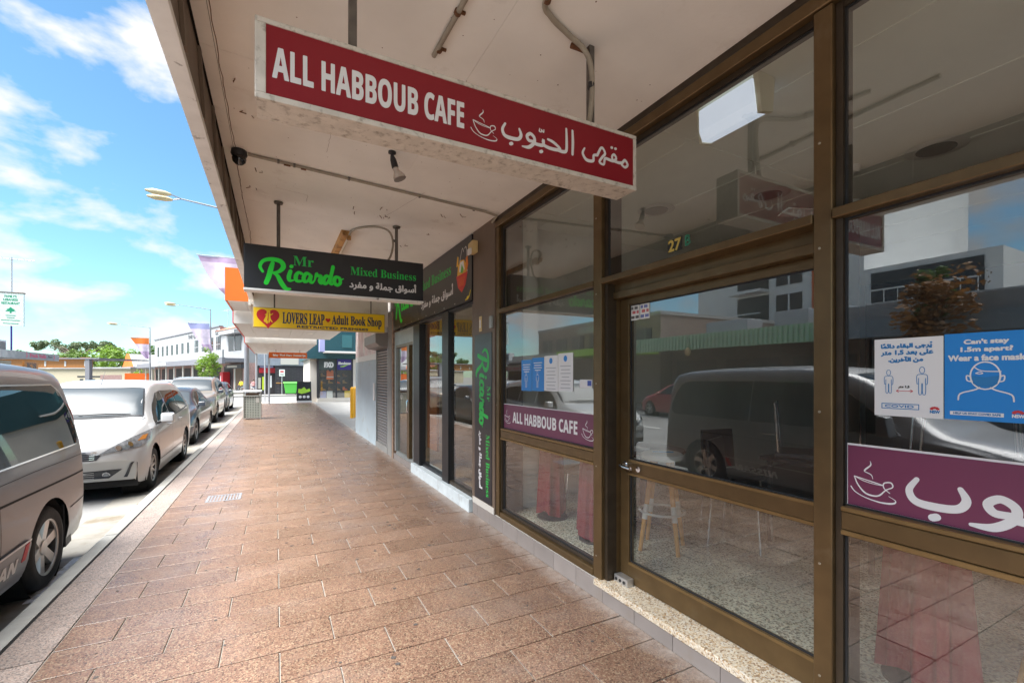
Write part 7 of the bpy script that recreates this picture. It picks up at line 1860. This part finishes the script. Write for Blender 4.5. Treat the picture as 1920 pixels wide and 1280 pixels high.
for s_, z_, w_ in (("FAMILY'S", 5.84, 0.46), ('LEBANESE', 5.66, 0.56), ('RESTAURANT', 5.47, 0.70)):
    letters(s_, (sgx + 0.45 - w_ / 2, sgy - 0.003, z_), UX, UZ, w_, 0.12, 0.006).build('lettering', 'sign_green', ps)
MB().poly([(sgx + 0.45 + a, sgy - 0.003, 5.12 + b) for (a, b) in ((-0.04, -0.12), (0.04, -0.12), (0.03, -0.04), (0.22, -0.02), (0.12, 0.04), (0.18, 0.08), (0.08, 0.12), (0.0, 0.22), (-0.08, 0.12), (-0.18, 0.08), (-0.12, 0.04), (-0.22, -0.02), (-0.03, -0.04))]).build('cedar_emblem', 'sign_green', ps)
for z_, w_ in ((4.86, 0.40), (4.74, 0.30), (4.60, 0.74), (4.43, 0.6)): bx('print_line', 'sign_green', ps, sgx + 0.45 - w_ / 2, sgx + 0.45 + w_ / 2, sgy - 0.005, sgy - 0.002, z_, z_ + 0.035)
ae = thing('roof_aerial', 'thin aerial above the restaurant sign at far left', 'aerial', (-13, 35, 3), 'roof aerials')
MB().tube([(-13.15, 35.6, 2.9), (-13.15, 35.6, 8.3)], 0.03, 6).build('mast', 'galv', ae); MB().tube([(-13.9, 35.6, 8.2), (-12.2, 35.6, 8.2)], 0.02, 5).build('boom', 'galv', ae)
for k in range(6): MB().tube([(-13.8 + k * 0.3, 35.3, 8.2), (-13.8 + k * 0.3, 35.9, 8.2)], 0.012, 4).build('element', 'galv', ae)
# timber-roofed pavilion beyond
pv = thing('timber_pavilion', 'open pavilion with charcoal roof and orange timber soffit', 'building', (-19.6, 77.8, 0), rz=R(-27))
lbx('roof', 'grey_fascia', pv, -14.0, 0.6, -2.0, 6, 3.85, 4.0)
lbx('timber_fascia', 'timber_orange', pv, -14.0, -0.9, -1.4, -1.2, 2.75, 3.848)
for k in range(5): lbx('soffit_light', 'box_white', pv, -12.0 + k * 2.55, -11.8 + k * 2.55, -1.46, -1.402, 2.95, 3.6)
lbx('column', 'grey_fascia', pv, -1.3, -0.75, -1.9, -1.45, -0.2, 3.848)
lbx('column', 'grey_fascia', pv, -13.6, -13.0, -1.9, -1.45, -0.2, 3.848)
mat('cream', (0.44, 0.385, 0.27), 0.8, var=0.08)
x, y = px2(205, 86)
cw = thing('cream_building', 'low cream building with dark window band beyond the pavilion', 'building', (x, y, 0), rz=R(-27))
lbx('wall', 'cream', cw, -16, 4, 0, 8, -0.2, 3.1); lbx('window_band', 'window_dark', cw, -6, -0.5, -0.05, -0.002, 1.5, 1.75); lbx('roof', 'white_render', cw, -16.3, 4.3, -0.4, 8.4, 3.102, 3.4)
for k in range(4): lbx('door', 'window_dark', cw, -5.5 + k * 2.2, -4.9 + k * 2.2, -0.06, -0.002, -0.1, 1.2)
for (px, d, z) in ((118, 95, 5.6), (161, 95, 5.6)):
    x, y = px2(px, d)
    tag(bx('chimney', 'terracotta', None, x - 0.8, x + 0.8, y - 0.4, y + 0.4, 4.4, z), 'terracotta chimney over the pavilion roof, ' + ('left one' if px < 140 else 'right one'), 'chimney', 'chimneys')
x, y = px2(274, 92)
gh = thing('gabled_house', 'small white house with orange gable left of the hotel', 'house', (x, y, 0), rz=R(25))
lbx('wall', 'white_render', gh, -2.4, 2.6, 0, 6, -0.2, 3.6)
MB().prism([(0.0, 3.602), (3.0, 6.2), (6.0, 3.602)], 'x', -2.0, 3.0).build('roof', 'white_render', gh, local=True)
MB().prism([(0.0, 3.602), (3.0, 6.2), (6.0, 3.602)], 'x', -2.45, -2.002).build('gable', 'sign_orange', gh, local=True)
x, y = px2(250, 80)
tag(bx('orange_hoarding', 'sign_orange', None, x - 1.2, x + 2.2, y, y + 0.2, -0.1, 2.2), 'orange brick hoarding behind the parked cars', 'hoarding')
tag(bx('pink_fence', 'pink_brick', None, x - 4.2, x - 1.4, y - 1, y - 0.8, -0.1, 1.9), 'pinkish low fence left of the orange hoarding', 'fence')
# vending machine and seated people far off by the roller door
vm_ = thing('vending_machine', 'red vending machine beside the brown roller door', 'vending machine', (HX, HY, 0), rz=HA)
lbx('cabinet', 'shop_red', vm_, -6.0, -4.9, -0.9, -0.1, -0.02, 2.2); lbx('front_panel', 'box_white', vm_, -5.75, -5.5, -0.93, -0.902, 0.5, 1.7)
mat('skin', (0.45, 0.28, 0.20), 0.6); mat('shirt_yellow', (0.75, 0.55, 0.02), 0.7); mat('shirt_pink', (0.62, 0.30, 0.30), 0.7); mat('trousers', (0.03, 0.035, 0.06), 0.7); mat('hair', (0.03, 0.02, 0.015), 0.7)
def seated(label, x, y, shirt, turn):
    t_ = thing('person', label, 'person', (x, y, 0), 'people outside the hotel', rz=turn)
    J = {'pel': (0, 0, .50), 'che': (0, .03, .88), 'nec': (0, .04, 1.08), 'hea': (0, .02, 1.16), 'top': (0, .01, 1.30),
         'shl': (-.19, .03, 1.0), 'ell': (-.25, -.02, .74), 'hal': (-.14, -.26, .66), 'shr': (.19, .03, 1.0), 'elr': (.25, -.02, .74), 'har': (.14, -.26, .66),
         'hil': (-.10, 0, .48), 'knl': (-.13, -.42, .48), 'anl': (-.13, -.40, .08), 'tol': (-.14, -.56, .03), 'hir': (.10, 0, .48), 'knr': (.13, -.42, .48), 'anr': (.13, -.44, .08), 'tor': (.14, -.60, .03)}
    Ed = [('pel', 'che'), ('che', 'nec'), ('nec', 'hea'), ('hea', 'top'), ('che', 'shl'), ('shl', 'ell'), ('ell', 'hal'), ('che', 'shr'), ('shr', 'elr'), ('elr', 'har'), ('pel', 'hil'), ('hil', 'knl'), ('knl', 'anl'), ('anl', 'tol'), ('pel', 'hir'), ('hir', 'knr'), ('knr', 'anr'), ('anr', 'tor')]
    rad = dict(pel=.15, che=.15, nec=.055, hea=.085, top=.08, shl=.065, ell=.048, hal=.035, shr=.065, elr=.048, har=.035, hil=.095, knl=.065, anl=.045, tol=.03, hir=.095, knr=.065, anr=.045, tor=.03)
    ks = list(J); me = bpy.data.meshes.new('body'); me.from_pydata([J[k] for k in ks], [(ks.index(a), ks.index(b)) for a, b in Ed], [])
    o = bpy.data.objects.new('body', me); COL.objects.link(o)
    md = o.modifiers.new('skin', 'SKIN'); sd_ = o.modifiers.new('sub', 'SUBSURF'); sd_.levels = 1; sd_.render_levels = 1
    for i, k in enumerate(ks): me.skin_vertices[0].data[i].radius = (rad[k], rad[k] * 0.9)
    me.skin_vertices[0].data[0].use_root = True
    dg = bpy.context.evaluated_depsgraph_get(); m2 = bpy.data.meshes.new_from_object(o.evaluated_get(dg)); bpy.data.objects.remove(o)
    for mm in ('skin', shirt, 'trousers'): m2.materials.append(MATS[mm])
    for f_ in m2.polygons:
        c_ = f_.center; f_.use_smooth = True
        f_.material_index = 2 if (c_.z < 0.58 and c_.z > 0.0) else (1 if c_.z < 1.06 and abs(c_.y + 0.2) > 0.0 and not (c_.y < -0.15) else 0)
    o = bpy.data.objects.new('body', m2); COL.objects.link(o); o.parent = t_
    MB().lathe([(0.0, 1.335), (0.05, 1.325), (0.095, 1.28), (0.10, 1.22), (0.085, 1.17)], (0, 0.025, 0), 'z', 14).build('hair', 'hair', t_, smooth=True, local=True)
    MB().tube([(0, -0.075, 1.215), (0, -0.095, 1.19)], [0.012, 0.016], 6).build('nose', 'skin', t_, local=True)
    ch = thing('plastic_chair', 'pale chair under the ' + ('person in yellow' if 'yellow' in label else 'person in pink'), 'chair', (x, y, 0), 'chairs outside the hotel', rz=turn)
    MB().box(-.22, .22, -.24, .22, .34, .37).build('seat', 'box_white', ch, local=True); MB().box(-.22, .22, .20, .23, .375, .85).build('backrest', 'box_white', ch, local=True)
    for (a, b) in ((-.2, -.2), (.2, -.2), (-.2, .2), (.2, .2)): MB().tube([(a, b, .34), (a, b, -.02)], 0.018, 6).build('leg', 'box_white', ch, local=True)
x, y = px2(452, 52); seated('person in a yellow top sitting at the roller door', x, y, 'shirt_yellow', R(-40))
x, y = px2(476, 50); seated('person in a pink top sitting right of the grey pole', x, y, 'shirt_pink', R(40))

# ------------------------------------------------------------------ opposite side of the street, seen in the shop glass
ga = thing('green_awning_shop', 'low shop with pale green ribbed awning across the street', 'building', (-15, 14, 0))
mat('green_rib', (0.46, 0.68, 0.46), 0.55, var=0.06); mat('brown_brick_far', (0.26, 0.20, 0.17), 0.85, var=0.2, vscale=3); mat('roof_grey', (0.35, 0.36, 0.37), 0.7)
bx('wall', 'brown_brick_far', ga, -24, -16.0, 9.2, 19.2, -0.01, 3.7)
bx('awning_roof', 'roof_grey', ga, -15.998, -12.66, 9.2, 19.2, 3.2, 3.32)
for k in range(50):
    y_ = 9.2 + k * 0.2
    MB().prism([(-12.66, y_), (-12.60, y_ + 0.03), (-12.60, y_ + 0.13), (-12.66, y_ + 0.16)], 'z', 2.86, 3.55).build('rib', 'green_rib', ga)
bx('fascia', 'green_rib', ga, -12.72, -12.664, 9.2, 19.2, 2.86, 3.55)
for (y0, y1) in ((9.6, 12.2), (12.8, 15.6), (16.2, 18.8)): bx('shop_window', 'window_dark', ga, -15.996, -15.96, y0, y1, 0.4, 2.5)
for (x0, y0, w_, h_) in ((-18, 12, 1.6, 1.0), (-17.4, 14.6, 2.4, 0.8), (-18.2, 10.4, 0.9, 0.9)):
    tag(bx('roof_unit', 'galv', None, x0, x0 + 1.2, y0, y0 + w_, 3.702, 3.70 + h_, bevel=0.03), 'metal plant unit on the low roof opposite, %s' % ('square one' if w_ > 1.2 and w_ < 2 else 'long one' if w_ > 2 else 'small one'), 'roof plant', 'roof plant opposite')
hl_ = thing('hanging_lamp', 'cream oval lamp hanging from the green awning opposite', 'lamp', (-12.5, 15, 3.0))
MB().tube([(-12.52, 15.0, 2.96), (-12.52, 15.0, 3.62)], 0.012, 6).build('rod', 'dark_plastic', hl_)
MB().lathe([(0.0, 2.55), (0.08, 2.58), (0.13, 2.68), (0.13, 2.80), (0.08, 2.92), (0.02, 2.97)], (-12.52, 15.0, 0), 'z', 18).build('shade', 'alarm_cream', hl_, smooth=True)
bb = thing('brown_building', 'brown two storey building with a row of windows opposite', 'building', (-16, 26, 0))
bx('wall', 'brown_brick_far', bb, -28, -15.2, 19.3, 32.6, -0.01, 5.2)
bx('parapet', 'white_render', bb, -28, -15.15, 19.25, 32.65, 5.202, 5.4)
for k in range(6):
    y_ = 20.0 + k * 2.1
    w_ = bx('window', 'window_dark', bb, -15.198, -15.14, y_, y_ + 1.4, 3.5, 4.5); bx('frame', 'white_render', w_, -15.139, -15.10, y_ + 0.45, y_ + 0.5, 3.5, 4.5); bx('sill', 'white_render', w_, -15.19, -15.05, y_ - 0.05, y_ + 1.45, 3.42, 3.498)
bx('name_board', 'white_render', bb, -15.19, -15.12, 22.0, 27.0, 4.65, 5.1)
bx('awning', 'lime', bb, -15.19, -12.7, 19.4, 26, 2.9, 3.3); bx('awning', 'sign_pale', bb, -15.19, -12.7, 26.1, 32.5, 2.8, 3.2)
mat('white_bright', (0.84, 0.84, 0.83), 0.8, var=0.04, vscale=0.4)
wt = thing('apartment_block', 'tall white apartment block with stacked balconies opposite', 'building', (-36, 24, 0))
bx('wall', 'white_bright', wt, -52, -34, 17.7, 32.6, -0.2, 21)
for k in range(6):
    z = 3.0 + k * 3.0
    b_ = bx('balcony', 'white_bright', wt, -33.998, -32.6, 25.0, 28.2, z, z + 0.25); bx('railing', 'white_bright', b_, -32.68, -32.62, 25.05, 28.15, z + 1.1, z + 1.2); bx('recess', 'window_dark', b_, -33.996, -33.9, 25.1, 28.1, z + 0.253, z + 2.8)
    w_ = bx('window', 'window_dark', wt, -33.998, -33.95, 22.2, 24.4, z + 0.4, z + 2.6); bx('frame', 'white_bright', w_, -33.949, -33.9, 23.2, 23.35, z + 0.4, z + 2.6)
bx('orange_panel', 'sign_orange', wt, -33.998, -33.9, 19.8, 21.4, 0.5, 20)
lo = thing('apartment_block', 'lower balconied apartments beside the tall white block opposite', 'building', (-36, 14, 0))
bx('wall', 'white_bright', lo, -50, -34, 10.5, 17.68, -0.2, 9.4)
for k in range(3):
    z = 0.6 + k * 2.9
    b_ = bx('balcony', 'white_bright', lo, -33.998, -32.4, 11.0, 17.4, z, z + 0.28); bx('railing', 'white_bright', b_, -32.48, -32.42, 11.0, 17.4, z + 1.1, z + 1.2); bx('recess', 'window_dark', b_, -33.996, -33.9, 11.3, 17.2, z + 0.283, z + 2.6)
    for j_ in range(9): bx('baluster', 'white_bright', b_, -32.47, -32.43, 11.1 + j_ * 0.78, 11.14 + j_ * 0.78, z + 0.283, z + 1.1)
lw = thing('white_low_shop', 'white parapet shop with blue grey fascia opposite the cafe', 'building', (-15, 3, 0))
mat('bluegrey', (0.26, 0.31, 0.34), 0.6)
bx('wall', 'white_render', lw, -26, -16.0, -14, 9.1, -0.01, 4.4)
bx('fascia', 'bluegrey', lw, -12.75, -12.6, -14, 9.1, 2.85, 3.4); bx('awning_roof', 'white_render', lw, -15.998, -12.752, -14, 9.1, 3.2, 3.9)
for k in range(5): bx('shop_window', 'window_dark', lw, -15.998, -15.95, -13 + k * 4.4, -9.6 + k * 4.4, 0.4, 2.6)
tree('street tree with rusty and green leaves on the opposite footpath', -11.6, 5.6, 0.0, 4.7, 3.4, 0.95, 1.35, 'leaf_rust', 1500, 0.085, 31, 22, group='street trees', tr=0.07)
tree('slim green street tree beside the rusty one opposite', -12.0, 5.9, 0.0, 4.9, 3.6, 0.5, 1.45, 'leaf_green', 1100, 0.08, 33, 12, group='street trees', tr=0.05)
